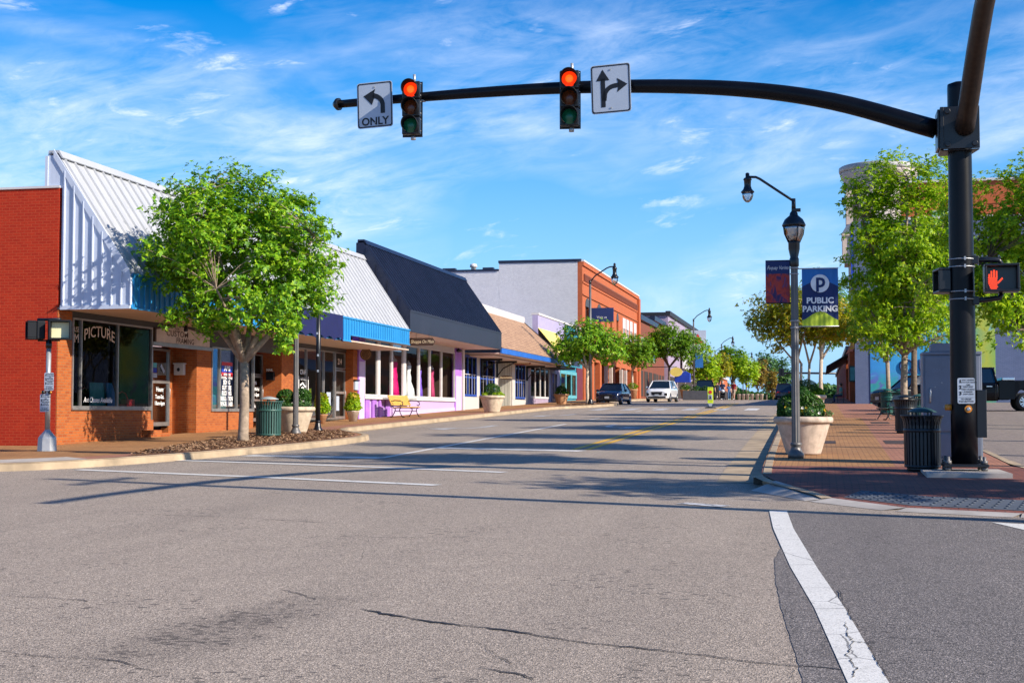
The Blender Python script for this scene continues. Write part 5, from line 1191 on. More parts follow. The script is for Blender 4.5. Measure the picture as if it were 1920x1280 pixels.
def cloth(m, zs, x0=bx0, x1=bx1, n=36, y=by, off=0.0, z_of=None):
    for k in range(n):
        u0, u1 = k / n, (k + 1) / n
        f = lambda u, z: (x0 + (x1 - x0) * u, y - off + .0028 * math.sin(u * 46) + .007 * math.sin(u * 15 + 1), z)
        za, zb = (zs[0](u0), zs[0](u1)), (zs[1](u0), zs[1](u1))
        nz = 6
        for j in range(nz):
            q0, q1 = j / nz, (j + 1) / nz
            m.quad(f(u0, za[0] + (zb[0] - za[0]) * q0), f(u1, za[1] + (zb[1] - za[1]) * q0), f(u1, za[1] + (zb[1] - za[1]) * q1), f(u0, za[0] + (zb[0] - za[0]) * q1))
hill = lambda u: bz0 + .12 + .17 * math.sin(math.pi * u) ** 1.6
top_ = lambda u: bz1 - .36 + .12 * math.sin(math.pi * min(1, max(0, u))) - .0
part('cloth', ['banner_navy', 'banner_blue', 'banner_lime'], b, lambda m: (cloth(m, (hill, top_)), setattr(m, 'm', 1), cloth(m, (top_, lambda u: bz1)), setattr(m, 'm', 2), cloth(m, (lambda u: bz0, hill))))
cxb = (bx0 + bx1) / 2
part('emblem', 'letter_white', b, lambda m: m.add([(cxb + .185 * math.cos(a * .2618), by - .026, bz1 - .30 + .185 * math.sin(a * .2618)) for a in range(24)], [tuple(range(24))]))
part('lettering', ['letter_white', 'banner_navy'], b, lambda m: (text(m, 'PUBLIC', .165, (cxb, by - .026, bz1 - .70), (1, 0, 0), (0, 0, 1), bold=.006, sx=1.02), text(m, 'PARKING', .165, (cxb, by - .026, bz1 - .87), (1, 0, 0), (0, 0, 1), bold=.006, sx=1.02), setattr(m, 'm', 1), text(m, 'p', .40, (cxb + .01, by - .030, bz1 - .37), (1, 0, 0), (0, 0, 1), bold=.010)))
part('rod', 'galvanised', b, lambda m: [m.tube([(LX, by, z), (bx1 + .01, by, z)], .012, 6) for z in (bz1 + .01, bz0 - .01)]); part('band_clamp', 'galvanised', b, lambda m: [m.lathe([(.088, 0), (.088, .02)], 16, (LX, LY, z)) for z in (bz1 - .1, bz1 + .02, bz0 + .1, bz0 - .04)])
b = thing('banner', (LX, LY, LZ + 3.6), 'dark banner with a painted street scene and white script on the grey lamp post', 'banner')
ax0, ax1, az0, az1 = LX - .58, LX - .09, LZ + 3.17, LZ + 4.02
part('cloth', ['banner_picture', 'banner_navy'], b, lambda m: (m.box(ax0, ax1, LY - .01, LY + .0, az0, az1 - .26), setattr(m, 'm', 1), m.box(ax0, ax1, LY - .01, LY + .0, az1 - .259, az1)))
part('lettering', 'letter_white', b, lambda m: text(m, 'Fuquay Varina', .105, ((ax0 + ax1) / 2, LY - .014, az1 - .17), (1, 0, 0), (0, 0, 1), shear=.35, sx=.72)); part('rod', 'black_metal', b, lambda m: [m.tube([(ax0, LY, z), (LX, LY, z)], .012, 6) for z in (az1 + .01, az0 - .01)])
# taller lamps along the left kerb
def tall_lamp(loc, label, mat_='silver_pole', h=9.0, rz=0):
    t_ = thing('street_lamp', (0, 0, 0), label, 'street lamp')
    part('base', 'black_metal', t_, lambda m: m.lathe([(.2, 0), (.2, .1), (.13, .3), (.11, .4)], 14)); part('shaft', mat_, t_, lambda m: m.lathe([(.1, .4), (.075, h - 1.1)], 12))
    part('arm', 'black_metal', t_, lambda m: (m.lathe([(.085, h - 1.1), (.08, h - .85)], 10), m.tube([(0, 0, h - .95), (.35, 0, h - .55), (1.1, 0, h - .08), (1.3, 0, h), (1.6, 0, h + .02)], .045, 8)))
    o = part('pendant', 'black_metal', t_, lambda m: m.lathe([(.03, .3), (.08, .25), (.08, .05), (.14, 0), (.17, -.08), (.13, -.12), (.13, -.4), (.2, -.55), (.27, -.62), (.27, -.67)], 14, (1.62, 0, h - .05)))
    part('globe', 'lamp_glass', o, lambda m: m.lathe([(.23, -.671), (.22, -.85), (.15, -1.05), (.02, -1.15)], 14, (1.62, 0, h - .05)))
    t_.location = loc; t_.rotation_euler = (0, 0, rz)
    return t_
def onp(px, Y, h=.15):
    p = AY(px, 700, Y); return (p.x, Y, gz(Y) + h)
T = tall_lamp(onp(1107, 92), 'tall street lamp with silver shaft rising from the mulch island')
for px, Y, lab in ((1301, 146, 'tall black street lamp beside the far blue banner'), (1353, 205, 'farther street lamp rising above the lime green trees'), (1393, 262, 'far small street lamp with a pendant near the gantry'), (1341, 232, 'thin far lamp half hidden behind the street trees'), (1378, 300, 'tiny low lamp between the two distant lamps nearest the gantry'), (1403, 340, 'tiny distant lamp just before the tip of the gantry')):
    copy_tree(T, onp(px, Y), None, lab)
b = thing('banner', onp(1310, 146), 'small dark blue banner on the far black lamp post', 'banner'); q = AY(1310, 680, 145.9)
part('cloth', 'banner_blue', b, lambda m: m.box(q.x - .35, q.x + .45, 145.9, 145.93, q.z - .5, q.z + 1.0)); part('rod', 'black_metal', b, lambda m: m.tube([(q.x - .5, 145.92, q.z + 1.02), (q.x + .5, 145.92, q.z + 1.02)], .03, 6))

# gantry far up the street
Yg = 276
g_ = thing('signal_pole', (AY(1600, 700, Yg).x, Yg, gz(Yg)), 'distant dark mast-arm gantry across the far end of the street', 'signal pole')
xa, xb = AY(1408, 698, Yg).x, AY(1600, 698, Yg).x; zg = AY(1450, 698, Yg).z
part('mast_arm', 'black_metal', g_, lambda m: m.tube([(xa, Yg, zg), (xb, Yg, zg - .3)], [.14, .22], 8)); part('shaft', 'black_metal', g_, lambda m: m.tube([(xb, Yg, gz(Yg)), (xb, Yg, zg + 1)], .25, 8))
for px in (1433, 1439, 1463, 1468):
    x = AY(px, 698, Yg).x
    t_ = thing('traffic_signal', (x, Yg - .3, zg), {1433: 'small dark signal at the tip of the far gantry', 1439: 'small dark signal next to the tip one on the far gantry', 1463: 'third small dark signal along the far gantry', 1468: 'small dark signal on the far gantry nearest its shaft'}[px], 'traffic signal', 'signals on the far gantry')
    part('housing', 'black_metal', t_, lambda m: m.box(x - .25, x + .25, Yg - .5, Yg - .2, zg - .75, zg + .75), .04); part('visor', 'black_metal', t_, lambda m: [m.tube([(x, Yg - .5, zg + k), (x, Yg - .75, zg + k)], .2, 10) for k in (-.5, 0, .5)])
# ------------------------------------------------------------------ bins, planters, benches, cabinet
def bin_(loc, label, body='rail_green', lid='lid_grey', h=.92, r_=.31, group=None):
    t_ = thing('litter_bin', (0, 0, 0), label, 'bin', group)
    part('liner', 'sign_black', t_, lambda m: m.lathe([(r_ * .82, .06), (r_ * .86, h - .1)], 20))
    part('base_ring', body, t_, lambda m: (m.lathe([(r_ * .8, 0), (r_ * .86, .02), (r_ * .86, .06)], 24), m.lathe([(r_ * .98, .06), (r_ * 1.0, .1)], 32)))
    def slats(m):
        for k in range(30):
            a = 2 * math.pi * k / 30; M = Matrix.Rotation(a, 4, 'Z'); o = len(m.v)
            m.prism([(r_ * .94, .07), (r_ * .985, .07), (r_ * 1.0, h - .16), (r_ * 1.06, h - .06), (r_ * 1.17, h), (r_ * 1.14, h), (r_ * 1.02, h - .06), (r_ * .955, h - .16)], 'y', -.021, .021).moved(M, o)
    part('slat_cage', body, t_, slats)
    part('hoop', body, t_, lambda m: (m.lathe([(r_ * 1.02, h - .28), (r_ * 1.02, h - .22)], 32), m.lathe([(r_ * 1.165, h - .012), (r_ * 1.175, h + .012), (r_ * 1.12, h + .014)], 32)))
    part('lid', lid, t_, lambda m: m.lathe([(.02, h + .06), (r_ * .8, h + .06), (r_ * .8, h + .075), (r_ * .5, h + .12), (.05, h + .15), (.01, h + .15)], 24))
    part('lid_leg', body, t_, lambda m: [m.box(r_ * .6 * math.cos(a) - .015, r_ * .6 * math.cos(a) + .015, r_ * .6 * math.sin(a) - .015, r_ * .6 * math.sin(a) + .015, h - .1, h + .06) for a in (.5, 2.07, 3.64, 5.2)])
    t_.location = loc
    return t_
gp = lambda x, y, h=.15: (x, y, gz(y) + h)
bin_(gp(1.71, 25.75), 'black slatted litter bin with green lid in front of the grey cabinet', 'bin_black', 'lid_green', .95)
bin_(gp(2.42, 43.3), 'black litter bin next behind the grey cabinet', 'bin_black', 'bin_black', .98)
bin_(gp(2.98, 45.6), 'dark green slatted litter bin catching sun beside the cabinet edge', 'rail_green', 'rail_green', .98)
bin_(gp(2.92, 66.0), 'shaded dark green litter bin of the pair before the mural', 'bin_teal', 'bin_teal', 1.0)
bin_(gp(3.32, 63.5), 'sunlit bright teal slatted litter bin of the pair before the mural', 'bin_teal', 'bin_teal', 1.0)
bin_(gp(-15.48, 38.4, .16), 'green slatted litter bin with a domed pale lid beside the corner tree', 'rail_green', 'lid_grey', 1.02, .36)
def urn(loc, label, mat_, s=1.0, cat='planter'):
    t_ = thing('planter', (0, 0, 0), label, cat)
    def body(m):
        m.lathe([(.36 * s, 0), (.37 * s, .03 * s), (.545 * s, .60 * s), (.56 * s, .66 * s), (.60 * s, .665 * s), (.625 * s, .69 * s), (.63 * s, .75 * s), (.61 * s, .79 * s), (.56 * s, .80 * s), (.54 * s, .77 * s), (.53 * s, .70 * s)], 40)
    part('pot', mat_, t_, body)
    part('soil', 'soil', t_, lambda m: m.lathe([(.54 * s, .70 * s), (.53 * s, .72 * s), (.3 * s, .75 * s), (.02, .76 * s)], 20))
    t_.location = loc
    return t_
def leaves(parent, name, mat_, pts, size, seed, flat=.0, up=.3):
    """small leaf-shaped faces around given centres (centre, radius, count)"""
    r = np.random.default_rng(seed); V = []
    for c, rad, n in pts:
        d = r.normal(size=(n, 3)); d /= np.linalg.norm(d, axis=1)[:, None]
        rr = np.array(rad) * (r.random((n, 1)) ** .33 * .5 + .5)
        p = np.array(c) + d * rr
        nd = d * .7 + r.normal(size=(n, 3)) * .6 + np.array([0, 0, up]); nd /= np.linalg.norm(nd, axis=1)[:, None]
        t = np.cross(nd, r.normal(size=(n, 3))); t /= np.linalg.norm(t, axis=1)[:, None]; b = np.cross(nd, t)
        s = size * (.6 + .8 * r.random((n, 1)))
        q = np.stack([p - t * s, p + b * s * .5 + nd * s * .15, p + t * s, p - b * s * .5 + nd * s * .15], 1)
        V.append(q.reshape(-1, 3))
    return quads(name, np.concatenate(V), mat_, parent)
def quads(name, V, mat_, parent):
    n = len(V) // 4
    o3 = np.zeros(3); q = parent
    while q is not None: o3 += np.array(q.location); q = q.parent
    me = bpy.data.meshes.new(name); me.vertices.add(n * 4); me.loops.add(n * 4); me.polygons.add(n)
    me.vertices.foreach_set('co', (V - o3).astype(np.float32).ravel()); me.loops.foreach_set('vertex_index', np.arange(n * 4, dtype=np.int32))
    me.polygons.foreach_set('loop_start', np.arange(0, n * 4, 4, dtype=np.int32)); me.polygons.foreach_set('loop_total', np.full(n, 4, dtype=np.int32))
    me.materials.append(MAT[mat_]); me.update(); me.validate()
    o = bpy.data.objects.new(name, me); COL.objects.link(o); o.parent = parent
    return o
def plants(t_, z, r_, shrubs, edge, flowers, seed):
    """clipped shrubs, trailing edge foliage and a few blooms in a planter; positions relative to its base"""
    L = Vector(t_.location)
    for i, (dx, dy, dz, rad, mt) in enumerate(shrubs):
        leaves(t_, 'shrub', mt, [((L.x + dx, L.y + dy, L.z + z + dz), (rad, rad, rad * .9), int(2600 * rad / .3))], .028, seed + i)
    if edge:
        r = random.Random(seed)
        leaves(t_, 'foliage', edge, [((L.x + r_ * math.cos(a) * r.uniform(.6, 1.05), L.y + r_ * math.sin(a) * r.uniform(.6, 1.05), L.z + z + r.uniform(-.02, .16)), (.13, .13, .10), 110) for a in [r.uniform(0, 6.28) for _ in range(22)]], .032, seed + 50)
    for j, (mt, n) in enumerate(flowers):
        r = random.Random(seed + j * 9); m = MB()
        for _ in range(n):
            a = r.uniform(3.3, 6.1); q = r_ * r.uniform(.55, 1.0); c = Vector((L.x + q * math.cos(a), L.y + q * math.sin(a), L.z + z + r.uniform(.06, .22)))
            for k in range(5):
                w = k * 1.257 + r.random(); d = Vector((math.cos(w), -.5, math.sin(w))) * .034; e = Vector((-math.sin(w), 0, math.cos(w))) * .02
                m.quad(c, c + d * .6 - e, c + d, c + d * .6 + e)
        m.build('flowers', mt, t_, recalc=False)
U = urn(gp(-.38, 31.1), 'large pale stone planter with yellow pansies behind the banner lamp post', 'urn_stone')
plants(U, .78, .48, [(-.22, .05, .22, .34, 'leaf_dark'), (.12, .1, .2, .34, 'leaf_dark'), (-.05, .0, .42, .26, 'leaf_dark'), (-.35, -.1, .1, .2, 'leaf_dark')], 'leaf_blue', [('flower_yellow', 14), ('flower_white', 9)], 10)
U = urn(gp(-15.9, 41.55, .16), 'large tan planter with clipped round shrubs behind the silver lamp post', 'urn_stone_tan', 1.02)
plants(U, .8, .48, [(-.28, 0, .3, .30, 'leaf_dark'), (.22, .05, .32, .3, 'leaf_dark')], 'leaf_blue', [('flower_white', 6)], 20)
U = urn(gp(-16.35, 70.5), 'big tan planter with a domed shrub outside the white shop', 'urn_stone_tan', 1.06)
plants(U, .8, .52, [(.0, 0, .28, .44, 'leaf_dark')], 'leaf_lime', [], 30)
U = urn(gp(-17.1, 94.4), 'smaller ornate terracotta urn outside the yellow-awning shop', 'terracotta', .85)
plants(U, .64, .42, [(0, 0, .3, .35, 'leaf_dark')], 'leaf_mid', [('flower_white', 8)], 40)
U = urn(gp(-.5, 62.0), 'pale planter with a dark shrub under the copper tree', 'urn_stone', 1.15)
plants(U, .85, .5, [(-.1, 0, .3, .5, 'leaf_dark'), (.35, 0, .12, .3, 'leaf_mid')], 'leaf_lime', [], 60)
for i, (x, y, s, lab) in enumerate(((-18.5, 51.2, .42, 'small dark pot of variegated leaves half hidden by the big tan planter'), (-18.3, 54.3, .50, 'small white pot of pale foliage beside the 214 door'))):
    t_ = thing('flower_pot', gp(x, y), lab, 'flower pot'); part('pot', 'urn_stone' if i else 'terracotta', t_, lambda m: m.lathe([(.2 * s * 1.5, 0), (.34 * s * 1.5, .75 * s), (.37 * s * 1.5, .78 * s), (.37 * s * 1.5, .85 * s), (.3 * s * 1.5, .85 * s)], 20, t_.location))
    leaves(t_, 'foliage', 'leaf_lime', [((x, y, t_.location.z + .55 + .12 * k), (.36 - .04 * k, .36 - .04 * k, .16), 260) for k in range(4)], .07, 70 + i); leaves(t_, 'leaf_spray', 'leaf_copper', [((x, y, t_.location.z + .95), (.26, .26, .22), 160)], .08, 80 + i)
def bench(loc, rz, label, wood, n=5):
    t_ = thing('park_bench', (0, 0, 0), label, 'bench'); L = 1.8
    part('seat', wood, t_, lambda m: [m.box(-L / 2, L / 2, -.42 + k * .115, -.325 + k * .115, .43 - .012 * k, .465 - .012 * k) for k in range(4)], .006)
    def back(m):
        for k in range(n): 
            y, z = .07 + .04 * k, .53 + .088 * k
            m.add([(-L / 2, y, z), (L / 2, y, z), (L / 2, y + .032, z + .075), (-L / 2, y + .032, z + .075), (-L / 2, y + .03, z - .01), (L / 2, y + .03, z - .01), (L / 2, y + .062, z + .065), (-L / 2, y + .062, z + .065)], [(0, 1, 2, 3), (7, 6, 5, 4), (0, 4, 5, 1), (2, 6, 7, 3), (1, 5, 6, 2), (3, 7, 4, 0)])
    part('backrest', wood, t_, back)
    for x in (-L / 2 + .12, L / 2 - .12):
        part('leg', 'black_metal', t_, lambda m: (m.tube([(x, -.46, .0), (x, -.40, .02), (x, -.30, .18), (x, -.26, .34), (x, -.34, .42)], .022, 8), m.tube([(x, .16, .0), (x, .10, .02), (x, .0, .18), (x, -.06, .34), (x, .0, .41)], .022, 8), m.tube([(x, -.28, .26), (x, -.04, .26)], .018, 8), m.tube([(x, -.42, .43), (x, .04, .40), (x, .1, .55), (x, .3, .98)], .022, 8), m.tube([(x, -.52, 0.012), (x, -.4, .012)], .022, 6), m.tube([(x, .1, .012), (x, .22, .012)], .022, 6)))
        part('armrest', 'black_metal', t_, lambda m: m.tube([(x, .17, .70), (x, -.02, .735), (x, -.28, .72), (x, -.41, .66), (x, -.42, .56), (x, -.35, .5), (x, -.29, .55)], .02, 8))
    part('stretcher', 'black_metal', t_, lambda m: m.tube([(-L / 2 + .12, -.16, .26), (L / 2 - .12, -.16, .26)], .014, 6))
    t_.location = loc; t_.rotation_euler = (0, 0, rz)
    return t_
bench(gp(-18.2, 60.9), R(78), 'yellow slatted bench with black iron frame before the lilac shop', 'bench_wood')
bench(gp(2.7, 57.5), R(-80), 'dark green bench on the brick pavement beside the teal bins', 'rail_green')
# signal controller cabinet
cx, cy = 2.40, 27.75; cz = gz(cy) + .14
t_ = thing('control_cabinet', (cx, cy, cz), 'tall grey metal control cabinet behind the mast pole', 'cabinet')
part('plinth', 'concrete_grey', t_, lambda m: m.box(cx - .57, cx + .57, cy - .05, cy + .7, cz - .1, cz + .12)); part('body', 'cabinet_grey', t_, lambda m: m.box(cx - .53, cx + .53, cy, cy + .65, cz + .12, cz + 2.05), .012)
part('hood', 'cabinet_grey', t_, lambda m: (m.box(cx - .535, cx + .535, cy - .02, cy + .66, cz + 2.051, cz + 2.11), m.prism([(cx - .38, cz + 2.111), (cx + .35, cz + 2.111), (cx + .35, cz + 2.27), (cx - .34, cz + 2.27), (cx - .38, cz + 2.24)], 'y', cy, cy + .5)), .01)
d_ = part('door', 'cabinet_grey', t_, lambda m: (m.box(cx - .49, cx + .49, cy - .025, cy - .001, cz + .62, cz + 2.02), m.box(cx - .50, cx + .50, cy - .022, cy - .001, cz + .15, cz + .58)), .008)
part('handle', 'galvanised', d_, lambda m: (m.tube([(cx - .40, cy - .03, cz + 1.42), (cx - .40, cy - .07, cz + 1.40), (cx - .405, cy - .07, cz + 1.18), (cx - .405, cy - .03, cz + 1.16)], .016, 8))); part('lock', 'galvanised', d_, lambda m: [m.box(cx + q, cx + q + .02, cy - .035, cy - .026, cz + z, cz + z + .02) for q, z in ((-.32, 1.44), (-.2, 1.52))])
part('lettering', 'pale_stencil', d_, lambda m: text(m, '006-C0010', .105, (cx - .12, cy - .0265, cz + 1.72), (1, 0, 0), (0, 0, 1), bold=.004))
# in-street crossing paddle
q = AY(1332, 750, 88.0); x = q.x; z = gz(88)
t_ = thing('crossing_paddle', (x, 88, z), 'fluorescent yellow-green pedestrian crossing paddle on the centre line', 'sign')
part('base', 'sign_black', t_, lambda m: m.lathe([(.34, 0), (.32, .06), (.1, .1)], 16, (x, 88, z))); part('stem', 'sign_blank', t_, lambda m: m.prism([(x - .05, z + .08), (x + .05, z + .08), (x + .14, z + .3), (x - .14, z + .3)], 'y', 87.98, 88.02))
part('panel', 'lime_sign', t_, lambda m: m.box(x - .17, x + .17, 87.97, 88.03, z + .301, z + 1.28), .01)
part('symbol', ['red_sign', 'sign_blank', 'sign_black'], t_, lambda m: (m.prism([(x + .11 * math.cos(a * .785 + .39), z + .98 + .11 * math.sin(a * .785 + .39)) for a in range(8)], 'y', 87.955, 87.969), setattr(m, 'm', 1), m.box(x - .12, x + .12, 87.955, 87.969, z + .52, z + .82), setattr(m, 'm', 2), m.prism([(x - .06, z + .55), (x - .02, z + .55), (x, z + .65), (x + .03, z + .55), (x + .07, z + .55), (x + .03, z + .7), (x + .02, z + .76), (x - .03, z + .76)], 'y', 87.945, 87.954), m.ball((x, 87.95, z + .79), .022, 8, 6), text(m, 'STATE LAW', .055, (x, 87.965, z + 1.2), (1, 0, 0), (0, 0, 1)), text(m, 'WITHIN CROSSWALK', .032, (x, 87.965, z + .42), (1, 0, 0), (0, 0, 1))))
# yellow and violet hanging blade sign by the white car
q = AY(1275, 702, 139)
t_ = thing('blade_sign', tuple(q), 'yellow oval sign over a violet awning shape beyond the white car', 'sign')
part('oval', 'yellow_canvas', t_, lambda m: m.prism([(q.x - .35 + .6 * math.cos(a * .314), q.z + .25 + .45 * math.sin(a * .314)) for a in range(20)], 'y', 138.8, 138.88)); part('awning', 'blue_sign', t_, lambda m: m.prism([(q.x - .5, q.z - .75), (q.x + .95, q.z - .75), (q.x + .95, q.z + .1), (q.x + .5, q.z + .35), (q.x - .5, q.z - .2)], 'y', 138.9, 140))
part('bracket', 'black_metal', t_, lambda m: m.tube([(q.x - 4.5, 139, q.z + .75), (q.x - .3, 139, q.z + .75)], .04, 6))
# planter box and small pots further along
q = AY(1307, 747, 132); t_ = thing('planter_box', gp(q.x, 132), 'dark low planter box at the kerb before the black van', 'planter')
part('box', 'grey_pole', t_, lambda m: m.box(q.x - 1.3, q.x + 1.2, 131.7, 132.6, gz(132), gz(132) + .85), .02); leaves(t_, 'shrub', 'leaf_dark', [((q.x + k, 132.1, gz(132) + 1.0), (.45, .4, .3), 260) for k in (-.8, 0, .8)], .06, 91)
for i, px in enumerate((1386, 1394, 1402, 1410, 1420, 1428)):
    q = AY(px, 748, 176); t_ = thing('planter', (q.x, 176, gz(176) + .15), 'tiny pale planter in the far row by the crossing people', 'planter', 'row of far pale planters')
    part('pot', 'urn_stone', t_, lambda m: m.lathe([(.16, 0), (.24, .6), (.27, .62), (.27, .7), (.2, .7)], 14, t_.location)); leaves(t_, 'shrub', 'leaf_dark', [((q.x, 176, t_.location.z + .85), (.25, .25, .2), 120)], .06, 95 + i)
for px, lab in ((1186, 'small pale pot with a plant behind the navy car'), (1284, 'small tan pot on the pavement beside the white car')):
    q = AY(px, 745, 125 if px < 1200 else 140); y = q.y; t_ = thing('flower_pot', gp(q.x, y), lab, 'flower pot'); part('pot', 'terracotta', t_, lambda m: m.lathe([(.3, 0), (.45, .75), (.5, .78), (.5, .86), (.3, .86)], 14, t_.location)); leaves(t_, 'foliage', 'leaf_mid', [((q.x, y, t_.location.z + 1.1), (.5, .5, .35), 240)], .08, 120 + px % 7)
# ------------------------------------------------------------------ trees
def tree(name, loc, label, crown, trunk, n_clump, per, size, leafm, barkm, seed, limbs=7, stems=1, cl=.42, hollow=.45, group=None, lean=(0, 0)):
    """trunk with forked limbs; leaf clumps spread through an uneven crown volume.
    crown: list of (dx, dy, z, rx, ry, rz) lobes relative to the foot; trunk: (fork height, base radius)"""
    r = random.Random(seed); nr = np.random.default_rng(seed)
    T = thing(name, loc, label, 'tree', group); L = Vector(loc)
    vol = [a[3] * a[4] * a[5] for a in crown]; tot = sum(vol); C = []
    for lobe, v in zip(crown, vol):
        k = max(3, int(n_clump * v / tot))
        for _ in range(k):
            d = Vector((r.gauss(0, 1), r.gauss(0, 1), r.gauss(0, 1))).normalized()
            q = hollow + (1 - hollow) * r.random() ** .6
            q *= .86 + .28 * mnoise.noise(d * 2.1 + Vector((seed, 0, 0)))
            C.append(L + Vector((lobe[0] + d.x * q * lobe[3], lobe[1] + d.y * q * lobe[4], lobe[2] + d.z * q * lobe[5])))
    fh, br = trunk
    # wood
    m = MB(); nodes = []
    for s in range(stems):
        a = 6.28 * s / max(1, stems) + .4; off = Vector((math.cos(a), math.sin(a), 0)) * (.16 if stems > 1 else 0)
        top = L + Vector((lean[0], lean[1], fh)) + off * 2.2
        P = [L + off + Vector((0, 0, -.05)), L + off * 1.1 + (top - L - off) * .08, L + off * 1.2 + (top - L - off) * .5 + Vector((r.uniform(-.05, .05), r.uniform(-.05, .05), 0)), top]
        k = 1 / math.sqrt(stems)
        m.tube(P, [br * 1.35 * k, br * 1.02 * k, br * .9 * k, br * .82 * k], 12); 
        m.ball(top, br * .85 * k, 10, 7)
        nl = max(2, limbs // stems)
        for i in range(nl):
            lb = crown[r.randrange(len(crown))]
            aa = a + 6.28 * i / nl + r.uniform(-.3, .3); q = r.uniform(.35, .62)
            tip = L + Vector((lb[0] + math.cos(aa) * lb[3] * q, lb[1] + math.sin(aa) * lb[4] * q, lb[2] + lb[5] * r.uniform(-.25, .6)))
            mid = top.lerp(tip, .5) + Vector((r.uniform(-.15, .15), r.uniform(-.15, .15), r.uniform(.0, .35)))
            path = []
            for j in range(7):
                u = j / 6; path.append(top * (1 - u) ** 2 + mid * 2 * u * (1 - u) + tip * u * u)
            m.tube(path, [br * .6 * k * (1 - .8 * j / 6) + .008 for j in range(7)], 8)
            nodes += [(p, br * .5 * k * (1 - .8 * j / 6)) for j, p in enumerate(path) if j > 1]
    for c in C:
        p, rad = min(nodes, key=lambda n_: (n_[0] - c).length + .3 * max(0, n_[0].z - c.z))
        mid = p.lerp(c, .55) + Vector((0, 0, .06 * (c - p).length))
        m.tube([p, mid, c], [min(rad * .55, .03) + .004, .012, .005], 5, caps=False)
    m.build('trunk', barkm, T)
    # leaves: tufts of five pointed leaves spread like a hand, gathered in clumps along the twigs
    Cn = np.array([tuple(c) for c in C]); tn = max(1, per // 5); n = len(Cn) * tn
    idx = np.repeat(np.arange(len(Cn)), tn)
    sc = (cl * (.65 + .7 * nr.random(len(Cn))))[idx][:, None]
    g = nr.normal(size=(n, 3)); g /= np.maximum(1, np.linalg.norm(g, axis=1) / 1.8)[:, None]
    P = Cn[idx] + g * sc * np.array([.62, .62, .45])
    out = P - Cn.mean(0); out /= np.linalg.norm(out, axis=1)[:, None]
    nd = out * .5 + nr.normal(size=(n, 3)) * .45 + np.array([0, 0, .6]); nd /= np.linalg.norm(nd, axis=1)[:, None]
    t = np.cross(nd, nr.normal(size=(n, 3))); t /= np.linalg.norm(t, axis=1)[:, None]; b = np.cross(nd, t)
    s = size * 1.75 * (.6 + .8 * nr.random((n, 1))); V = []
    for k in range(5):
        w = math.radians(-100 + 50 * k) + nr.normal(size=(n, 1)) * .18
        d = t * np.cos(w) + b * np.sin(w); e = b * np.cos(w) - t * np.sin(w); L_ = s * (.75 + .35 * (k == 2) + .2 * nr.random((n, 1)))
        droop = nd * L_ * (.05 + .35 * nr.random((n, 1)))
        V.append(np.stack([P, P + d * L_ * .5 + e * L_ * .24 - droop * .3, P + d * L_ - droop, P + d * L_ * .5 - e * L_ * .24 - droop * .3], 1))
    V = np.concatenate(V).reshape(-1, 3)
    quads('crown', V, leafm, T)
    return T
gt = lambda x, y, h=.15: (x, y, gz(y) + h)
# the corner tree
tree('street_tree', gt(-14.98, 35.4, .16), 'bright green round-headed tree in the mulch bed before the picture shop',
     [(-.1, 0, 4.9, 2.3, 2.5, 1.9), (-1.3, -.2, 5.3, 1.5, 1.9, 1.5), (1.35, .1, 4.9, 1.5, 1.7, 1.6), (.2, -.1, 6.35, 1.5, 1.9, 1.15), (1.2, -.3, 3.7, 1.5, 1.4, .9), (-.9, -.5, 3.6, 1.3, 1.3, .8), (.2, -1.2, 3.55, 1.5, .9, .8), (-1.0, -.3, 6.5, 1.0, 1.4, .9), (1.3, 0, 6.2, .9, 1.0, .9), (2.0, .1, 4.3, .9, .9, .9), (-1.9, -.5, 4.5, .9, 1.1, .7), (-.95, -2.0, 5.3, 1.15, 1.0, 1.3), (-.7, -1.7, 6.4, 1.0, .9, .8), (1.0, -.2, 2.85, 1.05, .9, .6), (-1.15, -.5, 3.15, 1.1, 1.0, .55)],
     (2.1, .14), 440, 170, .060, 'leaf_bright', 'bark', 11, limbs=10, cl=.33, hollow=.5)
# along the left kerb
def at(px, Y): return AY(px, 700, Y).x
tree('street_tree', gt(-15.0, 92.5), 'broad green street tree on the mulch island behind the tall silver lamp', [(-.1, 0, 4.2, 2.3, 2.0, 1.5), (-1.2, 0, 3.6, 1.6, 1.5, 1.1), (1.4, .3, 3.8, 1.5, 1.5, 1.2), (.2, 0, 5.0, 1.4, 1.3, .9)], (2.3, .12), 200, 120, .08, 'leaf_bright', 'bark_pale', 21, cl=.45)
x = at(1185, 128); tree('street_tree', gt(x, 128), 'darker green tree squeezed between the first island tree and the white car', [(0, 0, 4.6, 2.0, 2.0, 1.4), (.8, 0, 3.9, 1.6, 1.6, 1.1)], (2.4, .11), 130, 90, .10, 'leaf_mid', 'bark_pale', 22, cl=.5)
x = at(1255, 133); tree('street_tree', gt(x, 133), 'wide dark green tree above the white car', [(0, 0, 5.5, 2.6, 2.2, 1.8), (-1.6, 0, 4.7, 1.7, 1.6, 1.3), (1.9, 0, 4.9, 1.7, 1.6, 1.5)], (2.9, .13), 210, 110, .095, 'leaf_mid', 'bark_dark', 23, cl=.5)
x = at(1325, 160); tree('street_tree', gt(x, 160), 'narrow upright lime tree beside the black lamp with the blue banner', [(0, 0, 3.6, 1.6, 1.6, 3.0), (-1.2, 0, 3.6, 1.3, 1.3, 2.4)], (.9, .1), 150, 60, .13, 'leaf_lime', 'bark_dark', 24, cl=.55)
x = at(1348, 185); tree('street_tree', gt(x, 185), 'small reddish green tree behind the crossing people', [(0, 0, 4.4, 1.9, 1.8, 2.0)], (2.0, .1), 90, 60, .14, 'leaf_copper', 'bark_dark', 25, cl=.6)
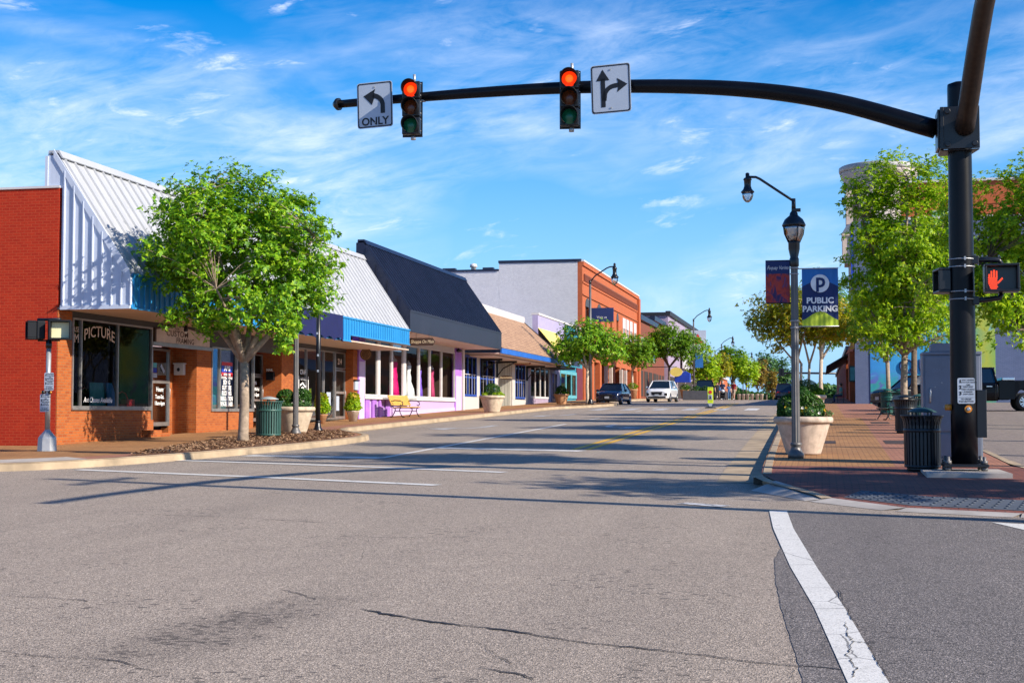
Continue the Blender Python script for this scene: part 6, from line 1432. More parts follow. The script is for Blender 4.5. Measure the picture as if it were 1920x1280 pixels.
x = at(1372, 190); tree('street_tree', gt(x, 190), 'full green tree above the crossing people', [(0, 0, 5.3, 2.5, 2.3, 2.4), (.8, 0, 4.5, 2.0, 2.0, 1.8)], (2.2, .12), 150, 60, .15, 'leaf_mid', 'bark_dark', 26, cl=.6)
x = at(1399, 188); tree('street_tree', gt(x, 188), 'bright lime round tree in the far row of planters', [(0, 0, 4.0, 2.0, 1.9, 2.0)], (1.9, .09), 110, 60, .14, 'leaf_lime', 'bark_dark', 27, cl=.6)
x = at(1421, 215); tree('street_tree', gt(x, 215), 'sparse orange leafed tree just before the far gantry', [(0, 0, 4.2, 1.5, 1.5, 2.6)], (1.4, .09), 70, 50, .16, 'leaf_orange', 'bark_dark', 28, cl=.6)
x = at(1437, 300); tree('big_tree', gt(x, 300, 0), 'tall narrow green tree behind the tip of the gantry', [(0, 0, 7.0, 2.4, 2.4, 4.6)], (2.5, .2), 90, 60, .25, 'leaf_blue', 'bark_dark', 29, cl=1.0)
x = at(1460, 310); tree('big_tree', gt(x, 310, 0), 'broad tall green tree behind the middle of the gantry', [(0, 0, 6.5, 3.2, 3, 4.2), (2.2, 0, 4.5, 2.2, 2.2, 2.8)], (2.5, .2), 120, 60, .25, 'leaf_blue', 'bark_dark', 30, cl=1.0)
x = at(1449, 240); tree('street_tree', gt(x, 240, 0), 'slender yellow green tree below the gantry', [(0, 0, 3.2, .9, .9, 2.6)], (1, .08), 50, 50, .16, 'leaf_orange', 'bark_dark', 31, cl=.55)
# right pavement
tree('street_tree', gt(-.85, 68.5), 'copper and green multi-stemmed tree behind the banner lamp post', [(0, 0, 4.6, 2.4, 2.2, 1.5), (-1.4, 0, 4.7, 1.4, 1.4, 1.2), (1.6, .3, 4.2, 1.7, 1.7, 1.1), (.2, 0, 5.2, 1.7, 1.6, 1.0), (-1.2, 0, 3.6, 1.2, 1.2, .7), (2.3, .2, 3.9, 1.4, 1.2, 1.0)], (2.3, .13), 320, 140, .066, 'leaf_copper', 'bark_pale', 41, stems=3, cl=.42)
x = at(1540, 92); tree('street_tree', gt(x, 92), 'greener tree showing above the copper tree by the parking banner', [(0, .2, 6.6, 2.0, 1.8, 2.2), (.7, 0, 5.2, 2.2, 1.9, 1.8)], (2.8, .14), 160, 75, .095, 'leaf_mid', 'bark_pale', 42, cl=.5)
tree('street_tree', gt(3.15, 56.5), 'tallest lime green tree, between the parking banner and the mast pole',
     [(.1, 0, 6.6, 2.1, 1.9, 3.0), (-1.0, 0, 8.4, 1.4, 1.3, 1.4), (-1.15, .2, 5.2, 1.5, 1.4, 1.4), (1.2, 0, 9.3, 1.2, 1.2, 1.35), (.0, 0, 9.3, 1.5, 1.3, 1.25), (1.4, 0, 6.0, 1.5, 1.4, 1.9), (-.9, 0, 6.8, 1.5, 1.4, 1.4), (-.8, 0, 3.9, 1.4, 1.2, .9), (1.0, 0, 4.0, 1.2, 1.2, .9), (-1.2, 0, 9.0, 1.1, 1.1, 1.2), (-1.5, .2, 6.0, 1.0, 1.0, 1.0), (-.8, -.6, 3.1, 1.4, 1.0, .85), (1.1, -.5, 3.2, 1.3, 1.0, .9), (.2, -.8, 4.6, 1.4, .8, 1.2)],
     (2.5, .15), 600, 125, .066, 'leaf_lime', 'bark', 43, limbs=10, cl=.36)
tree('street_tree', gt(3.75, 60.5), 'second lime green tree with a dark straight trunk by the pickup', [(.0, 0, 4.8, 1.9, 1.7, 1.6), (.5, 0, 6.8, 1.6, 1.6, 1.9), (-1.2, 0, 3.9, 1.3, 1.2, .8)], (2.7, .14), 220, 120, .072, 'leaf_lime', 'bark_dark', 44, cl=.45)
tree('street_tree', gt(2.95, 66.5), 'slim short tree with a thin grey trunk before the blue mural', [(-.1, 0, 4.4, 1.5, 1.5, 1.2), (-.9, 0, 3.9, 1.0, 1.0, .7)], (2.3, .11), 90, 70, .085, 'leaf_mid', 'bark', 45, cl=.45)
tree('street_tree', gt(6.9, 49.5, .2), 'yellow green tree with drooping side branches above the hand signal', [(.2, 0, 6.6, 2.3, 2.1, 2.2), (-1.6, 0, 5.8, 1.6, 1.4, 1.6), (-.6, 0, 4.4, 1.5, 1.4, 1.1), (-2.2, 0, 7.4, 1.2, 1.1, 1.1), (-2.6, 0, 4.6, 1.1, 1.1, .9), (-1.6, 0, 3.7, .9, .9, .6), (.4, 0, 8.2, 1.5, 1.4, 1.0), (-1.0, -.4, 3.2, 1.2, 1.0, .8)], (2.9, .14), 360, 130, .07, 'leaf_lime', 'bark_dark', 46, cl=.43)
# tall trees of the side street and the parking lot that stand just outside the picture and shade the road
for i, (x, y, s, lab) in enumerate(((9.0, 25.5, .85, 'tall high-crowned tree by the corner on the parking lot side'), (9.6, 31.5, 1.0, 'tall high-crowned tree beside the parking lot, next after the corner one'), (10.0, 38.0, 1.05, 'tall high-crowned tree in the middle of the parking lot edge'), (11.0, 45.5, .95, 'tall high-crowned tree at the mural end of the parking lot edge'), (10.9, 19.3, 1.05, 'broad tree on the side-street pavement outside the corner'))):
    zz = 10.4 if i < 4 else 6.8
    tree('street_tree', gt(x, y), lab, [(0, 0, zz, 2.6 * s, 2.2 * s, 2.0 * s), (-1.4, .3, zz + .6, 1.7 * s, 1.5, 1.4), (1.3, -.3, zz - .3, 1.7 * s, 1.6, 1.3), (.2, 1.2, zz - .8, 1.5, 1.5, 1.0)], (zz - 3, .16), 150, 80, .11, 'leaf_mid', 'bark', 51 + i, cl=.55)
t_ = thing('utility_pole', (6.5, 17.0, gz(17)), 'tall weathered wooden utility pole on the side-street pavement', 'pole')
part('shaft', 'bark_dark', t_, lambda m: m.lathe([(.19, 0), (.13, 12.2), (.11, 12.25)], 14, (6.5, 17.0, gz(17)))); part('crossarm', 'bark_dark', t_, lambda m: m.box(6.45, 6.57, 16.0, 18.0, gz(17) + 11.4, gz(17) + 11.52))
for k in (-.9, -.4, .4, .9): part('insulator', 'grey_trim', t_, lambda m: m.lathe([(.03, 0), (.05, .06), (.03, .14)], 8, (6.51, 17 + k, gz(17) + 11.52)))
# far-off woods closing the street and standing behind the roofs
def woods(name, xs, y, z0, z1, seed, n):
    nr = np.random.default_rng(seed)
    x = nr.uniform(xs[0], xs[1], n); top = z1 * (.7 + .3 * np.sin(x * .11 + seed) * np.sin(x * .043)) 
    z = z0 + (top - z0) * nr.random(n) ** .7; yy = y + nr.uniform(0, 25, n)
    P = np.stack([x, yy, z], 1); nd = nr.normal(size=(n, 3)) + np.array([0, -.5, .6]); nd /= np.linalg.norm(nd, axis=1)[:, None]
    t = np.cross(nd, nr.normal(size=(n, 3))); t /= np.linalg.norm(t, axis=1)[:, None]; b = np.cross(nd, t); s = .55 + .6 * nr.random((n, 1))
    V = np.stack([P - t * s, P + b * s * .6, P + t * s, P - b * s * .6], 1).reshape(-1, 3)
    o = quads(name, V, 'leaf_blue', None); tag(o, kind='stuff')
woods('woods', (-90, 60), 430, 3.4, 14.5, 3, 22000)
# ------------------------------------------------------------------ vehicles
def wheel(t_, x, y, r_, w, side, spokes=10):
    o = part('wheel', 'tyre', t_, lambda m: m.lathe([(r_ * .62, -w / 2), (r_ * .93, -w / 2), (r_, -w * .3), (r_, w * .3), (r_ * .93, w / 2), (r_ * .62, w / 2)], 28).moved(Matrix.Translation((x, y, r_)) @ Matrix.Rotation(R(90), 4, 'Y')))
    def rim(m):
        xo = x + side * (w / 2 - .015)
        m.lathe([(r_ * .6, -.01), (r_ * .66, .02), (r_ * .62, .03), (r_ * .58, .0)], 28).moved(Matrix.Translation((xo, y, r_)) @ Matrix.Rotation(R(90 * side), 4, 'Y'))
        for k in range(spokes):
            o_ = len(m.v); a = 2 * math.pi * k / spokes + (.14 if k % 2 else 0)
            m.box(-.006, .02, -.028, .028, .03, r_ * .62).moved(Matrix.Translation((xo, y, r_)) @ Matrix.Rotation(a, 4, 'X'), o_)
        o_ = len(m.v); m.lathe([(.09, -.01), (.08, .03), (.01, .035)], 12).moved(Matrix.Translation((xo, y, r_)) @ Matrix.Rotation(R(90 * side), 4, 'Y'), o_)
    part('rim', 'chrome', o, rim)
    part('hub_plate', 'car_trim', o, lambda m: m.lathe([(.01, 0), (r_ * .6, 0), (r_ * .6, .01)], 20).moved(Matrix.Translation((x + side * (w / 2 - .07), y, r_)) @ Matrix.Rotation(R(90 * side), 4, 'Y')))
def hull(m, st, n=10):
    """loft of rounded cross-sections: (y, z low, z top, half width, shoulder)"""
    secs = []
    for y, zl, zt, w, sh in st:
        half = [(0, zl), (w * .8, zl), (w * .96, zl + .06), (w, zl + .2), (w, zl + (zt - zl) * .55), (w * .985, zt - .16), (w * sh, zt - .03), (w * sh * .6, zt), (0, zt + .012)]
        secs.append([(x, y, z) for x, z in half] + [(-x, y, z) for x, z in half[-2:0:-1]])
    m.loft(secs)
def car(loc, rz, label, paint_, L=4.5, W=.91, belt=.92, roof=1.46, hood=.96, cab=(-.9, -.25, 1.05, 1.75), r_=.33, clear=.2, suv=False, cat='car'):
    """front towards -y; cab = windscreen foot, windscreen head, rear head, rear foot"""
    t_ = thing('parked_car', (0, 0, 0), label, cat); h = L / 2
    part('body', paint_, t_, lambda m: hull(m, [(-h, clear + .12, hood - .26, W * .72, .9), (-h + .1, clear + .02, hood - .16, W * .9, .92), (-h + .4, clear, hood - .06, W * .985, .93), (-h + 1.0, clear, hood, W, .94), (cab[0] + .1, clear, belt + .03, W, .95), (cab[2], clear, belt + .06, W, .95), (h - .5, clear, belt + .04, W * .985, .94), (h - .12, clear + .04, belt - .04, W * .93, .9), (h, clear + .14, belt - .2, W * .8, .88)]))
    wb, wt = W * .93, W * .70; z0, z1 = belt - .02, roof
    A = [(-wb, cab[0], z0), (wb, cab[0], z0), (wb, cab[3], z0), (-wb, cab[3], z0), (-wt, cab[1], z1), (wt, cab[1], z1), (wt, cab[2], z1), (-wt, cab[2], z1)]
    part('windscreen', 'car_glass', t_, lambda m: m.quad(A[0], A[1], A[5], A[4])); part('rear_window', 'car_glass', t_, lambda m: m.quad(A[2], A[3], A[7], A[6]))
    part('side_window', 'car_glass', t_, lambda m: m.quad(A[1], A[2], A[6], A[5])); part('side_window', 'car_glass', t_, lambda m: m.quad(A[3], A[0], A[4], A[7]))
    part('roof', paint_, t_, lambda m: m.loft([[(-wt * k, y, z1 - .02), (-wt * k * .9, y, z1 + .035), (0, y, z1 + .06), (wt * k * .9, y, z1 + .035), (wt * k, y, z1 - .02)] for y, k in ((cab[1] - .06, .94), (cab[1] + .1, 1.02), (cab[2] - .1, 1.02), (cab[2] + .08, .94))], smooth=True))
    for a, b in ((0, 4), (1, 5), (2, 6), (3, 7)): part('pillar', paint_, t_, lambda m: m.tube([A[a], A[b]], .042, 6))
    for s in (-1, 1): part('door_pillar', 'car_trim', t_, lambda m: m.tube([(s * wb, (cab[1] + cab[2]) / 2 - .05, z0), (s * wt, (cab[1] + cab[2]) / 2 - .05, z1)], .04, 6))
    for s in (-1, 1):
        for y in (-h + .82, h - .82): wheel(t_, s * (W - .09), y, r_, .2, s)
        part('headlight', 'lamp_glass_car', t_, lambda m: m.add([(s * W * x, y, z) for x, y, z in ((.52, -h + .04, hood - .36), (.86, -h + .14, hood - .36), (.97, -h + .42, hood - .20), (.90, -h + .24, hood - .19), (.56, -h + .06, hood - .25))], [(0, 1, 2, 3, 4)]))
        part('mirror', paint_, t_, lambda m: m.ball((s * (W + .12), cab[0] + .4, belt + .1), (.12, .07, .085), 10, 7))
    part('grille', 'car_trim', t_, lambda m: (m.prism([(-W * .48, hood - .30), (W * .48, hood - .30), (W * .40, hood - .55), (-W * .40, hood - .55)], 'y', -h - .012, -h + .12), [m.box(-W * .44, W * .44, -h - .02, -h - .013, hood - .34 - k * .06, hood - .325 - k * .06) for k in range(4)]))
    part('bumper', 'car_trim', t_, lambda m: (m.box(-W * .74, W * .74, -h - .01, -h + .2, clear + .06, clear + .2), m.box(-W * .8, W * .8, h - .2, h + .012, clear + .08, clear + .2)), .02)
    part('number_plate', 'sign_blank', t_, lambda m: m.box(-.16, .16, -h - .035, -h - .013, clear + .21, clear + .36))
    if suv:
        for s in (-1, 1): part('fog_lamp', 'car_trim', t_, lambda m: m.prism([(s * W * .62, clear + .28), (s * W * .86, clear + .24), (s * W * .88, clear + .46), (s * W * .66, clear + .44)], 'y', -h - .004, -h + .25))
        part('cladding', 'car_trim', t_, lambda m: [m.box(s * W * .99 - .02, s * W * .99 + .025, -h + 1.2, h - 1.2, clear, clear + .16) for s in (-1, 1)])
    for s in (-1, 1): part('tail_light', 'tail_red', t_, lambda m: m.box(s * W * .6 - .16, s * W * .6 + .16, h - .1, h + .02, belt - .28, belt - .12))
    t_.location = loc; t_.rotation_euler = (0, 0, rz)
    return t_
def onr(px, Y): return (AY(px, 750, Y).x, Y, gz(Y))
car(onr(1151, 101), R(-5), 'dark navy hatchback parked nose-out beyond the mulch island', 'car_navy', 4.3, .90, .90, 1.47, .98, (-1.15, -.45, 1.0, 1.85))
car(onr(1242, 112), R(-5), 'white crossover car parked facing down the street', 'car_white', 4.5, .93, 1.05, 1.66, 1.08, (-1.2, -.5, 1.5, 2.05), .36, .24, True)
car(onr(1322, 141), R(4), 'black boxy van behind the yellow-green paddle', 'car_black', 4.8, .98, 1.2, 1.92, 1.2, (-1.3, -.8, 2.1, 2.3), .38, .3, True, 'van')
car(onr(1470, 152), R(182), 'dark purple car seen from behind at the kerb beyond the copper tree', 'car_purple', 4.5, .92, .98, 1.66, 1.0, (-1.2, -.5, 1.3, 2.0), .34, .22, True)
m = None
# pickup in the parking lot, nose to the left
def pickup(loc, rz, label):
    t_ = thing('pickup_truck', (0, 0, 0), label, 'pickup truck'); W = 1.0
    part('body', 'car_black', t_, lambda m: hull(m, [(-2.95, .62, 1.05, W * .8, .92), (-2.8, .48, 1.18, W * .96, .93), (-2.3, .45, 1.24, W, .94), (-1.3, .45, 1.27, W, .95), (.55, .45, 1.25, W, .96), (.62, .45, 1.25, W, .96)]))
    wb, wt = W * .95, W * .76
    A = [(-wb, -1.35, 1.24), (wb, -1.35, 1.24), (wb, .55, 1.24), (-wb, .55, 1.24), (-wt, -.75, 1.88), (wt, -.75, 1.88), (wt, .42, 1.88), (-wt, .42, 1.88)]
    part('windscreen', 'car_glass', t_, lambda m: m.quad(A[0], A[1], A[5], A[4])); part('rear_window', 'car_glass', t_, lambda m: m.quad(A[2], A[3], A[7], A[6])); part('side_window', 'car_glass', t_, lambda m: m.quad(A[1], A[2], A[6], A[5])); part('side_window', 'car_glass', t_, lambda m: m.quad(A[3], A[0], A[4], A[7]))
    part('roof', 'car_black', t_, lambda m: m.loft([[(-wt * k, y, 1.86), (-wt * k * .9, y, 1.93), (0, y, 1.95), (wt * k * .9, y, 1.93), (wt * k, y, 1.86)] for y, k in ((-.82, .95), (-.7, 1.03), (.35, 1.03), (.5, .97))]))
    for a, b in ((0, 4), (1, 5), (2, 6), (3, 7)): part('pillar', 'car_black', t_, lambda m: m.tube([A[a], A[b]], .05, 6))
    for s in (-1, 1):
        part('door_pillar', 'car_black', t_, lambda m: m.tube([(s * wb, -.35, 1.24), (s * wt, -.2, 1.88)], .045, 6)); part('door_handle', 'chrome', t_, lambda m: m.box(s * W - .015, s * W + .02, .12, .36, 1.06, 1.10)); part('door_seam', 'car_trim', t_, lambda m: (m.box(s * W - .01, s * W + .004, .5, .515, .5, 1.2), m.box(s * W - .01, s * W + .004, -.4, -.385, .5, 1.2)))
        part('bed_side', 'car_black', t_, lambda m: m.prism([(.64, .5), (1.3, .5), (1.36, .72), (1.5, .9), (1.75, .98), (2.0, .9), (2.14, .72), (2.2, .5), (2.95, .55), (2.95, 1.34), (.64, 1.34)], 'x', s * W - .05 * (s > 0), s * W + .05 * (s < 0)), .02)
        for y in (-2.0, 1.75): wheel(t_, s * (W - .1), y, .41, .27, s, 10)
        part('headlight', 'lamp_glass_car', t_, lambda m: m.box(s * W * .72 - .2, s * W * .72 + .2, -2.94, -2.86, .92, 1.1)); part('mirror', 'car_black', t_, lambda m: m.box(s * (W + .2) - .11, s * (W + .2) + .11, -1.02, -.9, 1.25, 1.5), .03)
        part('tail_light', 'tail_red', t_, lambda m: m.box(s * W * .93 - .06, s * W * .93 + .05, 2.9, 2.96, .95, 1.3))
    part('tailgate', 'car_black', t_, lambda m: m.box(-W + .06, W - .06, 2.88, 2.95, .58, 1.33)); part('bed_floor', 'car_trim', t_, lambda m: (m.box(-W + .06, W - .06, .64, 2.87, .6, .7), m.box(-W + .06, W - .06, .635, .70, .7, 1.33)))
    part('tool_box', 'chrome', t_, lambda m: m.box(-W + .08, W + .02, .78, 1.3, 1.345, 1.47), .02); part('bumper', 'chrome', t_, lambda m: (m.box(-W * .9, W * .9, -3.05, -2.93, .5, .7), m.box(-W * .9, W * .9, 2.952, 3.06, .5, .68)), .03)
    part('grille', 'car_trim', t_, lambda m: (m.box(-W * .5, W * .5, -2.99, -2.9, .74, 1.08), [m.box(-W * .48, W * .48, -3.005, -2.991, .78 + k * .09, .81 + k * .09) for k in range(4)])); part('marker_light', 'flower_white', t_, lambda m: m.box(-.1, .1, .44, .5, 1.80, 1.85))
    t_.location = loc; t_.rotation_euler = (0, 0, rz)
    return t_
q = AY(1855, 769, 66.5); pk = pickup((q.x - .32, 66.6, gz(66) + .30), R(-90), 'black pickup truck with a chrome bed box parked before the mural')
car((AY(1722, 750, 74).x, 74, gz(74) + .25), R(-62), 'dark car with glinting headlights parked behind the lime trees', 'car_black', 4.6, .92, 1.0, 1.6, 1.02, (-1.1, -.4, 1.3, 2.0), .35, .22)

# ------------------------------------------------------------------ people
def person(loc, rz, label, top, legs, shoes, hair, pose='walk', ph=1, h=1.72, arm=0.3):
    """one continuous skinned figure; faces coloured by height as clothes"""
    k = h / 1.72; V = []; E = []; Rd = []
    def v(x, y, z, r_, p=None):
        V.append((x * k, y * k, z * k)); Rd.append(r_ * k)
        if p is not None: E.append((p, len(V) - 1))
        return len(V) - 1
    sit = pose == 'sit'; dz = -.42 if sit else 0
    pel = v(0, 0, .95 + dz, .135); wa = v(0, .0, 1.10 + dz, .125, pel); ch = v(0, .01, 1.30 + dz, .155, wa); nk = v(0, .0, 1.46 + dz, .06, ch); hd = v(0, -.015, 1.56 + dz, .078, nk); v(0, -.01, 1.66 + dz, .085, hd); v(0, -.095, 1.575 + dz, .022, hd)
    for s in (-1, 1):
        sw = .16 * s * ph if pose == 'walk' else 0
        hip = v(.09 * s, 0, .90 + dz, .10, pel)
        if sit: kn = v(.11 * s, -.42, .50, .07, hip); an = v(.11 * s, -.44, .09, .045, kn)
        else: kn = v(.095 * s, -sw * .6 - .02, .50, .066, hip); an = v(.095 * s, -sw * 1.2 + (.06 if sw < 0 else 0), .09 + (.05 if sw < 0 else 0), .043, kn)
        a = V[an]; v(a[0] / k, a[1] / k - .14, a[2] / k - .045, .036, an)
        sh = v(.19 * s, .01, 1.40 + dz, .065, ch); el = v(.245 * s, .02 + sw * .35, 1.14 + dz, .046, sh); fy = -.22 if arm > .5 else sw * .7 - .06; wr = v(.235 * s, fy, (1.08 if arm > .5 else .92) + dz, .034, el)
        pm = v(.235 * s, fy - .05, (1.07 if arm > .5 else .85) + dz, .034, wr); b = V[pm]
        for q in range(4): f1 = v(b[0] / k - .0 + (q - 1.5) * .019, b[1] / k - .02, b[2] / k - .045 - (.01 if q in (1, 2) else 0), .0095, pm); v(b[0] / k + (q - 1.5) * .019, b[1] / k - .045, b[2] / k - .075 - (.012 if q in (1, 2) else 0), .008, f1)
        th = v(b[0] / k - .03 * s, b[1] / k - .045, b[2] / k - .0, .010, pm); v(b[0] / k - .035 * s, b[1] / k - .07, b[2] / k - .025, .009, th)
    me = bpy.data.meshes.new('b'); me.from_pydata(V, E, []); o = bpy.data.objects.new('b', me); COL.objects.link(o)
    md = o.modifiers.new('s', 'SKIN'); md.use_smooth_shade = True
    for i, q in enumerate(me.skin_vertices[0].data): q.radius = (Rd[i], Rd[i]); q.use_root = (i == 0)
    sb = o.modifiers.new('u', 'SUBSURF'); sb.levels = 2; sb.render_levels = 2
    dg = bpy.context.evaluated_depsgraph_get(); dg.update(); nm = bpy.data.meshes.new_from_object(o.evaluated_get(dg)); bpy.data.objects.remove(o)
    nm.name = 'person'; nm.materials.clear()
    for mt in ('skin', top, legs, shoes): nm.materials.append(MAT[mt])
    short = legs == 'cloth_tan'
    for p in nm.polygons:
        x, y, z = (c / k for c in p.center); z -= dz if z > .6 + dz and sit else 0
        i = 0
        if z < .11: i = 3
        elif sit and z < .98: i = 2
        elif z < (.98) and abs(x) < .2: i = 2 if not (short and z < .52) else 0
        elif z < 1.45 and not (abs(x) > .2 and z < 1.2): i = 1
        p.material_index = i; p.use_smooth = True
    t_ = bpy.data.objects.new('person', nm); COL.objects.link(t_); tag(t_, label, 'person')
    part('hair', hair, t_, lambda m: m.ball((0, .018 * k, (1.645 + dz) * k), (.098 * k, .105 * k, .10 * k), 12, 8)); part('eye', 'sign_black', t_, lambda m: [m.ball((s * .032 * k, -.088 * k, (1.60 + dz) * k), .009 * k, 6, 5) for s in (-1, 1)])
    t_.location = loc; t_.rotation_euler = (0, 0, rz)
    return t_
def pp(px, Y=137): return (AY(px, 745, Y).x, Y, gz(Y) + .012)
person(pp(1345), R(20), 'person in black with a blue shoulder bag, beside the yellow-green paddle', 'cloth_black', 'cloth_black', 'cloth_white', 'hair_dark', 'walk', 1, 1.68)
person(pp(1355, 138), R(-10), 'grey-haired person in a navy shirt pushing the stroller', 'cloth_navy', 'cloth_navy', 'cloth_white', 'hair_grey', 'walk', -1, 1.78, .8)
person(pp(1367, 139), R(15), 'person in blue walking between the stroller and the maroon shirt', 'cloth_blue', 'cloth_blue', 'cloth_white', 'hair_dark', 'stand', 1, 1.55)
person(pp(1376, 137), R(-20), 'person in a maroon shirt and tan shorts among the walkers', 'cloth_maroon', 'cloth_tan', 'cloth_white', 'hair_dark', 'walk', 1, 1.76)
x, y, z = pp(1348, 136.4); t_ = thing('shoulder_bag', (x, y, z), 'blue shoulder bag at the side of the person in black', 'bag'); part('pouch', 'cloth_blue', t_, lambda m: m.box(x - .02, x + .2, y - .16, y, z + .85, z + 1.2), .04); part('strap', 'cloth_blue', t_, lambda m: m.tube([(x + .1, y - .08, z + 1.2), (x + .0, y - .1, z + 1.42), (x - .1, y + .3, z + 1.44)], .015, 6))
x, y, z = pp(1355, 137.2); t_ = thing('baby_stroller', (x, y, z), 'dark baby stroller with a pale canopy pushed over the crossing', 'stroller')
part('seat', 'cloth_black', t_, lambda m: m.prism([(y - .45, z + .35), (y + .2, z + .3), (y + .4, z + .85), (y + .3, z + .88), (y + .1, z + .42), (y - .45, z + .45)], 'x', x - .22, x + .22)); part('canopy', 'sign_blank', t_, lambda m: m.ball((x, y + .18, z + .82), (.25, .3, .2), 12, 8)); part('handle', 'black_metal', t_, lambda m: m.tube([(x - .2, y + .1, z + .4), (x - .2, y + .6, z + 1.05), (x + .2, y + .6, z + 1.05), (x + .2, y + .1, z + .4)], .018, 6)); part('basket', 'cloth_black', t_, lambda m: m.box(x - .2, x + .2, y - .2, y + .3, z + .16, z + .29))
for a, b in ((-.25, -.4), (.25, -.4), (-.25, .35), (.25, .35)): part('wheel', 'tyre', t_, lambda m: m.lathe([(.1, -.025), (.12, -.02), (.12, .02), (.1, .025)], 14).moved(Matrix.Translation((x + a, y + b, z + .12)) @ Matrix.Rotation(R(90), 4, 'Y')))
q = AY(1576, 740, 97); cz_ = gz(97) + .15
t_ = thing('cafe_chair', (q.x, 97, cz_), 'dark red cafe chair under the seated person by the brick pier', 'chair'); part('seat', 'cloth_maroon', t_, lambda m: m.box(q.x - .22, q.x + .22, 96.78, 97.22, cz_ + .40, cz_ + .44)); part('backrest', 'cloth_maroon', t_, lambda m: m.box(q.x + .18, q.x + .22, 96.78, 97.22, cz_ + .441, cz_ + .9))
for a in (-.19, .19):
    for b in (-.19, .19): part('leg', 'black_metal', t_, lambda m: m.tube([(q.x + a, 97 + b, cz_), (q.x + a, 97 + b, cz_ + .4)], .015, 6))
person((q.x + .02, 97, cz_ - .0), R(-80), 'seated person in a teal shirt in the shade by the brick pier', 'cloth_teal', 'cloth_navy', 'cloth_black', 'hair_dark', 'sit', 1, 1.72, .8)
# ------------------------------------------------------------------ daylight, sky and camera
SUN = Vector((.838, -.276, .50)).normalized()
el = math.asin(SUN.z); az = math.atan2(SUN.x, SUN.y)
L_ = bpy.data.lights.new('sun', 'SUN'); L_.energy = 4.5; L_.angle = R(.53); L_.color = (1.0, .90, .76)
so = bpy.data.objects.new('sun', L_); COL.objects.link(so); so.rotation_euler = SUN.to_track_quat('Z', 'Y').to_euler(); so.location = (20, -10, 30)
w = bpy.data.worlds.new('World'); scene.world = w; w.use_nodes = True
nt = w.node_tree; nt.nodes.clear()
def N(typ, ins=None, **kw):
    nd = nt.nodes.new(typ)
    for k, v in kw.items(): setattr(nd, k, v)
    for k, v in (ins or {}).items():
        if isinstance(v, bpy.types.NodeSocket): nt.links.new(v, nd.inputs[k])
        else: nd.inputs[k].default_value = v
    return nd
def M_(op, a, b=0.0, clamp=False):
    n = N('ShaderNodeMath', {0: a, 1: b}, operation=op); n.use_clamp = clamp; return n.outputs[0]
def MR(f, stops):
    nd = N('ShaderNodeValToRGB', {0: f}); e = nd.color_ramp.elements
    while len(e) < len(stops): e.new(.5)
    for q, (p, c) in zip(e, stops): q.position = p; q.color = (c, c, c, 1)
    return nd.outputs[0]
sky = N('ShaderNodeTexSky', sky_type='NISHITA', sun_disc=False, sun_elevation=el, sun_rotation=az, altitude=0, air_density=1.0, dust_density=.35, ozone_density=2.5)
hs = N('ShaderNodeHueSaturation', {'Hue': .511, 'Saturation': SKY_SAT, 'Value': SKY_VAL, 'Color': sky.outputs[0]}).outputs[0]
d = N('ShaderNodeTexCoord').outputs['Generated']
s = N('ShaderNodeSeparateXYZ', {0: d})
ang = M_('ARCTAN2', s.outputs[0], s.outputs[1]); elv = M_('ARCSINE', s.outputs[2])
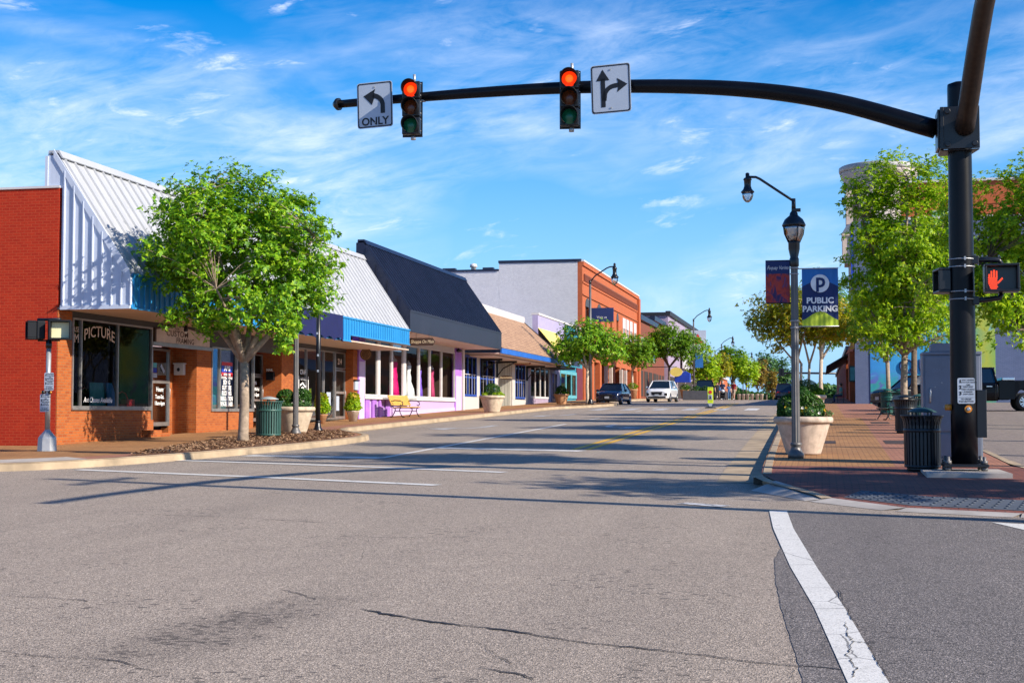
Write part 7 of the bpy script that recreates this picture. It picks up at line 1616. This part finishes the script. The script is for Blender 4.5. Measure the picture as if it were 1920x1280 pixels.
def layer(ax, ex, rot, sc, det, rough, dist, off):
    c = N('ShaderNodeCombineXYZ', {0: M_('MULTIPLY', ang, ax), 1: M_('MULTIPLY', elv, ex), 2: off}).outputs[0]
    m = N('ShaderNodeMapping', {'Vector': c, 'Rotation': (0, 0, rot)}).outputs[0]
    m = N('ShaderNodeMapping', {'Vector': m, 'Scale': (1, 2.3, 1)}).outputs[0]
    return N('ShaderNodeTexNoise', {'Vector': m, 'Scale': sc, 'Detail': det, 'Roughness': rough, 'Distortion': dist}).outputs[0]
broad = layer(1, 1.3, R(-10), 3.6, 4, .55, .4, 1.7)
veil = layer(1, 1.5, R(-14), 7.5, 9, .62, .9, .3)
fine = layer(1, 1.6, R(-18), 22, 8, .68, 1.0, 4.1)
e_mask = MR(elv, [(.02, .0), (.10, .85), (.20, 1.0), (.262, .55), (.30, .15)])
cov = M_('MULTIPLY', MR(broad, [(.36, 0), (.62, 1)]), MR(M_('ADD', M_('MULTIPLY', veil, .68), M_('MULTIPLY', fine, .32)), [(.36, 0), (.70, 1)]))
cov = M_('MULTIPLY', cov, e_mask)
puff = M_('MULTIPLY', MR(layer(1, 1.4, R(-6), 11, 7, .6, .5, 9.2), [(.60, 0), (.70, 1)]), MR(fine, [(.44, .1), (.62, 1)]))
tot = M_('ADD', M_('MULTIPLY', cov, .80), M_('MULTIPLY', puff, .55), True)
low = N('ShaderNodeMix', data_type='RGBA'); nt.links.new(MR(elv, [(-.02, .9), (.0, .85), (.16, .35), (.28, 0)]), low.inputs[0]); nt.links.new(hs, low.inputs[6]); low.inputs[7].default_value = (1.75, 4.1, 7.6, 1)
hs = low.outputs[2]
mx = N('ShaderNodeMix', data_type='RGBA'); nt.links.new(tot, mx.inputs[0]); nt.links.new(hs, mx.inputs[6])
mx.inputs[7].default_value = CLOUD
bg = N('ShaderNodeBackground', {'Color': mx.outputs[2], 'Strength': .092})
out = N('ShaderNodeOutputWorld', {0: bg.outputs[0]})
cam = bpy.data.cameras.new('camera'); cam.sensor_width = 36; cam.lens = 36 * FPX / 1920; cam.clip_start = .1; cam.clip_end = 4000
co = bpy.data.objects.new('camera', cam); COL.objects.link(co); co.location = (0, 0, CAM_Z); co.rotation_euler = (R(90) + PITCH, 0, YAW)
scene.camera = co
vs = scene.view_settings; vs.view_transform = 'Standard'; vs.look = 'None'; vs.exposure = EXPO; vs.gamma = 1
scene.render.engine = 'CYCLES'
scene.cycles.max_bounces = 8; scene.cycles.transparent_max_bounces = 12
scene.cycles.use_denoising = True
